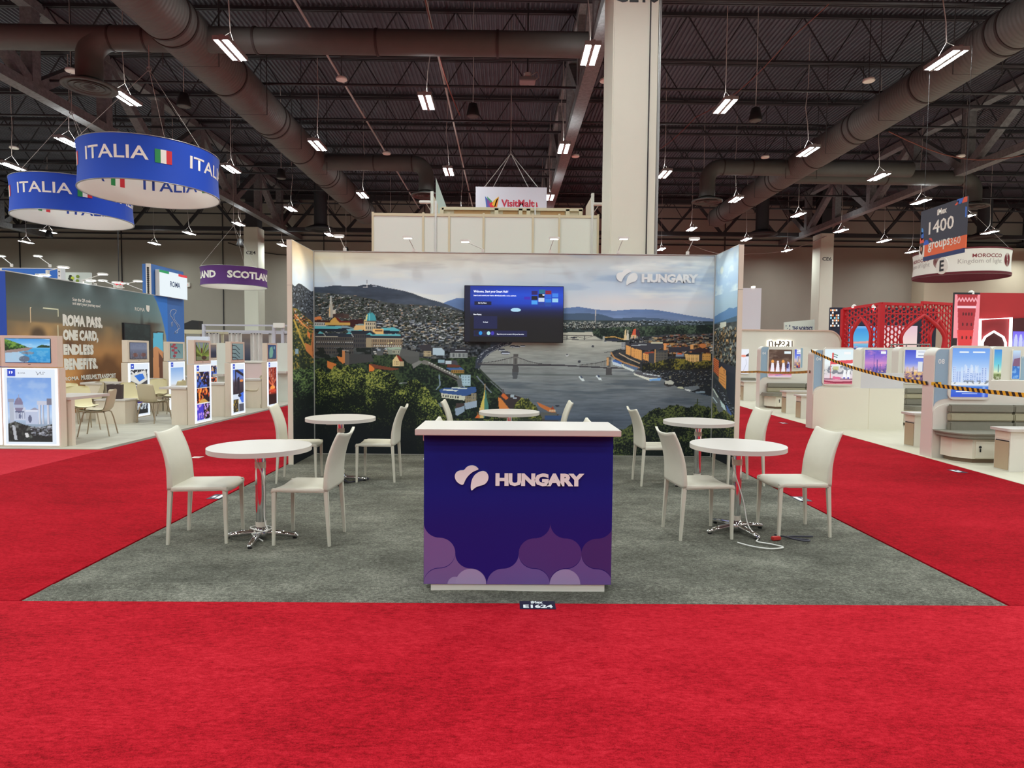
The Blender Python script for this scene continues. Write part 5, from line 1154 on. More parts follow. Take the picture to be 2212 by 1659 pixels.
        c.fill((c.Y < .32 * H_) & (f > .5), (60, 96, 190)); c.fill((c.Y < .16 * H_) & (f > .6), (220, 170, 90)); c.fill((c.Y > .34 * H_) & (c.Y < .65 * H_) & (f > .53), (214, 76, 30)); c.fill((c.Y > .34 * H_) & (c.Y < .65 * H_) & (f > .64), (250, 150, 60)); c.P([(.1 * W_, .65 * H_), (.3 * W_, .58 * H_), (.6 * W_, .57 * H_), (.9 * W_, .65 * H_)], (206, 160, 80))
        c.fill((c.Y > .67 * H_) & (c.X < .5 * W_), (70, 60, 200)); c.fill((c.Y > .67 * H_) & (f > .6), (190, 150, 230)); c.line([(.55 * W_, H_), (.75 * W_, .8 * H_), (W_, .95 * H_)], 1.5, (200, 150, 130))
        c.rect(0, .325 * H_, W_, .34 * H_, (240, 244, 250)); c.rect(0, .655 * H_, W_, .67 * H_, (240, 244, 250))
    elif kind == 'train':
        grad((0, (70, 110, 200)), (.2, (110, 130, 190)), (.3, (70, 60, 70)), (.55, (44, 40, 50)), (1, (60, 60, 66))); c.line([(.25 * W_, 0), (W_, .14 * H_)], W_ * .1, (24, 26, 36)); c.rect(.2 * W_, 0, .3 * W_, .4 * H_, (30, 32, 44)); c.P([(.4 * W_, .2 * H_), (.6 * W_, .16 * H_), (.6 * W_, .5 * H_), (.4 * W_, .5 * H_)], (36, 36, 48)); c.ell(.8 * W_, .27 * H_, .16 * W_, .03 * H_, (230, 140, 70))
        c.rect(0, .58 * H_, W_, H_, (214, 224, 240)); c.P([(.5 * W_, .6 * H_), (W_, .54 * H_), (W_, .8 * H_), (.8 * W_, .8 * H_)], (60, 110, 220)); c.ell(.62 * W_, .62 * H_, .16 * W_, .04 * H_, (30, 40, 60)); c.rect(.02 * W_, .7 * H_, .5 * W_, H_, (60, 56, 44)); c.fill((f > .6) & (c.Y > .72 * H_) & (c.X < .5 * W_), (190, 160, 70)); c.rect(.54 * W_, .82 * H_, W_, H_, (80, 84, 96))
    elif kind == 'concert':
        grad((0, (120, 24, 24)), (.5, (90, 20, 18)), (.7, (150, 40, 20)), (.75, (30, 8, 10)), (1, (40, 14, 16)))
        for k in range(18): a = r_.uniform(-1.2, 1.2); c.line([(.5 * W_, .5 * H_), (.5 * W_ + math.sin(a) * W_, .5 * H_ - math.cos(a) * H_ * .5)], W_ * .04, (230, 110, 70), .6)
        c.ell(.5 * W_, .55 * H_, .3 * W_, .06 * H_, (250, 150, 60)); c.ell(.5 * W_, .63 * H_, .42 * W_, .05 * H_, (220, 70, 40), .8); c.fill((f > .66) & (c.Y < .7 * H_), (250, 190, 170), .7)
    elif kind == 'desert':
        grad((0, (90, 66, 54)), (.3, (74, 50, 42)), (.45, (120, 84, 60)), (.6, (90, 50, 40)), (.8, (176, 110, 110)), (1, (226, 200, 220))); c.fill(np.clip((n - .5) * 4, 0, 1) * (c.Y < .4 * H_), (130, 110, 96), .7)
        for x in (.13, .36, .6): c.P([(x * W_, .45 * H_), ((x + .09) * W_, .5 * H_), ((x + .13) * W_, .86 * H_), ((x - .06) * W_, .86 * H_)], (240, 236, 244)); c.ell((x + .035) * W_, .45 * H_, .045 * W_, .05 * H_, (230, 220, 225))
        for x in (.17, .62): c.ell(x * W_, .43 * H_, .06 * W_, .06 * H_, (232, 160, 80))
        c.P([(.82 * W_, .42 * H_), (.9 * W_, .48 * H_), (.94 * W_, .86 * H_), (.76 * W_, .84 * H_)], (190, 190, 230)); c.P([(.8 * W_, .5 * H_), (.88 * W_, .52 * H_), (.86 * W_, .7 * H_), (.76 * W_, .66 * H_)], (60, 60, 120)); c.rect(.66 * W_, .06 * H_, .95 * W_, .15 * H_, (226, 240, 244)); c.line([(0, .93 * H_), (W_, .9 * H_)], 2, (214, 90, 120)); c.line([(.3 * W_, .94 * H_), (.6 * W_, .92 * H_)], 2, (120, 110, 190))
    elif kind == 'shop':
        grad((0, (222, 240, 246)), (.4, (236, 246, 248)), (.6, (214, 214, 214)), (.8, (230, 214, 222)), (1, (206, 100, 120))); c.P([(.2 * W_, .34 * H_), (W_, .3 * H_), (W_, .4 * H_), (.2 * W_, .44 * H_)], (224, 80, 90)); c.rect(.26 * W_, .1 * H_, .31 * W_, .36 * H_, (224, 70, 70)); c.line([(.32 * W_, .14 * H_), (.45 * W_, .18 * H_)], 2, (60, 120, 80)); c.line([(.32 * W_, .2 * H_), (.43 * W_, .24 * H_)], 2, (60, 70, 110)); c.rect(.2 * W_, .44 * H_, .23 * W_, .86 * H_, (214, 84, 90))
        c.fill((f > .56) & (c.Y > .48 * H_) & (c.Y < .72 * H_), (90, 96, 110), .7); c.rect(.3 * W_, .5 * H_, .5 * W_, .6 * H_, (196, 196, 120), .7)
        for x in (.68, .82): c.P([(x * W_, .58 * H_), ((x + .08) * W_, .6 * H_), ((x + .1) * W_, .86 * H_), ((x - .03) * W_, .86 * H_)], (244, 246, 250)); c.rect(x * W_, .8 * H_, (x + .06) * W_, .87 * H_, (120, 110, 200))
        c.rect(0, .84 * H_, W_, .87 * H_, (90, 60, 90)); c.P([(.3 * W_, .78 * H_), (.6 * W_, .8 * H_), (.55 * W_, .88 * H_), (.3 * W_, .86 * H_)], (224, 110, 150)); c.line([(0, .92 * H_), (.4 * W_, .96 * H_), (W_, .94 * H_)], 4, (150, 40, 70)); c.rect(.68 * W_, .08 * H_, .92 * W_, .15 * H_, (250, 250, 250))
    elif kind == 'dusk':
        grad((0, (90, 84, 200)), (.3, (140, 104, 206)), (.55, (206, 140, 200)), (.75, (160, 110, 190)), (1, (70, 60, 120))); c.fill(np.clip((n - .5) * 4, 0, 1) * (c.Y < .7 * H_), (236, 150, 196), .7); skyline(1, (96, 84, 160), 40, .42, .02, .05, 4); c.line([(.42 * W_, .2 * H_), (.42 * W_, H_)], W_ * .03, (90, 80, 170)); c.line([(.56 * W_, .42 * H_), (.56 * W_, H_)], W_ * .04, (80, 76, 160)); c.rect(.72 * W_, .05 * H_, .95 * W_, .16 * H_, (240, 244, 250)); c.fill((f > .66) & (c.Y > .75 * H_), (250, 200, 150), .8)
    elif kind == 'marina':
        grad((0, (64, 76, 200)), (.4, (120, 140, 230)), (.55, (200, 190, 220)), (.7, (190, 150, 140)), (1, (70, 50, 110))); skyline(.66, (214, 190, 180), 30, .16, .04, .1, 6); c.rect(.42 * W_, .36 * H_, .56 * W_, .66 * H_, (220, 224, 230)); c.rect(.56 * W_, .4 * H_, .64 * W_, .66 * H_, (90, 100, 150)); c.ell(.76 * W_, .5 * H_, .08 * W_, .16 * H_, (226, 190, 110)); c.fill((f > .6) & (c.Y > .66 * H_), (230, 190, 110), .9); c.fill((f < .36) & (c.Y > .66 * H_), (44, 36, 90), .9); c.P([(.68 * W_, .84 * H_), (.92 * W_, .8 * H_), (.9 * W_, .95 * H_), (.7 * W_, .96 * H_)], (226, 90, 60)); c.rect(.34 * W_, 0, W_, .24 * H_, (236, 240, 250)); c.line([(.42 * W_, .06 * H_), (.6 * W_, .06 * H_)], 2, (150, 160, 190)); c.line([(.42 * W_, .17 * H_), (.92 * W_, .17 * H_)], 2, (150, 160, 190))
    elif kind == 'hotel':
        grad((0, (110, 160, 236)), (.2, (130, 176, 240)), (.5, (196, 220, 250)), (.7, (214, 226, 240)), (.75, (240, 240, 240)), (.79, (60, 120, 210)), (1, (50, 84, 210)))
        for x0, x1, y0 in ((.04, .12, .38), (.12, .26, .48), (.3, .66, .46), (.66, .8, .5), (.8, .95, .4), (.4, .56, .42)): facade(c, x0 * W_, y0 * H_, x1 * W_, .7 * H_, (196, 214, 246), (120, 150, 210), max(2, int((x1 - x0) * W_ / 4)), 7)
        for k in range(12): x = r_.uniform(.25, .7); c.line([(x * W_, r_.uniform(.34, .42) * H_), (x * W_, .5 * H_)], 1.5, (214, 228, 250))
        c.fill((c.Y > .66 * H_) & (c.Y < .73 * H_) & (f > .52), (110, 120, 130), .8); c.line([(.2 * W_, .08 * H_), (.42 * W_, .08 * H_)], 2.4, (240, 246, 255)); c.line([(.56 * W_, .08 * H_), (.86 * W_, .08 * H_)], 2.4, (240, 246, 255)); c.line([(.15 * W_, .89 * H_), (.85 * W_, .89 * H_)], 2, (230, 240, 255)); c.line([(.3 * W_, .93 * H_), (.7 * W_, .93 * H_)], 1.4, (200, 215, 250)); c.fill(np.clip(1 - abs(c.X - .88 * W_) / (.06 * W_), 0, 1) * (c.Y > .78 * H_), (190, 210, 250), .7)
    elif kind == 'sea':
        grad((0, (60, 140, 220)), (.5, (110, 206, 220)), (.75, (226, 236, 196)), (.85, (110, 130, 70)), (1, (236, 230, 220))); c.line([(.6 * W_, .5 * H_), (.6 * W_, .75 * H_)], 2, (90, 140, 150)); c.fill((f > .55) & (c.Y > .82 * H_), (90, 100, 50), .8)
    elif kind == 'cliff':
        grad((0, (196, 224, 246)), (.4, (150, 150, 190)), (.55, (50, 110, 190)), (1, (60, 130, 214))); c.P([(0, .55 * H_), (.2 * W_, .3 * H_), (W_, .25 * H_), (W_, .56 * H_)], (130, 90, 120)); c.fill((f > .58) & (c.Y > .56 * H_), (140, 190, 236), .7)
    elif kind == 'bird':
        grad((0, (236, 240, 250)), (1, (226, 228, 244))); c.ell(.3 * W_, .28 * H_, .4 * W_, .05 * H_, (236, 150, 130)); c.P([(.6 * W_, .24 * H_), (W_, .16 * H_), (W_, .3 * H_), (.6 * W_, .3 * H_)], (60, 50, 60)); c.line([(.3 * W_, .9 * H_), (.7 * W_, .6 * H_), (.6 * W_, .4 * H_)], 1.5, (170, 176, 190))
    elif kind == 'tower':
        grad((0, (250, 150, 160)), (1, (250, 140, 150))); c.P([(.1 * W_, 0), (.9 * W_, 0), (.72 * W_, H_), (.24 * W_, H_)], (176, 40, 50)); c.P([(.0 * W_, .2 * H_), (.12 * W_, .2 * H_), (.24 * W_, H_), (0, H_)], (252, 150, 160)); c.fill(c.poly([(.14 * W_, .62 * H_), (.8 * W_, .62 * H_), (.72 * W_, H_), (.24 * W_, H_)]), (236, 60, 60), .8)
        for k in range(6): c.line([((.12 + .13 * k) * W_, .12 * H_), ((.18 + .13 * k) * W_, .06 * H_), ((.24 + .13 * k) * W_, .12 * H_)], W_ * .04, (252, 170, 180))
        for y, k in ((.34, 4), (.52, 3), (.75, 3)):
            for i in range(k): c.ell((.32 + .34 * i / max(k - 1, 1) + .04) * W_, y * H_, .035 * W_, .03 * H_, (90, 14, 24))
        c.rect(.1 * W_, .2 * H_, .86 * W_, .24 * H_, (250, 200, 210)); c.rect(0, .76 * H_, .16 * W_, .98 * H_, (40, 20, 24))
    elif kind == 'coast':
        grad((0, (150, 190, 240)), (.1, (60, 150, 220)), (.45, (90, 180, 226)), (.5, (226, 150, 150)), (.56, (110, 190, 226)), (.72, (110, 120, 190)), (1, (130, 130, 220))); c.fill((f > .52) & (c.Y > .68 * H_), (50, 44, 84), .8); c.fill((f > .64) & (c.Y > .62 * H_), (240, 160, 150), .9); c.line([(0, .52 * H_), (W_, .44 * H_)], 2.4, (240, 160, 150))
    elif kind == 'pink':
        grad((0, (226, 190, 206)), (.5, (240, 214, 210)), (1, (226, 170, 160)))
    elif kind == 'palace':
        grad((0, (120, 100, 240)), (.4, (150, 150, 250)), (1, (90, 90, 180)))
        for x in (.2, .5, .8): c.ell(x * W_, .5 * H_, .12 * W_, .4 * H_, (200, 206, 250))
        c.rect(0, .55 * H_, W_, .62 * H_, (60, 50, 130))
    elif kind == 'dark':
        grad((0, (36, 50, 48)), (1, (24, 34, 34))); c.fill(f > .58, (50, 66, 62), .6)
    elif kind == 'evening':
        grad((0, (150, 130, 116)), (.35, (100, 100, 116)), (.55, (60, 66, 84)), (1, (34, 38, 56))); c.ell(.5 * W_, 1.1 * H_, .6 * W_, .5 * H_, (40, 50, 76))
    return c
def poster_sheet(number, kind, ww, hh, seed=0, head=.12, res=1.):
    """light-box sheet: white margin, blue number tile and logo line above the picture"""
    c = Cv(0, 0, ww, hh, res, (226, 236, 252)); p = pic(kind, ww * .86, hh * (1 - head - .03), seed, res)
    oy = int(c.h * head); ox = int(c.w * .07); ph, pw = min(p.h, c.h - oy), min(p.w, c.w - ox)
    c.a[oy:oy + ph, ox:ox + pw] = p.a[:ph, :pw]
    c.rect(ww * .07, 0, ww * .22, hh * head * .85, (40, 74, 196))
    if not number: c.rect(ww * .12, hh * head * .3, ww * .17, hh * head * .55, (220, 228, 250))
    return c

# ------------------------------------------------------------------ the stand at the left: pale vinyl floor, poster kiosks, shell chairs
M['vinyl'] = mat('pale_vinyl_floor', rgb(188, 183, 168), .6, var=.13, vscale=1.6, stretch=(.5, 3, 1))
M['kiosk'] = mat('beige_wood_laminate', rgb(222, 210, 192), .55, var=.035, vscale=2.2, stretch=(3, 3, .4))
M['lit'] = printed('lit_sheet', emit=1.0)
M['lit_dim'] = printed('dim_screen', emit=.62)
M['glow_edge'] = mat('light_box_edge', (.80, .88, 1.), emit=1.05)
M['frame_dark'] = mat('screen_frame', rgb(40, 40, 46), .4)
tag(obj('booth_floor', MB().box((-26, 5.85, 0), (-6.33, 27, .016)), M['vinyl']), 'pale streaked vinyl floor of the stand at the left', 'floor')
tag(obj('floor_edge_strip', MB().box((-26, 5.835, 0), (-6.315, 5.85, .02)), mat('floor_edge', rgb(170, 160, 140), .6)), 'thin edge strip along the front of the pale vinyl floor', 'strip')

def kiosk(x, y, rz, lab, number, post, screen, wd=.84, zs=1.235, top=1.73, lit_screen=True, seed=0):
    """slab kiosk: lit poster below, screen box above; front faces local -y"""
    t = thing('poster_kiosk', lab, 'kiosk', (x, y, .016), rz, 'poster kiosks on the pale floor'); h = wd / 2
    obj('body', MB().box((-h - .02, .012, 0), (h + .03, .15, zs)), M['kiosk'], t, bevel=.003)
    obj('light_box_frame', MB().box((-h, 0, .03), (h, .012, zs - .01)), M['glow_edge'], t)
    c = poster_sheet(number, post, 84, 118, seed)
    print_sheet('poster', c.a, wd - .06, zs - .07, M['lit'], t, (-h + .03, -.002, .05))
    if number: tfit('kiosk_number', number, M['screen_white'], t, (-h + .03 + (wd - .06) * .105, -.005, zs - .02 - .075), (wd - .06) * .075, .042, bold=.03, res=1)
    if post == 'forum':
        ink = mat('poster_ink', rgb(70, 70, 90), .6)
        tfit('poster_logo', 'ROMA', ink, t, (-h + .03 + wd * .26, -.005, zs - .095), wd * .13, .022, res=1)
        obj('poster_logo', MB().tube([(-h + wd * (.62 + .02 * k + .012 * math.sin(k * 2.4)), -.004, zs - .085 + .026 * math.cos(k * 1.7)) for k in range(9)], .003, 5), ink, t)
    obj('screen_box', MB().box((-h - .012, .004, zs + .012), (h + .012, .13, top)), M['kiosk'], t, bevel=.003)
    obj('screen_bezel', MB().box((-h + .055, -.002, zs + .075), (h - .085, .004, top - .045)), M['frame_dark'], t)
    p = pic(screen, 84, 48, seed + 3)
    print_sheet('screen', p.a, wd - .15, top - zs - .13, M['lit'] if lit_screen else M['lit_dim'], t, (-h + .06, -.005, zs + .08))
    obj('screen_logo', MB().box((-.02, .002, zs + .045), (.02, .004, zs + .053)), M['frame_dark'], t)
    return t
def slab_table(x0, x1, y0, y1, lab, leg=(0., 1.), z=.77, side=1):
    t = thing('counter_table', lab, 'table', ((x0 + x1) / 2, (y0 + y1) / 2, .016), 0, 'pale kiosk tables'); a, b_ = (x1 - x0) / 2, (y1 - y0) / 2
    obj('table_top', MB().box((-a, -b_, z - .045), (a, b_, z)), M['top_white'], t, bevel=.003)
    obj('leg_panel', MB().box((-a + 2 * a * leg[0], -b_ + .02, 0), (-a + 2 * a * leg[1], -b_ + .1, z - .045)), M['kiosk'], t)
    obj('modesty_panel', MB().box((a - .06, -b_ + .1, 0), (a - .02, b_ - .05, z - .045)) if side > 0 else MB().box((-a + .02, -b_ + .1, 0), (-a + .06, b_ - .05, z - .045)), M['kiosk'], t)
    return t
kiosk(-7.43, 5.99, 0, 'front left kiosk with lit poster of ancient ruins and a beach screen', '19', 'forum', 'beach', .84)
kiosk(-8.35, 6.05, 0, 'kiosk cut off by the left picture edge beside the ruins poster kiosk', '', 'night', 'evening', .84, lit_screen=False, seed=4)
kiosk(-8.3, 10.42, R(90), 'kiosk with swimming pool poster before the dark wall graphic', '', 'pool', 'chairs', .80, lit_screen=False, seed=1)
kiosk(-8.45, 12.35, R(90), 'kiosk with hill castle poster and red flower screen', '', 'castle', 'flower', .76, lit_screen=False, seed=2)
kiosk(-6.39, 9.40, R(90), 'kiosk with night scene posters and green palm screen at the carpet edge', '', 'night', 'palm', .70, lit_screen=False, seed=3)
kiosk(-6.39, 11.13, R(90), 'kiosk with railway bridge poster at the carpet edge', '', 'train', 'stairs', .74, lit_screen=False, seed=4)
kiosk(-6.39, 13.32, R(90), 'kiosk with red concert poster, farthest along the carpet edge', '', 'concert', 'map', .72, lit_screen=False, seed=5)
kiosk(-8.6, 14.6, R(90), 'narrow far kiosk with dark screen behind the palm screen kiosk', '', 'night', 'evening', .7, lit_screen=False, seed=6)
slab_table(-7.6, -6.93, 6.16, 7.15, 'white table standing behind the ruins poster kiosk', (.86, 1.), .77, -1)
slab_table(-9.3, -8.6, 7.3, 7.9, 'white table between the ruins kiosk and the pool poster kiosk', (.0, .4))
slab_table(-9.35, -8.48, 10.0, 10.55, 'white table left of the pool poster kiosk', (.12, 1.), .8)
slab_table(-9.35, -8.63, 11.9, 12.45, 'white table left of the castle poster kiosk', (.12, 1.), .8)
slab_table(-7.12, -6.57, 9.05, 9.7, 'white table left of the palm screen kiosk', (.42, 1.))
slab_table(-7.12, -6.57, 10.78, 11.4, 'white table left of the railway poster kiosk', (.16, 1.))
slab_table(-7.12, -6.57, 12.98, 13.6, 'white table left of the concert poster kiosk', (.2, 1.))
slab_table(-9.5, -8.78, 14.2, 14.8, 'far white table left of the narrow far kiosk', (.1, 1.))
p = at_y(247, 862, 9.3)
t = thing('low_cabinet', 'low pale cabinet under the dark bag, hidden behind the cream shell chairs', 'cabinet', (p.x, 9.36, .016)); obj('body', MB().box((-.3, -.2, 0), (.3, .2, p.z - .046)), M['kiosk'], t); obj('cabinet_top', MB().box((-.32, -.22, p.z - .046), (.32, .22, p.z - .016)), M['top_white'], t)
tag(obj('paper_bag', MB().prism([(-.13, 0), (.13, 0), (.14, .3), (.1, .29), (.05, .31), (0, .29), (-.06, .31), (-.14, .3)], .12, 'y', 0), mat('dark_bag', rgb(66, 52, 50), .8), None, tuple(at_y(247, 862, 9.3)), (0, 0, .2)), 'dark brown bag standing behind the two cream shell chairs', 'bag')

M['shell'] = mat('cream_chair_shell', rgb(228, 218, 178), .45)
M['shell_shaded'] = mat('shaded_cream_shell', rgb(196, 184, 156), .5)  # the cream shell again, with shade put into its colour
M['leg_metal'] = mat('champagne_chair_leg', rgb(176, 160, 138), .35, metal=.6)
def shell_chair(shell):
    t = thing('shell_chair', '', 'chair', group='shell chairs on the pale floor')
    prof = [(.23, .445), (.2, .46), (.1, .452), (0, .44), (-.1, .437), (-.17, .45), (-.205, .49), (-.225, .55), (-.245, .64), (-.265, .74), (-.275, .80), (-.277, .82)]
    def sf(u, v, th=0.):
        k = u * (len(prof) - 1); i = min(int(k), len(prof) - 2); q = k - i
        x = prof[i][0] * (1 - q) + prof[i + 1][0] * q; z = prof[i][1] * (1 - q) + prof[i + 1][1] * q
        e = 2 * v - 1
        wd = .225 * (1 - .18 * max(0, (u - .5) / .5) ** 2) * (1 - .35 * max(0, (u - .88) / .12) ** 2) * (1 - .2 * max(0, (.1 - u) / .1) ** 2)
        curl = .045 * abs(e) ** 3
        if u < .45: z += curl * .6
        else: x += curl
        return (x + (th if u > .5 else 0), e * wd, z - (th if u <= .5 else 0))
    b = MB(); b.grid(lambda u, v: sf(u, v), 26, 12); b.grid(lambda u, v: sf(u, v, -.012 if u > .5 else .012), 26, 12)
    obj('shell', b, shell, t, fix=False)
    b = MB()
    obj('under_frame', MB().tube([(.14, -.16, .425), (.14, .16, .425), (-.13, .16, .425), (-.13, -.16, .425), (.14, -.16, .425)], .009, 8), M['leg_metal'], t)
    for sx, sy in ((1, 1), (1, -1), (-1, 1), (-1, -1)):
        obj('leg', MB().tube([(.13 * sx, .12 * sy, .43), (.16 * sx, .17 * sy, .41), (.19 * sx, .195 * sy, .3), (.245 * sx, .225 * sy, 0)], .011, 8), M['leg_metal'], t)
    return t
SC = shell_chair(M['shell']); SB = shell_chair(M['shell_shaded'])
used_s = {}
def put_shell(proto, px, py, rz, lab):
    p = at_z(px, py, .016); loc = (p.x, p.y, .016)
    if proto.name not in used_s: used_s[proto.name] = 1; proto.location = loc; proto.rotation_euler = (0, 0, rz); proto['label'] = lab
    else: dup(proto, loc, rz, lab)
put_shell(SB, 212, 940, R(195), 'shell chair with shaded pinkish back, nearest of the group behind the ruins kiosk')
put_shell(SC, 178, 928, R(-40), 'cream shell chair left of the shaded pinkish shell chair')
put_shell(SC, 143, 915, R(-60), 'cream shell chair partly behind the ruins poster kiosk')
put_shell(SB, 192, 908, R(-120), 'shade-tinted cream shell chair seen from behind beside the dark bag')
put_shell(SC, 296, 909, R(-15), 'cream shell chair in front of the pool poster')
put_shell(SB, 334, 912, R(75), 'shade-tinted cream shell chair seen from behind, left of the palm kiosk table')
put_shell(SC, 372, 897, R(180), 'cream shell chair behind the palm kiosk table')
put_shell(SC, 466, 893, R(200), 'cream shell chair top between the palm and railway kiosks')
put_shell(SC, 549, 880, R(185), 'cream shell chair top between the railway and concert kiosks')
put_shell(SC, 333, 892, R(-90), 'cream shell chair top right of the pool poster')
put_shell(SB, 562, 873, R(250), 'shade-tinted cream shell chair edge beside the concert kiosk')
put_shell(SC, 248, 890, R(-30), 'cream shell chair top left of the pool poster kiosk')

# dark graphic wall, with the blue tower at its right end
XW = -10.4
def wz(px, py, X=XW): p = at_x(px, py, X); return p.y, p.z
y0, _ = wz(12, 620); y1, _ = wz(362, 700); zt = wz(170, 613)[1]
gw = thing('graphic_wall', 'long dark wall with blurred city graphic and large white pass lettering', 'wall', (XW, y0, .016))
obj('core', MB().box((-.3, 0, 0), (-.01, y1 - y0 - .6, zt)), mat('deep_blue_panel', rgb(30, 76, 176), .5), gw)
obj('edge_trim', MB().box((-.3, -.01, 0), (.003, 0, zt)), mat('deep_blue_panel', rgb(30, 76, 176), .5), gw)
obj('top_rail', MB().box((-.3, 0, zt), (.005, y1 - y0 - .6, zt + .02)), M['alu'], gw)
# painted in wall metres: a = along the wall, b = height from the top
Lw = y1 - y0; c = Cv(0, 0, Lw, zt, 52)
c.vgrad([(0, (70, 76, 74)), (.5, (92, 102, 100)), (1.0, (108, 96, 80)), (1.6, (170, 120, 76)), (2.2, (176, 116, 66)), (zt, (96, 60, 40))])
u_ = c.X / Lw
c.fill(np.clip((u_ - .55) * 3, 0, 1) * np.clip(1 - c.Y / 1.6, 0, 1), (112, 142, 144), .8); c.fill(np.clip((.35 - u_) * 3, 0, 1) * np.clip(1 - c.Y / .9, 0, 1), (66, 64, 58), .8)
nn = c.noise(1.0, .8, 3, 5); c.fill(np.clip((nn - .52) * 4, 0, 1) * (c.Y > .8), (70, 46, 34), .6); c.fill(np.clip((.5 - nn) * 4, 0, 1) * (c.Y > 1.0), (226, 166, 100), .45)
for a, w_, t0 in ((.72, .035, .9), (.78, .025, .55), (.84, .04, .75), (.66, .03, 1.2)): c.ell(a * Lw, t0 + 1.4, w_ * Lw, 1.5, (52, 44, 42), .8, .35)
c.ell(.14 * Lw, 1.3, .3, .25, (70, 56, 48), .8, .5); c.ell(.3 * Lw, 1.55, .25, .2, (96, 66, 50), .8, .5)
c.fill(np.clip((c.X - .88 * Lw) / (.1 * Lw), 0, 1), (150, 168, 166), .45)
c.blur(3)
def wp(px, py): p = at_x(px, py, XW); return (p.y - y0, zt - (p.z - .016))
c.line([wp(65, 664), wp(125, 668), wp(125, 735)], .012, (236, 214, 180)); c.line([wp(65, 664), wp(66, 735)], .012, (226, 190, 150))
blue = (62, 116, 190)
cur = [wp(330, 600), wp(330, 637), wp(338, 652), wp(347, 678), wp(353, 700), wp(358, 724), wp(361, 752), wp(362, 800), wp(420, 800), wp(420, 600)]
c.P(cur, blue)
p = [wp(329, 716), wp(353, 716), wp(353, 830), wp(329, 830)]; c.P(p, (70, 60, 56)); c.P([wp(330.5, 719), wp(352, 719), wp(352, 830), wp(330.5, 830)], (100, 180, 206)); c.P([wp(330.5, 752), wp(336, 748), wp(340, 750), wp(346, 755), wp(352, 760), wp(352, 830), wp(330.5, 830)], (206, 140, 96)); c.P([wp(342, 760), wp(352, 775), wp(352, 830), wp(345, 830)], (110, 70, 56))
print_sheet('wall_graphic', c.a, Lw, zt, M['mural'], gw, (.004, 0, 0), (0, 0, R(90)), gain=(1.25, 1.35, 1.4))
def wtext(s, x0_, ya, x1_, yb, bold, m, yl=None, name='lettering'):
    """lettering on the graphic wall: box from its left-bottom to right-top photo corner"""
    a = at_x(x0_, ya, XW); b_ = at_x(x1_, ya if yl is None else yl, XW); z1 = at_x(x0_, yb, XW).z
    return tfit(name, s, m, gw, (.008, a.y - y0, a.z - .016), b_.y - a.y, z1 - a.z, (0, 0, R(90)), bold=bold)
lw = mat('wall_letter_white', rgb(238, 234, 224), .6)
wtext('ROMA PASS.', 135, 704, 221, 678, .075, lw); wtext('ONE CARD,', 135.5, 740, 212, 711, .075, lw); wtext('ENDLESS', 136.5, 767, 202, 743, .075, lw); wtext('BENEFITS.', 138, 800, 211, 774, .075, lw)
wtext('Scan the QR code', 156, 651, 195, 642.5, .02, lw); wtext('and start your journey now!', 156, 660, 216, 651, .02, lw); wtext('ROMA', 291, 671, 312, 663, .0, lw); wtext('ROMA', 138.5, 823, 170, 814, .03, lw); wtext('MUSEUMS,TRANSPORT', 175, 823, 250, 810, .04, lw)
a = at_x(317, 672, XW); obj('crest', MB().prism([(0, 0), (.09, -.02), (.13, .06), (.13, .17), (-.04, .17), (-.04, .06)], .004, 'x', .006), lw, gw, (0, a.y - y0, a.z - .02))
def led_box(par, name, pts, X, org, sheet, th, m, frame):
    a, b_ = at_x(*pts[0], X), at_x(*pts[1], X); w_ = b_.y - a.y; h = at_x(pts[0][0], pts[2], X).z - a.z
    f = obj(name, MB().box((0, 0, 0), (th, w_, h)), frame, par, (X - org[0], a.y - org[1], a.z - org[2]))
    if sheet is not None: print_sheet('picture', sheet, w_ - .04, h - .04, m, f, (th + .003, .02, .02), (0, 0, R(90)))
    return f
led_box(gw, 'wall_screen', ((265, 757), (322, 757), 697), XW + .01, (XW, y0, .016), pic('dark', 60, 60, 3).a, .05, M['lit_dim'], M['frame_dark'])
# blue tower behind the curved end
ta, tb = wz(327, 640, XW - .02)[0], wz(397, 640, XW - .02)[0]; th_ = wz(362, 580, XW - .02)[1]
tw = thing('blue_tower', 'tall blue panel tower with lit white city sign and map outline', 'tower', (XW - .02, ta, .016))
obj('panel', MB().box((-.25, 0, 0), (-.0, tb - ta, th_)), mat('bright_blue_panel', rgb(*blue), .5), tw)
obj('edge_profile', MB().box((-.115, -.06, 3.0), (.006, 0, th_)), M['white'], tw)
for k in range(14): obj('slot_hole', MB().lathe([(.034, 0), (.034, .004)], 10), M['black'], tw, (-.05, -.0605, 3.1 + k * (th_ - 3.2) / 13.5), (R(90), 0, 0))
b1 = at_x(336, 638, XW); b2 = at_x(396.5, 647, XW); zt1 = at_x(336, 582, XW).z
cs = Cv(0, 0, 60, 58, 1.5, (232, 242, 250)); cs.rect(0, 0, 20, 6, (40, 150, 90)); cs.rect(40, 0, 60, 6, (226, 60, 70))
f = obj('lit_sign', MB().box((0, 0, 0), (.12, b2.y - b1.y, zt1 - b1.z)), M['white'], tw, (.02, b1.y - ta, b1.z - .016))
print_sheet('sign_face', cs.a, b2.y - b1.y, zt1 - b1.z, M['lit'], f, (.124, 0, 0), (0, 0, R(90)))
a = at_x(358.5, 624, XW + .15); tfit('sign_text', 'ROMA', mat('sign_navy', rgb(40, 74, 130), .6), f, (.13, (b2.y - b1.y) * .36, (zt1 - b1.z) * .42), (b2.y - b1.y) * .36, .17, (0, 0, R(90)), bold=.02)
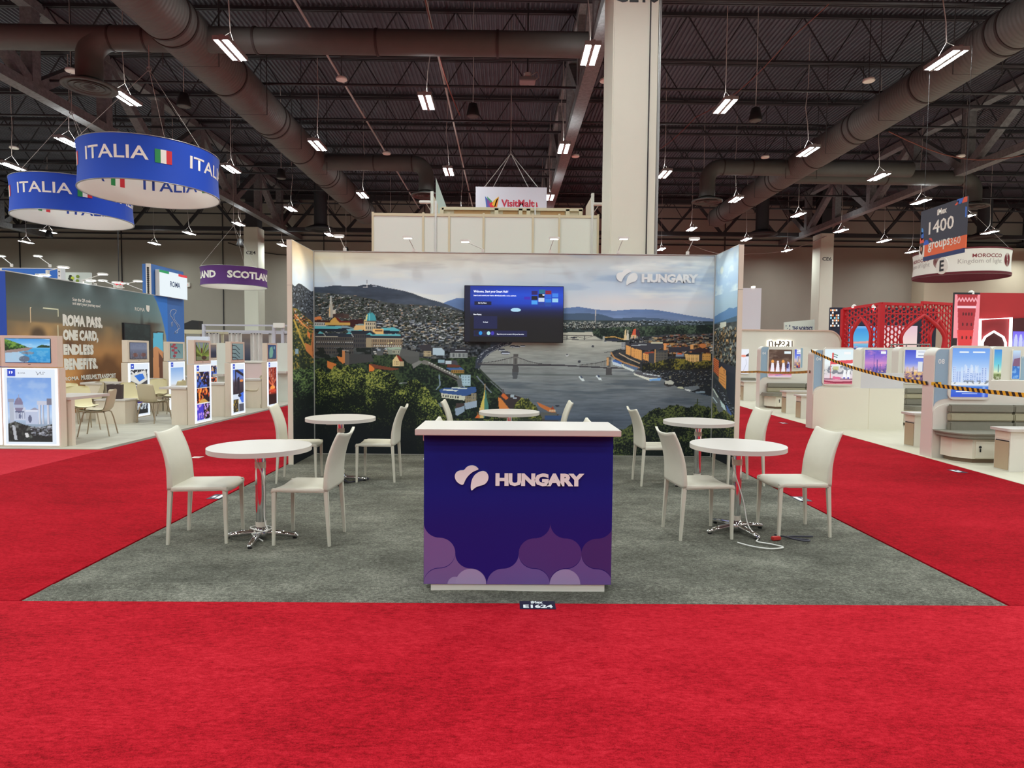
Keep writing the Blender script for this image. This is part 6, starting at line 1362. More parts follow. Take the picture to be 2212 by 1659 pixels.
ot = [(368, 677), (371, 670), (377, 668), (382, 671), (380, 676), (376, 680), (378, 690), (383, 697), (388, 703), (390, 709), (385, 712), (379, 717), (378, 720), (384, 719), (386, 709), (382, 700), (377, 694), (373, 686), (370, 683), (368, 677)]
obj('map_outline', MB().tube([(.006, at_x(x, y, XW).y - ta, at_x(x, y, XW).z - .016) for x, y in ot], .006, 5), lw, tw)
obj('map_outline', MB().tube([(.006, at_x(x, y, XW).y - ta, at_x(x, y, XW).z - .016) for x, y in ((371, 697), (374, 695), (374, 704), (371, 706), (371, 697))], .006, 5), lw, tw)
# panels showing above the dark wall
d1 = thing('blue_back_panel', 'blue sky panel rising behind the dark graphic wall at far left', 'panel', tuple(at_y(0, 760, 14.8))); d1.location.z = 0
p0, p1 = at_y(3, 578, 14.8), at_y(127, 608, 14.8); q = d1.location
obj('panel', MB().box((-4, .02, 0), (p1.x - q.x - .03, .2, p0.z)), M['white'], d1)
cb = Cv(0, 0, 120, 90, .8); cb.vgrad([(0, (54, 120, 214)), (90, (40, 110, 206))]); cb.ell(114, 12, 6, 4, (190, 230, 250))
print_sheet('panel_graphic', cb.a, p1.x - p0.x, 3.0, M['lit_dim'], d1, (p0.x - q.x, .012, p0.z - 3.02))
obj('edge_profile', MB().box((p1.x - q.x - .03, 0, 0), (p1.x - q.x + .06, .2, p0.z)), M['white'], d1)
for k in range(8): obj('slot_hole', MB().lathe([(.02, 0), (.02, .004)], 10), M['black'], d1, (p1.x - q.x + .015, -.001, p0.z - .1 - k * .12), (R(90), 0, 0))
p0, p1 = at_y(128, 588, 17), at_y(195, 618, 17)
d2 = thing('white_back_panel', 'white panel with yellow green ball logo behind the dark graphic wall', 'panel', (p0.x, 17, 0))
obj('panel', MB().box((0, 0, 0), (p1.x - p0.x, .1, p0.z)), M['panel_white'], d2)
a = at_y(157, 601, 17); ink = [mat('ball_ink_a', rgb(196, 206, 60), .6), mat('ball_ink_b', rgb(50, 54, 40), .6), mat('ball_ink_c', rgb(130, 150, 50), .6)]
for i in range(9): obj('logo_patch', plate([(a.x - p0.x + .09 * math.cos(i * 2.4) * (i % 3) + .06 * math.cos(t * 1.05), a.z + .08 * math.sin(i * 2.4) * (i % 3) + .06 * math.sin(t * 1.05)) for t in range(6)], -.003 - .001 * i), ink[i % 3], d2, fix=False)
for x in (130, 136): obj('logo_ring', MB().tube([(at_y(x, 600, 17).x - p0.x + .05 * math.cos(t / 8 * 6.283), -.005, at_y(x, 600, 17).z + .1 * math.sin(t / 8 * 6.283)) for t in range(9)], .008, 5), M['grey'], d2)
# arm lights over the dark wall
def arm_light(base, head, lab, glow=8., name='arm_spotlight', watt=3.):
    t = thing(name, lab, 'spotlight', tuple(base), 0, 'arm spotlights over the left stand'); d = Vector(head) - Vector(base)
    obj('clamp', MB().box((-.03, -.03, -.02), (.03, .03, .07)), M['white_trim'], t, bevel=.006)
    obj('arm', MB().tube([(0, 0, .05), tuple(d * .92)], .011, 8), M['white_trim'], t)
    h = obj('lamp_head', MB().lathe([(.02, .03), (.1, .02), (.125, 0), (.12, -.015)], 24), M['white_trim'], t, tuple(d))
    obj('lens', MB().lathe([(.1, -.017), (.0001, -.0175)], 20, caps=False), mat('cool_spot_face', (.9, .95, 1.), emit=14.), h)
for i, (bp, hp, lab) in enumerate((((103, 590), (137, 577), 'lit arm spotlight leaning right from the dark graphic wall, first from the left'), ((178, 610), (222, 592), 'lit arm spotlight leaning right from the dark graphic wall, second from the left'), ((256, 621), (298, 607), 'lit arm spotlight leaning right from the dark graphic wall, third from the left'))):
    bz = at_x(bp[0], bp[1], XW - .1); arm_light(bz, at_x(hp[0], hp[1], XW + .45), lab)
for (bp, hp, lab) in (((80, 598), (96, 594), 'bright short arm spotlight on the left part of the dark graphic wall'), ((206, 618), (196, 606), 'white arm spotlight folded low beside the white back panel'), ((262, 622), (252, 610), 'white arm spotlight folded low beside the small red exit sign')):
    bz = at_x(bp[0], bp[1], XW - .15); arm_light(bz, at_x(hp[0], hp[1], XW + .1), lab)
for (bp, hp, lab) in (((248, 620), (222, 606), 'white arm spotlight leaning back left of the small red exit sign'), ((314, 633), (270, 612), 'white arm spotlight leaning back at the right end of the dark wall')):
    bz = at_x(bp[0], bp[1], XW - .25); arm_light(bz, at_y(hp[0], hp[1], bz.y + .7), lab)
for (bp, hp, lab) in (((25, 575), (2, 553), 'lit arm spotlight at the left picture edge above the blue sky panel'), ((108, 576), (82, 553), 'lit arm spotlight above the right part of the blue sky panel')):
    bz = at_y(bp[0], bp[1], 14.9); arm_light(bz, at_y(hp[0], hp[1], 15.4), lab)
p = at_y(257, 613, 25); t = thing('hanging_exit_sign', 'small red hanging exit sign on a dark cable above the dark graphic wall', 'lantern', (p.x, 25, p.z))  # far exit sign on its cable, kept as a plain red box
obj('exit_sign_body', MB().box((-.15, -.1, -.09), (.15, .1, .09)), mat('exit_sign_red', rgb(226, 40, 60), .5, emit=.5), t, bevel=.02); obj('base_dish', MB().lathe([(.1, -.1), (.22, -.16), (.2, -.19)], 20), M['white'], t); obj('cord', MB().tube([(0, 0, .09), (0, 0, 12.42 - p.z)], .02, 6), M['cable_dark'], t)
p = at_y(403, 615, 41.9); t = thing('wall_exit_sign', 'red and white wall exit sign right of the lit city sign', 'beacon', (p.x, 41.95, p.z))  # exit sign on the far wall
obj('wall_sign_body', MB().box((-.25, -.1, -.15), (.25, .05, .15)), M['white'], t); obj('wall_sign_face', MB().box((-.26, -.12, -.06), (.1, -.1, .03)), mat('exit_sign_red', rgb(226, 40, 60), .5, emit=.5), t)

# curtain pavilion far behind
YC = 20.
M['curtain'] = mat('grey_curtain', rgb(214, 208, 203), .9, var=.05, vscale=5)
M['truss_alu'] = mat('white_truss', rgb(196, 194, 204), .45)
pc = at_y(440, 700, YC); pd = at_y(614, 713, YC); q = Vector((pc.x, YC, 0)); ztop = pc.z
cp = thing('curtain_pavilion', 'white truss frame with grey hanging curtains in the left background', 'pavilion', tuple(q))
for dz in (0, .22): obj('top_rail', MB().box((0, -.03, ztop - dz - .06), (pd.x - pc.x + .3, .03, ztop - dz)), M['truss_alu'], cp)
for px in (441, 592, 611): x = at_y(px, 760, YC).x - q.x; obj('upright', MB().box((x - .05, -.05, 0), (x + .05, .05, ztop)), M['truss_alu'], cp)
obj('back_rail', MB().box((-.1, 1.8, ztop - .3), (pd.x - pc.x + .3, 1.86, ztop - .2)), M['truss_alu'], cp)
for (xa, xb, zb) in ((443, 473, 790), (492, 522, 790), (539, 565, 795), (579, 593, 790), (612, 622, 790)):
    a, b_ = at_y(xa, 715, YC).x - q.x, at_y(xb, 715, YC).x - q.x
    obj('curtain', MB().grid(lambda u, v: (a + (b_ - a) * u, .06 + .05 * math.sin(u * (b_ - a) * 34) , .3 + v * (ztop - .62)), 60, 2), M['curtain'], cp, fix=False)
    for k in range(4): obj('curtain_ring', MB().lathe([(.02, 0), (.02, .03)], 8), M['black'], cp, (a + (b_ - a) * (k + .5) / 4, .02, ztop - .36))
bw2 = thing('dark_picture_wall', 'dark evening picture wall behind the grey curtains', 'wall', (q.x - 1.2, YC + 2.2, 0))
print_sheet('picture', np.concatenate([pic('evening', 90, 60, 2).a, pic('cliff', 30, 60, 3).a * .8], 1), 5.4, 2.3, M['mural'], bw2, (0, 0, 0)); obj('panel', MB().box((0, .01, 0), (5.4, .1, 2.3)), M['panel_white'], bw2)
p = at_y(412, 703, YC + .5); tag(obj('loudspeaker', MB().prism([(-.28, 0), (.3, 0), (.3, .38), (.05, .4), (-.3, .25)], .35, 'y', 0), M['black'], None, (p.x, YC + .5, p.z - .2)), 'black wedge loudspeaker standing left of the grey curtains', 'loudspeaker')
p = at_y(412, 712, YC + .4); t = thing('speaker_shelf', 'cream frame carrying the black wedge loudspeaker', 'frame', (p.x, YC + .4, 0)); obj('shelf', MB().box((-.4, 0, p.z - .15), (1.2, .5, p.z - .0)), M['panel_cream'], t); obj('post', MB().box((-.35, .1, 0), (-.28, .2, p.z - .15)), M['panel_cream'], t); obj('post', MB().box((1.1, .1, 0), (1.17, .2, p.z - .15)), M['panel_cream'], t)
p = at_y(603, 703, YC - .1); t = thing('exit_box', 'small white box on the truss near the booth wall wing', 'box', (p.x, YC - .12, p.z)); obj('box_body', MB().box((-.2, -.06, -.09), (.2, .06, .09)), M['white'], t, bevel=.01); obj('bracket', MB().box((-.02, .06, -.02), (.02, .1, .02)), M['grey'], t)
pw = at_y(402, 728, 13.3); pw2 = at_y(449, 728, 13.3)
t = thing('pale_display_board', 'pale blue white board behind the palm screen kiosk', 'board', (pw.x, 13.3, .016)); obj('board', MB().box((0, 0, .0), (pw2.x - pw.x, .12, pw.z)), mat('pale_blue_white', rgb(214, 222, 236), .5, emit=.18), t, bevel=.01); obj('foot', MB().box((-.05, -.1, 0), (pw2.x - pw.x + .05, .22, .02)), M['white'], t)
for xa, xb, yy, lab in ((468, 490, 12.6, 'plain pale partition right of the palm screen kiosk'), (598, 624, 15.2, 'plain pale partition right of the concert kiosk')):
    a, b_ = at_y(xa, 742, yy), at_y(xb, 742, yy); t = thing('pale_partition', lab, 'partition', (a.x, yy, .016)); obj('panel', MB().box((0, 0, 0), (b_.x - a.x, .1, a.z)), M['panel_white'], t); obj('shelf', MB().box((0, -.25, .86), (b_.x - a.x, 0, .92)), M['top_white'], t)
p = at_y(548, 795, 16.4); t = thing('pink_sofa', 'pale pink and white sofa far behind the railway kiosk', 'sofa', (p.x - .9, 16.4, .016))
obj('backrest', MB().box((0, 0, .4), (1.8, .2, 1.15)), mat('pale_pink', rgb(226, 204, 200), .7), t, bevel=.04); obj('seat', MB().box((0, -.6, .0), (1.8, 0, .45)), mat('pale_pink', rgb(226, 204, 200), .7), t, bevel=.04); obj('white_rail', MB().box((-.05, -.02, 1.12), (1.85, .24, 1.2)), M['white'], t, bevel=.02)

# ------------------------------------------------------------------ drum signs
def drum(name, cx_, cy_, Rd, z0, h, outer, inner, lab, hang):
    t = thing(name, lab, 'sign', (cx_, cy_, z0), 0, 'hanging drum signs')
    fl = lambda z: Rd * (1 - .022 * (1 - (2 * z / h - 1) ** 2))
    obj('outer_skin', MB().grid(lambda u, v: (fl(v * h) * math.cos(6.28318 * u), fl(v * h) * math.sin(6.28318 * u), v * h), 96, 10), outer, t)
    obj('inner_skin', MB().grid(lambda u, v: ((fl(v * h) - .02) * math.cos(6.28318 * u), (fl(v * h) - .02) * math.sin(6.28318 * u), v * h), 96, 10), inner, t)
    obj('rim', MB().lathe([(Rd - .025, -.006), (Rd + .005, -.006), (Rd + .005, .012), (Rd - .025, .012)], 96, caps=False), M['grey'], t)
    obj('rim', MB().lathe([(Rd - .025, h - .01), (Rd + .005, h - .01), (Rd + .005, h + .008), (Rd - .025, h + .008)], 96, caps=False), M['grey'], t)
    for k in range(3):
        a = R(hang + 120 * k); obj('sling', MB().tube([(Rd * math.cos(a), Rd * math.sin(a), h), (0, 0, h + 2.1)], .006, 6), M['cable'], t)
    obj('hoist_cable', MB().tube([(0, 0, h + 2.1), (0, 0, 12.43 - z0)], .008, 6), M['cable'], t)
    obj('shackle', MB().tube([(.06 * math.cos(q), 0, h + 2.12 + .06 * math.sin(q)) for q in [k * .785 for k in range(9)]], .014, 6), M['grey'], t)
    return t, fl
def band(par, s, m, rad, a0, z, w_, h, fl, inner=False, bold=.012):
    o = tfit('lettering', s, m, par, (0, 0, 0), w_, h, bold=bold); me = o.data
    co = np.empty(len(me.vertices) * 3, np.float32); me.vertices.foreach_get('co', co); co = co.reshape(-1, 3); co = co[:, [0, 2, 1]].copy(); me.vertices.foreach_set('co', co.ravel()); me.update()
    return wrap(o, rad, R(a0), z, inner, fl)
def band_rect(par, m, rad, a0, w_, z, h, fl, inner=False):
    d = -1 if inner else 1; off = -.026 if inner else .006
    return obj('flag_stripe', MB().grid(lambda u, v: ((fl(z + h * v) + off) * math.cos(R(a0) + d * u * w_ / rad), (fl(z + h * v) + off) * math.sin(R(a0) + d * u * w_ / rad), z + h * v), 6, 2), m, par, fix=False)
M['blue_fabric'] = mat('blue_sign_fabric', rgb(8, 68, 186), .7); M['white_fabric'] = mat('white_sign_fabric', rgb(232, 228, 220), .8); M['sign_blue_ink'] = mat('sign_blue_ink', rgb(30, 62, 150), .7)
M['flag_g'] = mat('flag_green', rgb(40, 140, 74), .7); M['flag_w'] = mat('flag_white', rgb(238, 234, 226), .7); M['flag_r'] = mat('flag_red', rgb(206, 40, 52), .7); M['letter_cream'] = mat('letter_cream', rgb(236, 232, 222), .7)
def italia(cx_, cy_, z0, a_start, lab, hang, k_=1.):
    Rd, h = 1.525 * k_, 1.0 * k_
    t, fl = drum('drum_sign', cx_, cy_, Rd, z0, h, M['blue_fabric'], M['white_fabric'], lab, hang)
    for k in range(4):
        a0 = a_start + 90 * k
        band(t, 'ITALIA', M['letter_cream'], Rd, a0, .46 * k_, 1.50 * k_, .29 * k_, fl)
        for i, m in enumerate(('flag_g', 'flag_w', 'flag_r')): band_rect(t, M[m], Rd, a0 + 61 + i * 4.4, .117 * k_, .43 * k_, .30 * k_, fl)
        b0 = a_start + 90 * k + 245
        band(t, 'ITALIA', M['sign_blue_ink'], Rd, b0, .43 * k_, 1.42 * k_, .29 * k_, lambda z: fl(z) - .022, True)
        for i, m in enumerate(('flag_g', 'flag_w', 'flag_r')): band_rect(t, M[m], Rd, b0 - 60 - i * 4.4, .117 * k_, .39 * k_, .30 * k_, fl, True)
    return t
italia(-9.22, 12.71, 5.50, -119, 'front blue drum sign with white country name and flags, higher of the two', 100, 1.05)
italia(-12.84, 15.15, 5.32, -113.7, 'second blue drum sign with white country name, behind and left of the first', 80)
M['purple_fabric'] = mat('purple_sign_fabric', rgb(86, 38, 112), .7)
t, fl = drum('drum_sign', -13.39, 27.42, 1.525, 4.62, .88, M['purple_fabric'], M['white_fabric'], 'purple drum sign with white country name in front of the far left column', 90)
for k in range(3): band(t, 'SCOTLAND', M['letter_cream'], 1.525, -78.7 + 120 * k, .30, 2.66, .35, fl, bold=.045)

# ------------------------------------------------------------------ the stand at the right: cream floor, curved dividers with lit posters, benches
M['cream_floor'] = mat('cream_wood_floor', rgb(208, 202, 182), .5, var=.05, vscale=1.6, stretch=(3, .4, 1))
M['divider'] = mat('divider_white', rgb(222, 218, 208), .5)
M['divider_blue'] = mat('divider_pale_blue', rgb(150, 178, 200), .5)
M['block'] = mat('block_cream_white', rgb(226, 220, 204), .5, var=.02, vscale=1.5)
M['bench_a'] = mat('bench_grey_green', rgb(134, 130, 116), .85, var=.04, vscale=30)
M['bench_b'] = mat('bench_sand', rgb(172, 164, 138), .85, var=.04, vscale=30)
M['tan_door'] = mat('tan_wood_door', rgb(176, 156, 128), .55, var=.06, vscale=3, stretch=(1, 1, .3))
M['kick'] = mat('brown_kick', rgb(120, 98, 78), .6)
M['pale_num'] = mat('pale_number', rgb(228, 234, 238), .5)
tag(obj('booth_floor', MB().prism([(6.02, 1.2), (7.75, 27), (40, 27), (40, 1.2)], .015, 'z', .001), M['cream_floor']), 'cream wood floor of the stand at the right', 'floor')
def rrect(x0, z0, x1, z1, r, n=6):
    q = []
    for cx_, cz, a in ((x1 - r, z1 - r, 0), (x0 + r, z1 - r, 90), (x0 + r, z0 + r, 180), (x1 - r, z0 + r, 270)):
        for k in range(n + 1): q.append((cx_ + r * math.cos(R(a + 90 * k / n)), cz + r * math.sin(R(a + 90 * k / n))))
    return q
def lit_poster(par, kind, x0, z0, x1, z1, y, seed=0, frame=.035, r=.04, res=1.3):
    """x, z relative to the thing; faces -y"""
    f = obj('poster_frame', MB().prism(rrect(x0 - frame, z0 - frame, x1 + frame, z1 + frame, r + frame), .03, 'y', y - .03), M['divider'], par)
    w_, h = x1 - x0, z1 - z0; c = pic(kind, w_ * 120, h * 120, seed, res)
    print_sheet('poster', c.a, w_, h, M['lit'], f, (x0, y - .033, z0)); return f
def divider(px0, Yf, xr, zt, lab, depth=.25, num=None, blue_w=.17, base_w=None):
    x0 = at_y(px0, 800, Yf).x
    t = thing('booth_divider', lab, 'divider', (x0, Yf, .016), 0, 'curved white dividers with posters')
    w_ = xr - x0; r = .12
    arc = [(r - r * math.cos(R(90 * k / 8)), zt - r + r * math.sin(R(90 * k / 8))) for k in range(9)]
    arc2 = [(w_ - r + r * math.sin(R(90 * k / 8)), zt - r + r * math.cos(R(90 * k / 8))) for k in range(9)]
    obj('panel', MB().prism([(0, 0)] + arc + arc2 + [(w_, 0)], depth, 'y', 0), M['divider'], t)
    if num is not None:
        pl = [(.012, .78), (.012, zt - .1)] + [(.012 + .09 - .09 * math.cos(R(90 * k / 6)), zt - .11 + .09 * math.sin(R(90 * k / 6))) for k in range(7)] + [(blue_w, zt - .02), (blue_w, .9)] + [(.012 + (blue_w - .012) * (1 - math.sin(R(90 * k / 6))), .78 + .12 * math.cos(R(90 * k / 6))) for k in range(1, 7)]
        obj('blue_plate', MB().prism(pl, .006, 'y', -.006), M['divider_blue'], t)
        tfit('divider_number', num, M['pale_num'], t, (.05, -.009, zt - .24), .1, .075, bold=.02)
    return t, x0
def zof(px, py, Yf): return at_y(px, py, Yf).z - .016
def xof(px, Yf): return at_y(px, 800, Yf).x
def bench(px0, px1, Yb, rows, seat_px, yseat, zs, label, depth=.55, split=None, door=True):
    """padded bench against a divider: striped back cushions, rounded seat, white box with door"""
    xa, xb = xof(px0, Yb), xof(px1, Yb); t = thing('padded_bench', label, 'bench', (xa, Yb, .016), 0, 'striped padded benches'); w_ = xb - xa
    zz = [zof(px0, y, Yb) for y in rows]
    cuts = [0] + ([xof(s, Yb) - xa for s in split] if split else []) + [w_]
    for a, b_ in zip(cuts[:-1], cuts[1:]):
        for i in range(3): obj('back_cushion', MB().box((a + .004, -.09, zz[i + 1] + .003), (b_ - .004, 0, zz[i] - .003)), M['bench_b'] if i == 1 else M['bench_a'], t, bevel=.018)
    s0 = xof(seat_px, Yb - .12) - xa
    pts = [(s0, -.02)] + [(s0 + .22 - .22 * math.cos(R(90 * k / 8)), -depth * .45 - depth * .55 * math.sin(R(90 * k / 8))) for k in range(9)] + [(w_ + .3, -depth), (w_ + .3, -.02)]
    o = obj('seat_cushion', MB().prism(pts, .09, 'z', zs - .09), M['bench_a'], t, bevel=.02)
    ins = [(s0 + .1, -.02), (s0 + .1, -depth * .5), (s0 + .26, -depth + .06), (w_ + .3, -depth + .06), (w_ + .3, -.02)]
    obj('bench_box', MB().prism(ins, zs - .15, 'z', .06), M['block'], t)
    obj('kick_plinth', MB().prism([(s0 + .14, -.04), (s0 + .14, -depth * .48), (s0 + .28, -depth + .09), (w_ + .28, -depth + .09), (w_ + .28, -.04)], .06, 'z', 0), M['kick'], t)
    if door:
        d = obj('door', MB().box((s0 + .3, -depth + .045, .075), (w_ + .28, -depth + .06, zs - .12)), M['block'], t)
        obj('lock', MB().lathe([(.018, 0), (.018, .01)], 12), M['black'], d, (s0 + .36, -depth + .044, zs - .2), (R(90), 0, 0))
        obj('key', MB().box((s0 + .352, -depth + .03, zs - .27), (s0 + .368, -depth + .04, zs - .225)), M['black'], d)
    return t
def cabinet_table(x, y, w_, lab, zt=.58, d=.27, L=1.2):
    """table whose end, towards the aisle, holds a drawer and a tan door"""
    t = thing('cabinet_table', lab, 'table', (x, y, .016), 0, 'white tables with tan doors')
    obj('body', MB().box((0, -d, 0), (L, 0, zt - .035)), M['divider'], t)
    obj('table_top', MB().prism(rrect(-.06, -d - .05, L, .05, .05), .035, 'z', zt - .035), M['top_white'], t)
    obj('drawer', MB().box((-.008, -d + .02, zt - .15), (0, -.02, zt - .055)), M['kiosk'], t); obj('shadow_gap', MB().box((-.004, -d + .02, zt - .18), (0, -.02, zt - .165)), M['black'], t)
    obj('door', MB().box((-.012, -d + .015, .02), (0, -.015, zt - .18)), M['tan_door'], t, bevel=.004)
    return t
# nearest divider, number 08
Y8 = 5.68
t8, x8 = divider(2018, Y8, xof(2141, Y8), 1.665, 'nearest white divider at right with lit hotel poster and number 08', num='08', blue_w=.225)
obj('end_strip', MB().box((-.004, .0, 0), (0, .25, 1.55)), mat('divider_end_bounce', rgb(226, 214, 206), .5), t8)  # the red carpet's bounce is put into the strip's pinkish colour
obj('base_face', MB().prism([(.0, 0), (.0, .68)] + [(.0 + .24 * (1 - math.cos(R(90 * k / 6))), .68 + .14 * math.sin(R(90 * k / 6))) for k in range(1, 7)] + [(3.8, .82), (3.8, 0)], .02, 'y', -.02), M['divider'], t8)
obj('low_wall', MB().box((xof(2139, Y8) - x8, .03, 0), (3.8, .2, at_y(2170, 822, Y8).z - .016)), M['divider'], t8)
X = lambda px, Yf, x0: xof(px, Yf) - x0
lit_poster(t8, 'hotel', X(2053, Y8, x8), zof(2053, 857, Y8), X(2133, Y8, x8), zof(2053, 752, Y8), -.0, 8, .04, .05)
lit_poster(t8, 'sea', X(2145, Y8 + 1.5, x8) - .5, .98, X(2145, Y8 + 1.5, x8) - .36, 1.6, -.0, 2, .02, .03) if False else None
bench(2048, 2240, Y8 - .03, (873, 891, 909, 931), 2034, 940, .435, 'striped padded bench before the hotel poster divider, nearest at right', .52, (2186,))
cabinet_table(6.66, 4.78, 1.2, 'white table with tan door at the right picture edge')
cabinet_table(6.82, 7.0, 1.2, 'white table with tan door behind the hotel poster divider')
# right of it: low wall and farther posters
Y12 = 9.2
t12, x12 = divider(2140, Y12, 12.5, zof(2150, 748, Y12), 'white divider behind the hotel poster with sea and cliff posters')
lit_poster(t12, 'sea', X(2144, Y12, x12), zof(2150, 820, Y12), X(2160, Y12, x12), zof(2150, 755, Y12), 0, 2, .02, .02)
lit_poster(t12, 'cliff', X(2184, Y12, x12), zof(2184, 818, Y12), X(2200, Y12, x12), zof(2184, 757, Y12), 0, 3, .02, .02)
obj('blue_plate', MB().box((X(2203, Y12, x12), -.01, .9), (X(2222, Y12, x12), 0, 1.55)), M['divider_blue'], t12)
tfit('divider_number', '13', M['pale_num'], t12, (X(2206, Y12, x12), -.014, zof(2205, 774, Y12)), .08, .07, bold=.02)
# middle divider 04 with the big blank block
Y4 = 9.36
t4, x4 = divider(1757, Y4, xof(1860, Y4), 1.665, 'white divider number 04 with red and white shop poster, nearer of two', num='04', blue_w=.2)
obj('end_strip', MB().box((-.004, .0, 0), (0, .25, 1.55)), M['divider'], t4)
lit_poster(t4, 'shop', X(1779, Y4, x4), zof(1779, 829, Y4), X(1840, Y4, x4), zof(1779, 754, Y4), 0, 4, .035, .05)
bk = thing('blank_block', 'large blank cream white bench back below the shop poster', 'block', (x4, Y4 - .04, .016))
zb = zof(1800, 838, Y4); wb = xof(1953, Y4) - x4
obj('panel', MB().prism([(0, 0), (0, zb - .16)] + [(.2 * (1 - math.cos(R(90 * k / 6))), zb - .16 + .16 * math.sin(R(90 * k / 6))) for k in range(1, 7)] + [(wb, zb), (wb, 0)], .04, 'y', 0), M['block'], bk)
obj('panel_seam', MB().box((X(1877, Y4, x4), -.002, 0), (X(1877, Y4, x4) + .006, .0, zb)), M['panel_cream'], bk)
obj('upper_ledge', MB().box((X(1846, Y4, x4), .045, zb), (wb, .18, zof(1900, 806, Y4))), mat('ledge_lilac_white', rgb(206, 204, 208), .5), bk)
# dusk and marina posters behind
Y5 = 11.2
t5, x5 = divider(1856, Y5, xof(1936, Y5), zof(1900, 751, Y5), 'white divider with purple dusk skyline poster')
lit_poster(t5, 'dusk', X(1866, Y5, x5), zof(1866, 806, Y5), X(1913, Y5, x5), zof(1866, 756, Y5), 0, 5, .03, .04)
Y6 = 10.2
t6, x6 = divider(1940, Y6, xof(2030, Y6), zof(1960, 749, Y6), 'white divider with lit marina city poster left of number 08')
lit_poster(t6, 'marina', X(1952, Y6, x6), zof(1952, 826, Y6), X(2020, Y6, x6), zof(1952, 756, Y6), 0, 6, .03, .03)
bench(1954, 2030, Y6 - .03, (838, 850, 861, 875), 1950, 880, .45, 'striped padded bench below the marina poster', .5, door=False)
# farther divider 04
Y7 = 14.6
t7, x7 = divider(1642, Y7, xof(1752, Y7), zof(1650, 748, Y7), 'farther white divider number 04 with desert figures poster', num='04', blue_w=.23)
obj('end_strip', MB().box((-.004, .0, 0), (0, .25, 1.5)), M['divider'], t7)
lit_poster(t7, 'desert', X(1659, Y7, x7), zof(1659, 814, Y7), X(1709, Y7, x7), zof(1659, 755, Y7), 0, 7, .03, .05)
lit_poster(t7, 'marina', X(1714.5, Y7, x7), zof(1714, 795, Y7), X(1727, Y7, x7), zof(1714, 755, Y7), 0.0, 8, .015, .02)
obj('blue_plate', MB().prism(rrect(X(1728.5, Y7, x7), zof(1729, 794, Y7), X(1732.5, Y7, x7), zof(1729, 752, Y7), .015), .008, 'y', -.008), M['divider_blue'], t7)
bench(1656, 1760, Y7 - .03, (827, 837, 847, 857), 1648, 862, .45, 'striped padded bench below the desert figures poster', .5, (1739,))
cabinet_table(xof(1698, 12.7), 12.9, 1.2, 'white table with tan door left of the nearer divider 04', .60)
cabinet_table(xof(1730, 11.4), 11.6, 1.2, 'second white table with tan door left of the nearer divider 04', .58)
Y9 = 19.5
t9, x9 = divider(1560, Y9, xof(1640, Y9), zof(1612, 748, Y9), 'far white divider with bird poster beside the booth wall')
lit_poster(t9, 'bird', X(1600, Y9, x9), zof(1600, 807, Y9), X(1616, Y9, x9), zof(1600, 754, Y9), 0, 9, .03, .05)
bench(1590, 1632, Y9 - .03, (816, 827, 835, 842), 1588, 850, .45, 'far striped bench beside the booth wall', .5, door=False)
cabinet_table(xof(1606, 17.2), 17.4, 1.2, 'far white table with tan door beside the booth wall', .66)
# city sign wall
Yd = 22.
p0, p1 = at_y(1590, 720, Yd), at_y(1815, 716, Yd); zt = p1.z
dw = thing('curved_sign_wall', 'pale wall with rounded corner and glowing city sign behind the dividers', 'wall', (p0.x, Yd, .0)); w_ = p1.x - p0.x; r = .5
arc = [(w_ - r + r * math.sin(R(90 * k / 10)), zt - r + r * math.cos(R(90 * k / 10))) for k in range(11)]
obj('panel', MB().prism([(0, 0), (0, zt)] + arc + [(w_, 0)], .3, 'y', 0), M['divider'], dw)
arc2 = [(w_ - r + (r + .05) * math.sin(R(90 * k / 10)), zt - r + (r + .05) * math.cos(R(90 * k / 10))) for k in range(11)]
obj('rose_edge', MB().prism([(0, zt), (0, zt + .05)] + arc2 + [(w_ + .05, 0), (w_, 0)] + arc[::-1], .4, 'y', -.06), mat('rose_edge', rgb(206, 178, 164), .5), dw)
def dp(x, y): q = at_y(1600 + x / 7.373, 680 + y / 7.373, Yd); return (q.x - p0.x, q.z)
glow = mat('sign_glow', (1, .95, .82), emit=1.6); dark = mat('sign_letter_brown', rgb(120, 110, 100), .5)
strokes = [[(440, 520), (440, 425), (475, 420), (490, 440), (490, 520)], [(535, 430), (535, 520)], [(520, 470), (600, 470), (600, 430)], [(585, 520), (585, 490), (600, 475), (630, 440), (610, 420), (590, 425)], [(640, 475), (665, 475), (680, 450), (665, 425), (645, 430)], [(715, 425), (745, 430), (740, 470), (715, 480)], [(745, 430), (745, 520)], [(700, 520), (715, 490), (760, 490)], [(800, 415), (800, 520)], [(640, 500), (645, 520)], [(675, 500), (690, 520)]]
for s in strokes:
    a = [dp(*q) for q in s]; obj('sign_glow', MB().tube([(x, -.02, z) for x, z in a], .075, 8), glow, dw); obj('sign_stroke', MB().tube([(x, -.11, z) for x, z in a], .028, 6), dark, dw)
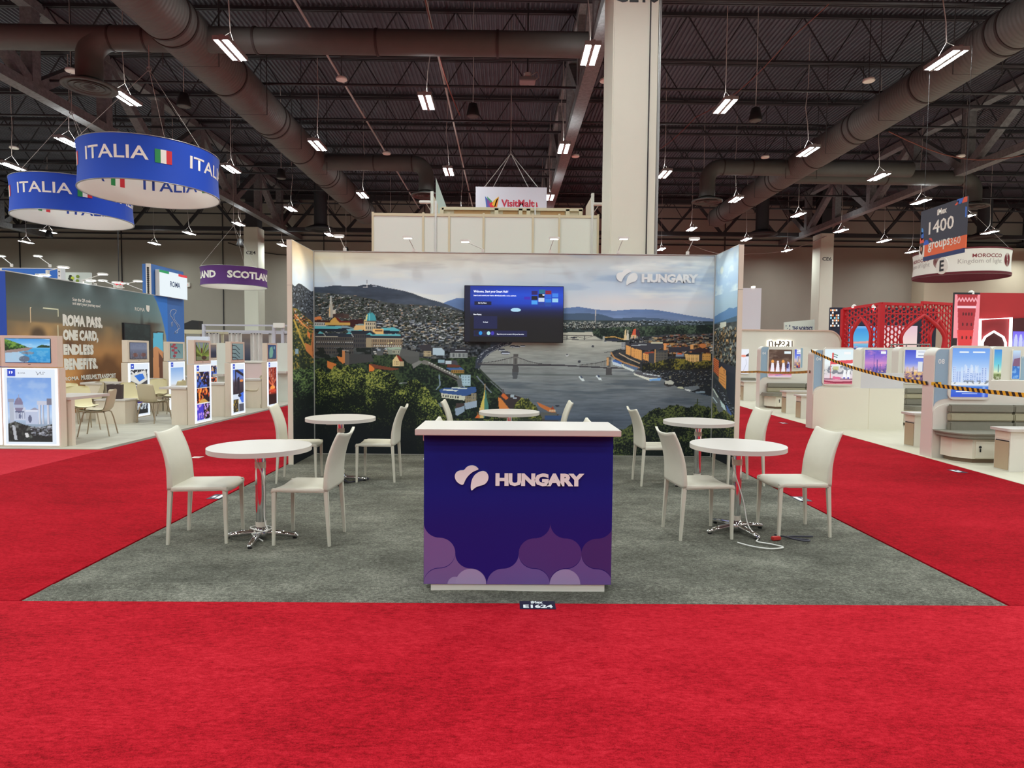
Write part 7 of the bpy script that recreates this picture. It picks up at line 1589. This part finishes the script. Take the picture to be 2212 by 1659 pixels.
# white tall banner and sign board behind
a, b_ = at_y(1600, 622, 24.5), at_y(1645, 622, 24.5); t = thing('tall_banner', 'tall plain lilac white banner right of the booth wall', 'banner', (a.x, 24.5, 0)); obj('banner_panel', MB().box((0, 0, 0), (b_.x - a.x, .3, a.z)), mat('lilac_white', rgb(216, 210, 218), .6), t); obj('top_lamp', MB().box((.5, -.1, a.z), (.62, .1, a.z + .08)), glow, t)
a, b_ = at_y(1695, 696, 25.5), at_y(1760, 696, 25.5); zq = at_y(1760, 690, 25.5).z
t = thing('sign_board', 'white sign board with navy dots above the curved sign wall', 'sign', (a.x, 25.5, 0)); w_ = b_.x - a.x
obj('board', MB().prism([(0, 1.8), (w_, 1.8), (w_, zq), (0, a.z)], .1, 'y', 0), M['panel_white'], t); obj('post', MB().box((.1, .02, 0), (.2, .1, 1.8)), M['grey'], t); obj('post', MB().box((w_ - .2, .02, 0), (w_ - .1, .1, 1.8)), M['grey'], t)
nv = mat('sign_navy_ink', rgb(36, 46, 96), .6)
for x, y, rx, ry in ((1698, 704, .9, 1.4), (1701, 710, .9, 1.2), (1698, 713, .5, .5), (1706, 704, 1.2, 2.4), (1706, 712, 1.0, 2.0)):
    q = at_y(x, y, 25.5); k = 29.3 / 1365; obj('sign_dot', plate([(q.x - a.x + rx * k * math.cos(i * .7854), q.z + ry * k * math.sin(i * .7854)) for i in range(8)], -.004), nv, t, fix=False)
q = at_y(1711, 714, 25.5); q2 = at_y(1755, 714, 25.5); tfit('lettering', 'THE NORDICS', nv, t, (q.x - a.x, -.005, q.z), q2.x - q.x, at_y(1711, 705, 25.5).z - q.z, bold=.04)

# red lattice pavilion
M['lattice'] = mat('red_lattice', rgb(196, 24, 36), .5); M['lattice_b'] = mat('dark_red_lattice', rgb(128, 20, 34), .5); M['navy_wall'] = mat('navy_wall', rgb(28, 32, 56), .6)
def arch_half(w_, z_sp, z_ap, n=10):
    """pointed keel arch, half outline from spring (w_,z_sp) to apex"""
    return [(w_ * (1 - (k / n) ** 1.7) * (1 + .12 * math.sin(math.pi * k / n)), z_sp + (z_ap - z_sp) * (k / n)) for k in range(n + 1)]
def lattice(par, A, B, zt, arch=None, cell=.34, thick=.045):
    """star lattice between ground points A and B up to zt, open inside the arch (centre, half width, spring, apex)"""
    A, B = Vector(A), Vector(B); d = (B - A); L = d.length; d.normalize(); b = MB(); zlo = 1.2
    def inside(s, z):
        if not arch: return False
        c_, hw, sp, ap = arch
        if z > ap: return False
        k = max(0, min(1, (z - sp) / (ap - sp))); wv = hw * (1 - k ** 1.7) * (1 + .12 * math.sin(math.pi * k)) if z > sp else hw * (1 - .18 * min(1, (sp - z) / 1.2))
        return abs(s - c_) < wv
    def seg(p, q):
        m = ((p[0] + q[0]) / 2, (p[1] + q[1]) / 2)
        if not (0 < m[0] < L and zlo < m[1] < zt) or inside(*m): return
        P_ = A + d * p[0] + Vector((0, 0, p[1])); Q = A + d * q[0] + Vector((0, 0, q[1])); b.bar(P_, Q, thick, thick)
    h = cell * .866
    for j in range(int((zt - zlo) / h) + 2):
        for i in range(int(L / cell) + 2):
            cx_ = i * cell + (j % 2) * cell / 2; cz = zlo + j * h; r1 = cell * .30; r2 = cell * .5
            pts = [(cx_ + r1 * math.cos(R(60 * k)), cz + r1 * math.sin(R(60 * k))) for k in range(6)]
            for k in range(6):
                seg(pts[k], pts[(k + 1) % 6])
                a = R(60 * k); seg(pts[k], (cx_ + r2 * math.cos(a), cz + r2 * math.sin(a)))
    o = obj('star_lattice', b, M['lattice'] if arch else M['lattice'], par, (-par.location.x, -par.location.y, -par.location.z)); o['kind'] = 'stuff'
    if arch:
        c_, hw, sp, ap = arch; pts = []
        for k in range(-6, 1): z = sp + k * .2; pts.append((hw * (1 - .18 * min(1, (sp - z) / 1.2)), z))
        pts += arch_half(hw, sp, ap)[1:]
        full = [(c_ - w_, z) for w_, z in pts] + [(c_ + w_, z) for w_, z in reversed(pts[:-1])]
        obj('arch_rib', MB().tube([A + d * s + Vector((0, 0, z)) for s, z in full], .07, 8), M['lattice'], par, (-par.location.x, -par.location.y, -par.location.z))
    return o
def lp(px, Yv): q = at_y(px, 700, Yv); return (q.x, Yv, 0)
pv = thing('lattice_pavilion', 'red star lattice pavilion with pointed arches in the right background', 'pavilion', lp(1905, 20))
def zz(px, py, Yv): return at_y(px, py, Yv).z
A, B, C2, D2 = lp(1822, 22.), lp(1903, 20.), lp(1990, 20.4), lp(2062, 21.2)
zl, zm, zr = zz(1822, 668, 22.), zz(1903, 656, 20.), zz(2060, 657, 21.)
L1 = (Vector(B) - Vector(A)).length
lattice(pv, A, B, (zl + zm) / 2, (L1 * .5, L1 * .26, 2.2, zz(1865, 686, 21)))
lattice(pv, B, C2, zm, ((Vector(C2) - Vector(B)).length + .1, 1.0, 2.1, zz(1995, 680, 20.4)))
L3 = (Vector(D2) - Vector(C2)).length
lattice(pv, C2, D2, zr, (L3 * .5, .48, 2.2, zz(2033, 692, 21)))
off = (-pv.location.x, -pv.location.y, 0)
for P_, z_ in ((A, zl), (B, zm), (D2, zr)): obj('post', MB().box((P_[0] - .09, P_[1] - .09, 0), (P_[0] + .09, P_[1] + .09, z_)), M['lattice'], pv, off)
for P_, Q, z_, z2 in ((A, B, zl, zm), (B, C2, zm, zm), (C2, D2, zr, zr)): obj('top_rail', MB().bar((P_[0], P_[1], z_), (Q[0], Q[1], z2), .12, .1), M['lattice'], pv, off); obj('mid_rail', MB().bar((P_[0], P_[1], z_ - .36), (Q[0], Q[1], z2 - .36), .05, .05), M['lattice'], pv, off)
nb_ = thing('navy_backdrop', 'navy backdrop wall with lit coast pictures behind the red lattice', 'wall', lp(1790, 24.5)); o_ = nb_.location
xa, xb = xof(1792, 24.5), xof(2000, 24.5); zt = zz(1800, 664, 24.5)
obj('panel', MB().box((xa - o_.x, .02, 0), (xb - o_.x + .4, .2, zt)), M['navy_wall'], nb_)
def led(px0, px1, py0, py1, Yv, kind, par, seed=1):
    a, b_ = at_y(px0, py1, Yv), at_y(px1, py0, Yv); c = pic(kind, (b_.x - a.x) * 40, (b_.z - a.z) * 40, seed, 1.)
    print_sheet('lit_picture', c.a, b_.x - a.x, b_.z - a.z, M['lit'], par, (a.x - par.location.x, Yv - par.location.y, a.z - par.location.z))
led(1832, 1905, 705, 775, 24.4, 'coast', nb_); led(1906, 1982, 704, 775, 24.4, 'pink', nb_, 3)
# zellige-like coloured tiles on the navy wall's left end
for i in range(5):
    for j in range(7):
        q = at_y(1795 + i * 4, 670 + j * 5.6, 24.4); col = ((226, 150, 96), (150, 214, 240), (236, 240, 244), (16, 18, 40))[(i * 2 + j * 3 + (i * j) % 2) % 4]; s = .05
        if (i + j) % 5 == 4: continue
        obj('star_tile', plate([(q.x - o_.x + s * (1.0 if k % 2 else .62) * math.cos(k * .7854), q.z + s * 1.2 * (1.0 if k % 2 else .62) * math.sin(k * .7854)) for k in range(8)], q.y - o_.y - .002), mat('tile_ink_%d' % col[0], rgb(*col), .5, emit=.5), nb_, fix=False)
for px, py, lab in ((1845, 663, 'bright spot lamp on the lattice top, left one'), (1889, 662, 'bright spot lamp on the lattice top, right one'), (2098, 634, 'bright spot lamp above the red tower picture')):
    q = at_y(px, py, {1845: 21.43, 1889: 20.35, 2098: 16.2}[px]); t = thing('spot_lamp', lab, 'lamp', tuple(q)); obj('lamp_head', MB().lathe([(.03, .1), (.09, .04), (.1, -.03)], 16), M['white_trim'], t); obj('lens', MB().lathe([(.085, -.031), (.0001, -.032)], 16, caps=False), mat('cool_spot_face', (.9, .95, 1.), emit=14.), t); obj('stem', MB().tube([(0, 0, .08), (0, 0, -.35)], .012, 6), M['grey'], t)
rl = thing('guard_rail', 'grey metal rail between the lattice pavilion and the dividers', 'rail', lp(1925, 18.5)); o_ = rl.location
for py in (744, 752): a, b_ = at_y(1925, py, 18.5), at_y(2010, py, 18.5); obj('rail_bar', MB().tube([(0, 0, a.z), (b_.x - a.x, 0, b_.z)], .02, 8), M['grey'], rl)
for px in (1926, 1937, 1958, 1985, 2009): x = at_y(px, 745, 18.5).x - o_.x; obj('post', MB().tube([(x, 0, 0), (x, 0, at_y(px, 744, 18.5).z)], .022, 8), M['grey'], rl)
obj('dark_infill', MB().box((0, .03, .3), (1.0, .06, at_y(1930, 747, 18.5).z - .04)), M['black'], rl)
# red tower picture and red wall with lit arches
Yt = 16.1
tp = thing('tower_picture', 'glowing red picture of a fortress tower beside the lattice pavilion', 'picture', lp(2060, Yt)); o_ = tp.location
a, b_ = at_y(2060, 640, Yt), at_y(2115, 632, Yt); zb = at_y(2060, 760, Yt).z; c = pic('tower', 56, 122, 2, 1.4)
obj('cabinet', MB().box((0, .01, 0), (b_.x - a.x, .08, b_.z)), M['frame_dark'], tp); print_sheet('lit_picture', c.a, b_.x - a.x, (a.z + b_.z) / 2 - zb, M['lit'], tp, (0, 0, zb))
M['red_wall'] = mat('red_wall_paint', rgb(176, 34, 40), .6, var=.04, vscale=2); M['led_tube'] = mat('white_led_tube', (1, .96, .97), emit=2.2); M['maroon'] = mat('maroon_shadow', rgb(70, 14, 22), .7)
rw = thing('red_portal_wall', 'red wall with white lit frame and pointed arch at the right edge', 'wall', lp(2115, 16.2)); o_ = rw.location; zt = zz(2150, 632, 16.2); xe = xof(2300, 16.2) - o_.x
obj('panel', MB().box((0, .1, 0), (xe, .18, zt)), M['red_wall'], rw)
def rp(px, py): q = at_y(px, py, 16.2); return (q.x - o_.x, 0, q.z)
obj('lit_frame', MB().tube([rp(2115, 800), rp(2117, 690), rp(2184, 687), rp(2181, 800)], .045, 8), M['led_tube'], rw)
obj('inner_panel', MB().prism([rp(2119, 800)[::2], rp(2119, 693)[::2], rp(2181, 690)[::2], rp(2178, 800)[::2]], .05, 'y', .05), mat('red_wall_deep', rgb(140, 26, 34), .6), rw)
ar = [(2122, 800), (2122, 740), (2128, 728), (2137, 722), (2147, 716), (2157, 722), (2167, 728), (2172, 740), (2172, 800)]
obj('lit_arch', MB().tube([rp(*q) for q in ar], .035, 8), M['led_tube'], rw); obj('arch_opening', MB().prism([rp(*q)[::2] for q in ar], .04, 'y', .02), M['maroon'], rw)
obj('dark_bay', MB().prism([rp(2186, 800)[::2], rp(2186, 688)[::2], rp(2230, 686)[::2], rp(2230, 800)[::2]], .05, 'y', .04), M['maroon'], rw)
a, b_ = at_y(2187, 775, 16.2), at_y(2225, 716, 16.2); c = pic('palace', 50, 80, 1); print_sheet('lit_picture', c.a, b_.x - a.x, b_.z - a.z, M['lit'], rw, (a.x - o_.x, .03, a.z))

# drum and aisle sign at upper right
dc = Vector((19.32, 23.24, 4.91)); Rd = 1.75; zlow = 4.91
M['maroon_fabric'] = mat('maroon_sign_fabric', rgb(96, 22, 34), .8, var=.12, vscale=9); M['off_white'] = mat('off_white_fabric', rgb(228, 224, 214), .7)
t, fl = drum('drum_sign', dc.x, dc.y, Rd, zlow, 1.04, M['off_white'], M['maroon_fabric'], 'white drum sign with dark red country name and oval emblem at upper right', 60)
obj('lower_band', MB().grid(lambda u, v: ((Rd + .006) * math.cos(6.28318 * u), (Rd + .006) * math.sin(6.28318 * u), .1 * v), 96, 1), M['maroon_fabric'], t)
obj('upper_band', MB().grid(lambda u, v: ((Rd + .006) * math.cos(6.28318 * u), (Rd + .006) * math.sin(6.28318 * u), 1.0 + .06 * v), 96, 1), M['maroon_fabric'], t)
mk = mat('maroon_ink', rgb(130, 50, 56), .7); gk = mat('grey_ink', rgb(170, 160, 154), .7); base = math.degrees(math.atan2(-3.82 - dc.y, -.09 - dc.x))
for k in range(4):
    a0 = base + 90 * k
    band(t, 'MOROCCO', mk, Rd, a0 + 13, .64, 1.18, .15, fl, bold=.02); band(t, 'Kingdom of light', gk, Rd, a0 - 3, .36, 1.68, .24, fl, bold=.0)
    for q in range(7):
        w_ = .20 * (1 - q / 8); hz = .27 * (1 - q / 8)
        pts = [((fl(.6) + .01) * math.cos(R(a0 + 64) + w_ * math.cos(s * .3927) / Rd), (fl(.6) + .01) * math.sin(R(a0 + 64) + w_ * math.cos(s * .3927) / Rd), .58 + hz * math.sin(s * .3927)) for s in range(17)]
        obj('emblem_ring', MB().tube([Vector(v) for v in pts], .007, 5), mk, t)
XS = 10.3
def sp(px, py): q = at_x(px, py, XS); return q
pa, pb, pc_, pd_ = sp(1990, 456), sp(2090, 425), sp(2084, 545), sp(1988, 562)
sg = thing('aisle_sign', 'navy hanging aisle sign with large white number and orange sponsor strip', 'sign', (XS, pa.y, 0)); o_ = sg.location
yr, yl = pb.y - o_.y, 0.; ztp = (pa.z + pb.z) / 2; zor1 = (sp(1990, 534).z + sp(2087, 504).z) / 2; zor0 = (sp(1989, 555).z + sp(2085, 537).z) / 2; zbl = zor0 - .1
obj('number_panel', MB().box((0, yr, zor1), (.03, yl, ztp)), mat('sign_slate', rgb(58, 60, 74), .6), sg); obj('sponsor_strip', MB().box((0, yr, zor0), (.03, yl - .18, zor1)), mat('sign_orange', rgb(230, 104, 60), .6), sg); obj('portrait_card', MB().box((0, yl - .18, zor0 + .02), (.03, yl + .02, zor1)), M['white'], sg); obj('footer_strip', MB().box((0, yr + .05, zbl), (.03, yl - .14, zor0)), mat('sign_navy_strip', rgb(40, 56, 104), .6), sg)
obj('portrait_hair', MB().prism([(yl - .13, zor0 + .2), (yl - .12, zor0 + .3), (yl - .05, zor0 + .32), (yl - .0, zor0 + .24), (yl - .03, zor0 + .12), (yl - .1, zor0 + .06)], .004, 'x', -.004), mat('portrait_brown', rgb(70, 44, 36), .7), sg); obj('portrait_face', MB().prism([(yl - .1, zor0 + .2), (yl - .09, zor0 + .26), (yl - .04, zor0 + .26), (yl - .04, zor0 + .18), (yl - .07, zor0 + .15)], .004, 'x', -.007), mat('portrait_skin', rgb(206, 150, 120), .7), sg)
W_ = abs(yr)
def stext(s, fu, fz, fw, hh, m, bold=.0): return tfit('lettering', s, m, sg, (-.004, yl - W_ * fu, fz), W_ * fw, hh, (0, 0, R(-90)), bold=bold)
H_ = ztp - zor1
stext('iMex', .38, zor1 + H_ * .74, .21, H_ * .17, M['letter_cream'], .05); stext('1400', .2, zor1 + H_ * .26, .55, H_ * .36, M['letter_cream'], .015); stext('groups', .2, zor0 + .08, .48, .24, M['letter_cream'], .02); stext('360', .69, zor0 + .13, .21, .17, M['letter_cream'], -.008)
for (fu, fz, r_, c, a0, a1) in ((.97, .86, .11, (226, 90, 60), 0, 180), (.86, 1.0, .10, (60, 110, 200), 180, 360), (.78, .98, .09, (226, 90, 60), 180, 300), (.97, .6, .1, (60, 110, 70), 90, 270), (.03, .08, .11, (226, 90, 60), 0, 180), (.15, .0, .1, (60, 100, 200), 0, 180), (.24, .04, .09, (214, 80, 70), 60, 180), (.03, .28, .09, (60, 110, 70), 90, 270), (.03, .42, .07, (80, 150, 220), 90, 270)):
    pts = [(max(yr, min(yl, yl - W_ * fu + r_ * math.cos(R(a0 + (a1 - a0) * k / 10)))), max(zor1, min(ztp, zor1 + H_ * fz + r_ * 1.2 * math.sin(R(a0 + (a1 - a0) * k / 10))))) for k in range(11)]
    obj('corner_shape', MB().prism(pts, .003, 'x', -.003), mat('sign_shape_%d_%d' % (c[0], c[1]), rgb(*c), .6), sg)
q = sp(2037, 574); obj('zone_disc', MB().lathe([(.2, 0), (.2, .02)], 32), M['off_white'], sg, (-.01, q.y - o_.y, q.z), (0, R(-90), 0)); tfit('zone_letter', 'E', M['black'], sg, (-.035, q.y - o_.y + .075, q.z - .13), .15, .26, (0, 0, R(-90)), bold=.03)
for f_ in (.05, .95): obj('hang_wire', MB().tube([(.015, yl - W_ * f_, ztp), (.015, yl - W_ * f_, 12.42)], .005, 6), M['cable_dark'], sg)

# hazard tape strung along the stand
M['tape_y'] = mat('tape_yellow', rgb(232, 176, 40), .4); M['tape_k'] = mat('tape_black', rgb(30, 28, 28), .4)
def tape(lab, p, q, sag, wd=.055, step=.055):
    """flat striped tape hanging between two points: one yellow and one black part"""
    p, q = Vector(p), Vector(q); L_ = (q - p).length; n_ = max(4, int(L_ / step)); t = thing('barrier_tape', lab, 'tape', tuple(p), 0, 'yellow and black barrier tapes'); by, bk_ = MB(), MB()
    P_ = lambda s: (q - p) * s + Vector((0, 0, -4 * sag * s * (1 - s)))
    for i in range(n_):
        a, b_ = P_(max(0, (i - .3) / n_)), P_(max(0, (i + .7) / n_)); c_, d_ = P_(min(1, (i + .3) / n_)), P_(min(1, (i + 1.3) / n_)); h = Vector((0, 0, wd / 2))
        (by if i % 2 else bk_).add([a + h, b_ + h, d_ - h, c_ - h], [(0, 1, 2, 3)])
    obj('yellow_stripe', by, M['tape_y'], t, fix=False)['kind'] = 'stuff'; obj('black_stripe', bk_, M['tape_k'], t, fix=False)['kind'] = 'stuff'
    return t
e8 = (x8 - .02, Y8 + .1); e4 = (x4 - .02, Y4 + .1); e7 = (x7 - .02, Y7 + .1)
za = at_y(1754, 757, Y4 + .1).z; zc = at_y(1999, 828, Y8 + .1).z
tape('black and yellow tape sagging from the nearer divider 04 to divider 08', (e4[0], e4[1], za), (e8[0], e8[1], zc), .10)
pe = at_x(2212, 850, 6.22); d_ = (pe - Vector((e8[0], Y8 - .03, at_y(2003, 832, Y8 - .03).z)))
tape('black and yellow tape leading from divider 08 to the right edge', (e8[0], Y8 - .03, at_y(2003, 832, Y8 - .03).z), tuple(pe + d_ * .9), .02)
zt7 = at_y(1640, 803, Y7).z
tape('black and yellow tape between the two dividers numbered 04', (e4[0], e4[1], at_y(1758, 803, Y4).z), (e7[0], e7[1], zt7), .03)
tape('black and yellow tape running on behind the booth wall', (e7[0], e7[1], zt7), (7.4, 19.6, at_y(1600, 801, 19.6).z), .03)
t = thing('tape_end', 'short folded end of tape on divider 08', 'tape', (e8[0] + .0, Y8 - .02, zc)); obj('yellow_fold', MB().box((-.03, -.004, -.025), (.12, 0, .025)), M['tape_y'], t); obj('black_stripe', MB().box((.03, -.006, -.025), (.07, -.004, .025)), M['tape_k'], t)

# more booth-number stickers and scraps on the carpets
def fl_sticker(px, py, rz, lab):
    p = at_z(px, py, .012); return sticker(p.x - .11, p.x + .11, p.y - .07, p.y + .07, lab, [('', .3, .6, .36, .22), ('', .12, .14, .74, .3)], .0135, rz)
fl_sticker(470, 1073, R(90), 'floor sticker on the red aisle left of the grey carpet'); fl_sticker(1731, 1078, R(-90), 'floor sticker on the red aisle right of the grey carpet')
fl_sticker(2068, 1018, R(-90), 'floor sticker beside the cream floor near the padded bench'); fl_sticker(1692, 914, R(-90), 'far floor sticker beside the cream floor'); fl_sticker(600, 890, R(90), 'far floor sticker beside the pale vinyl floor')
p = at_z(426, 988, .012); t = thing('floor_marker', 'small white cup-shaped marker lying on the left red aisle', 'marker', (p.x, p.y, .0125)); obj('marker_body', MB().prism([(-.05, -.06), (.05, -.06), (.07, .06), (-.07, .06)], .004, 'z', 0), M['white'], t); obj('marker_line', MB().box((-.05, -.02, .004), (.05, -.012, .006)), M['plug_red'], t); obj('marker_line', MB().box((-.05, .015, .004), (.05, .023, .006)), M['plug_red'], t)
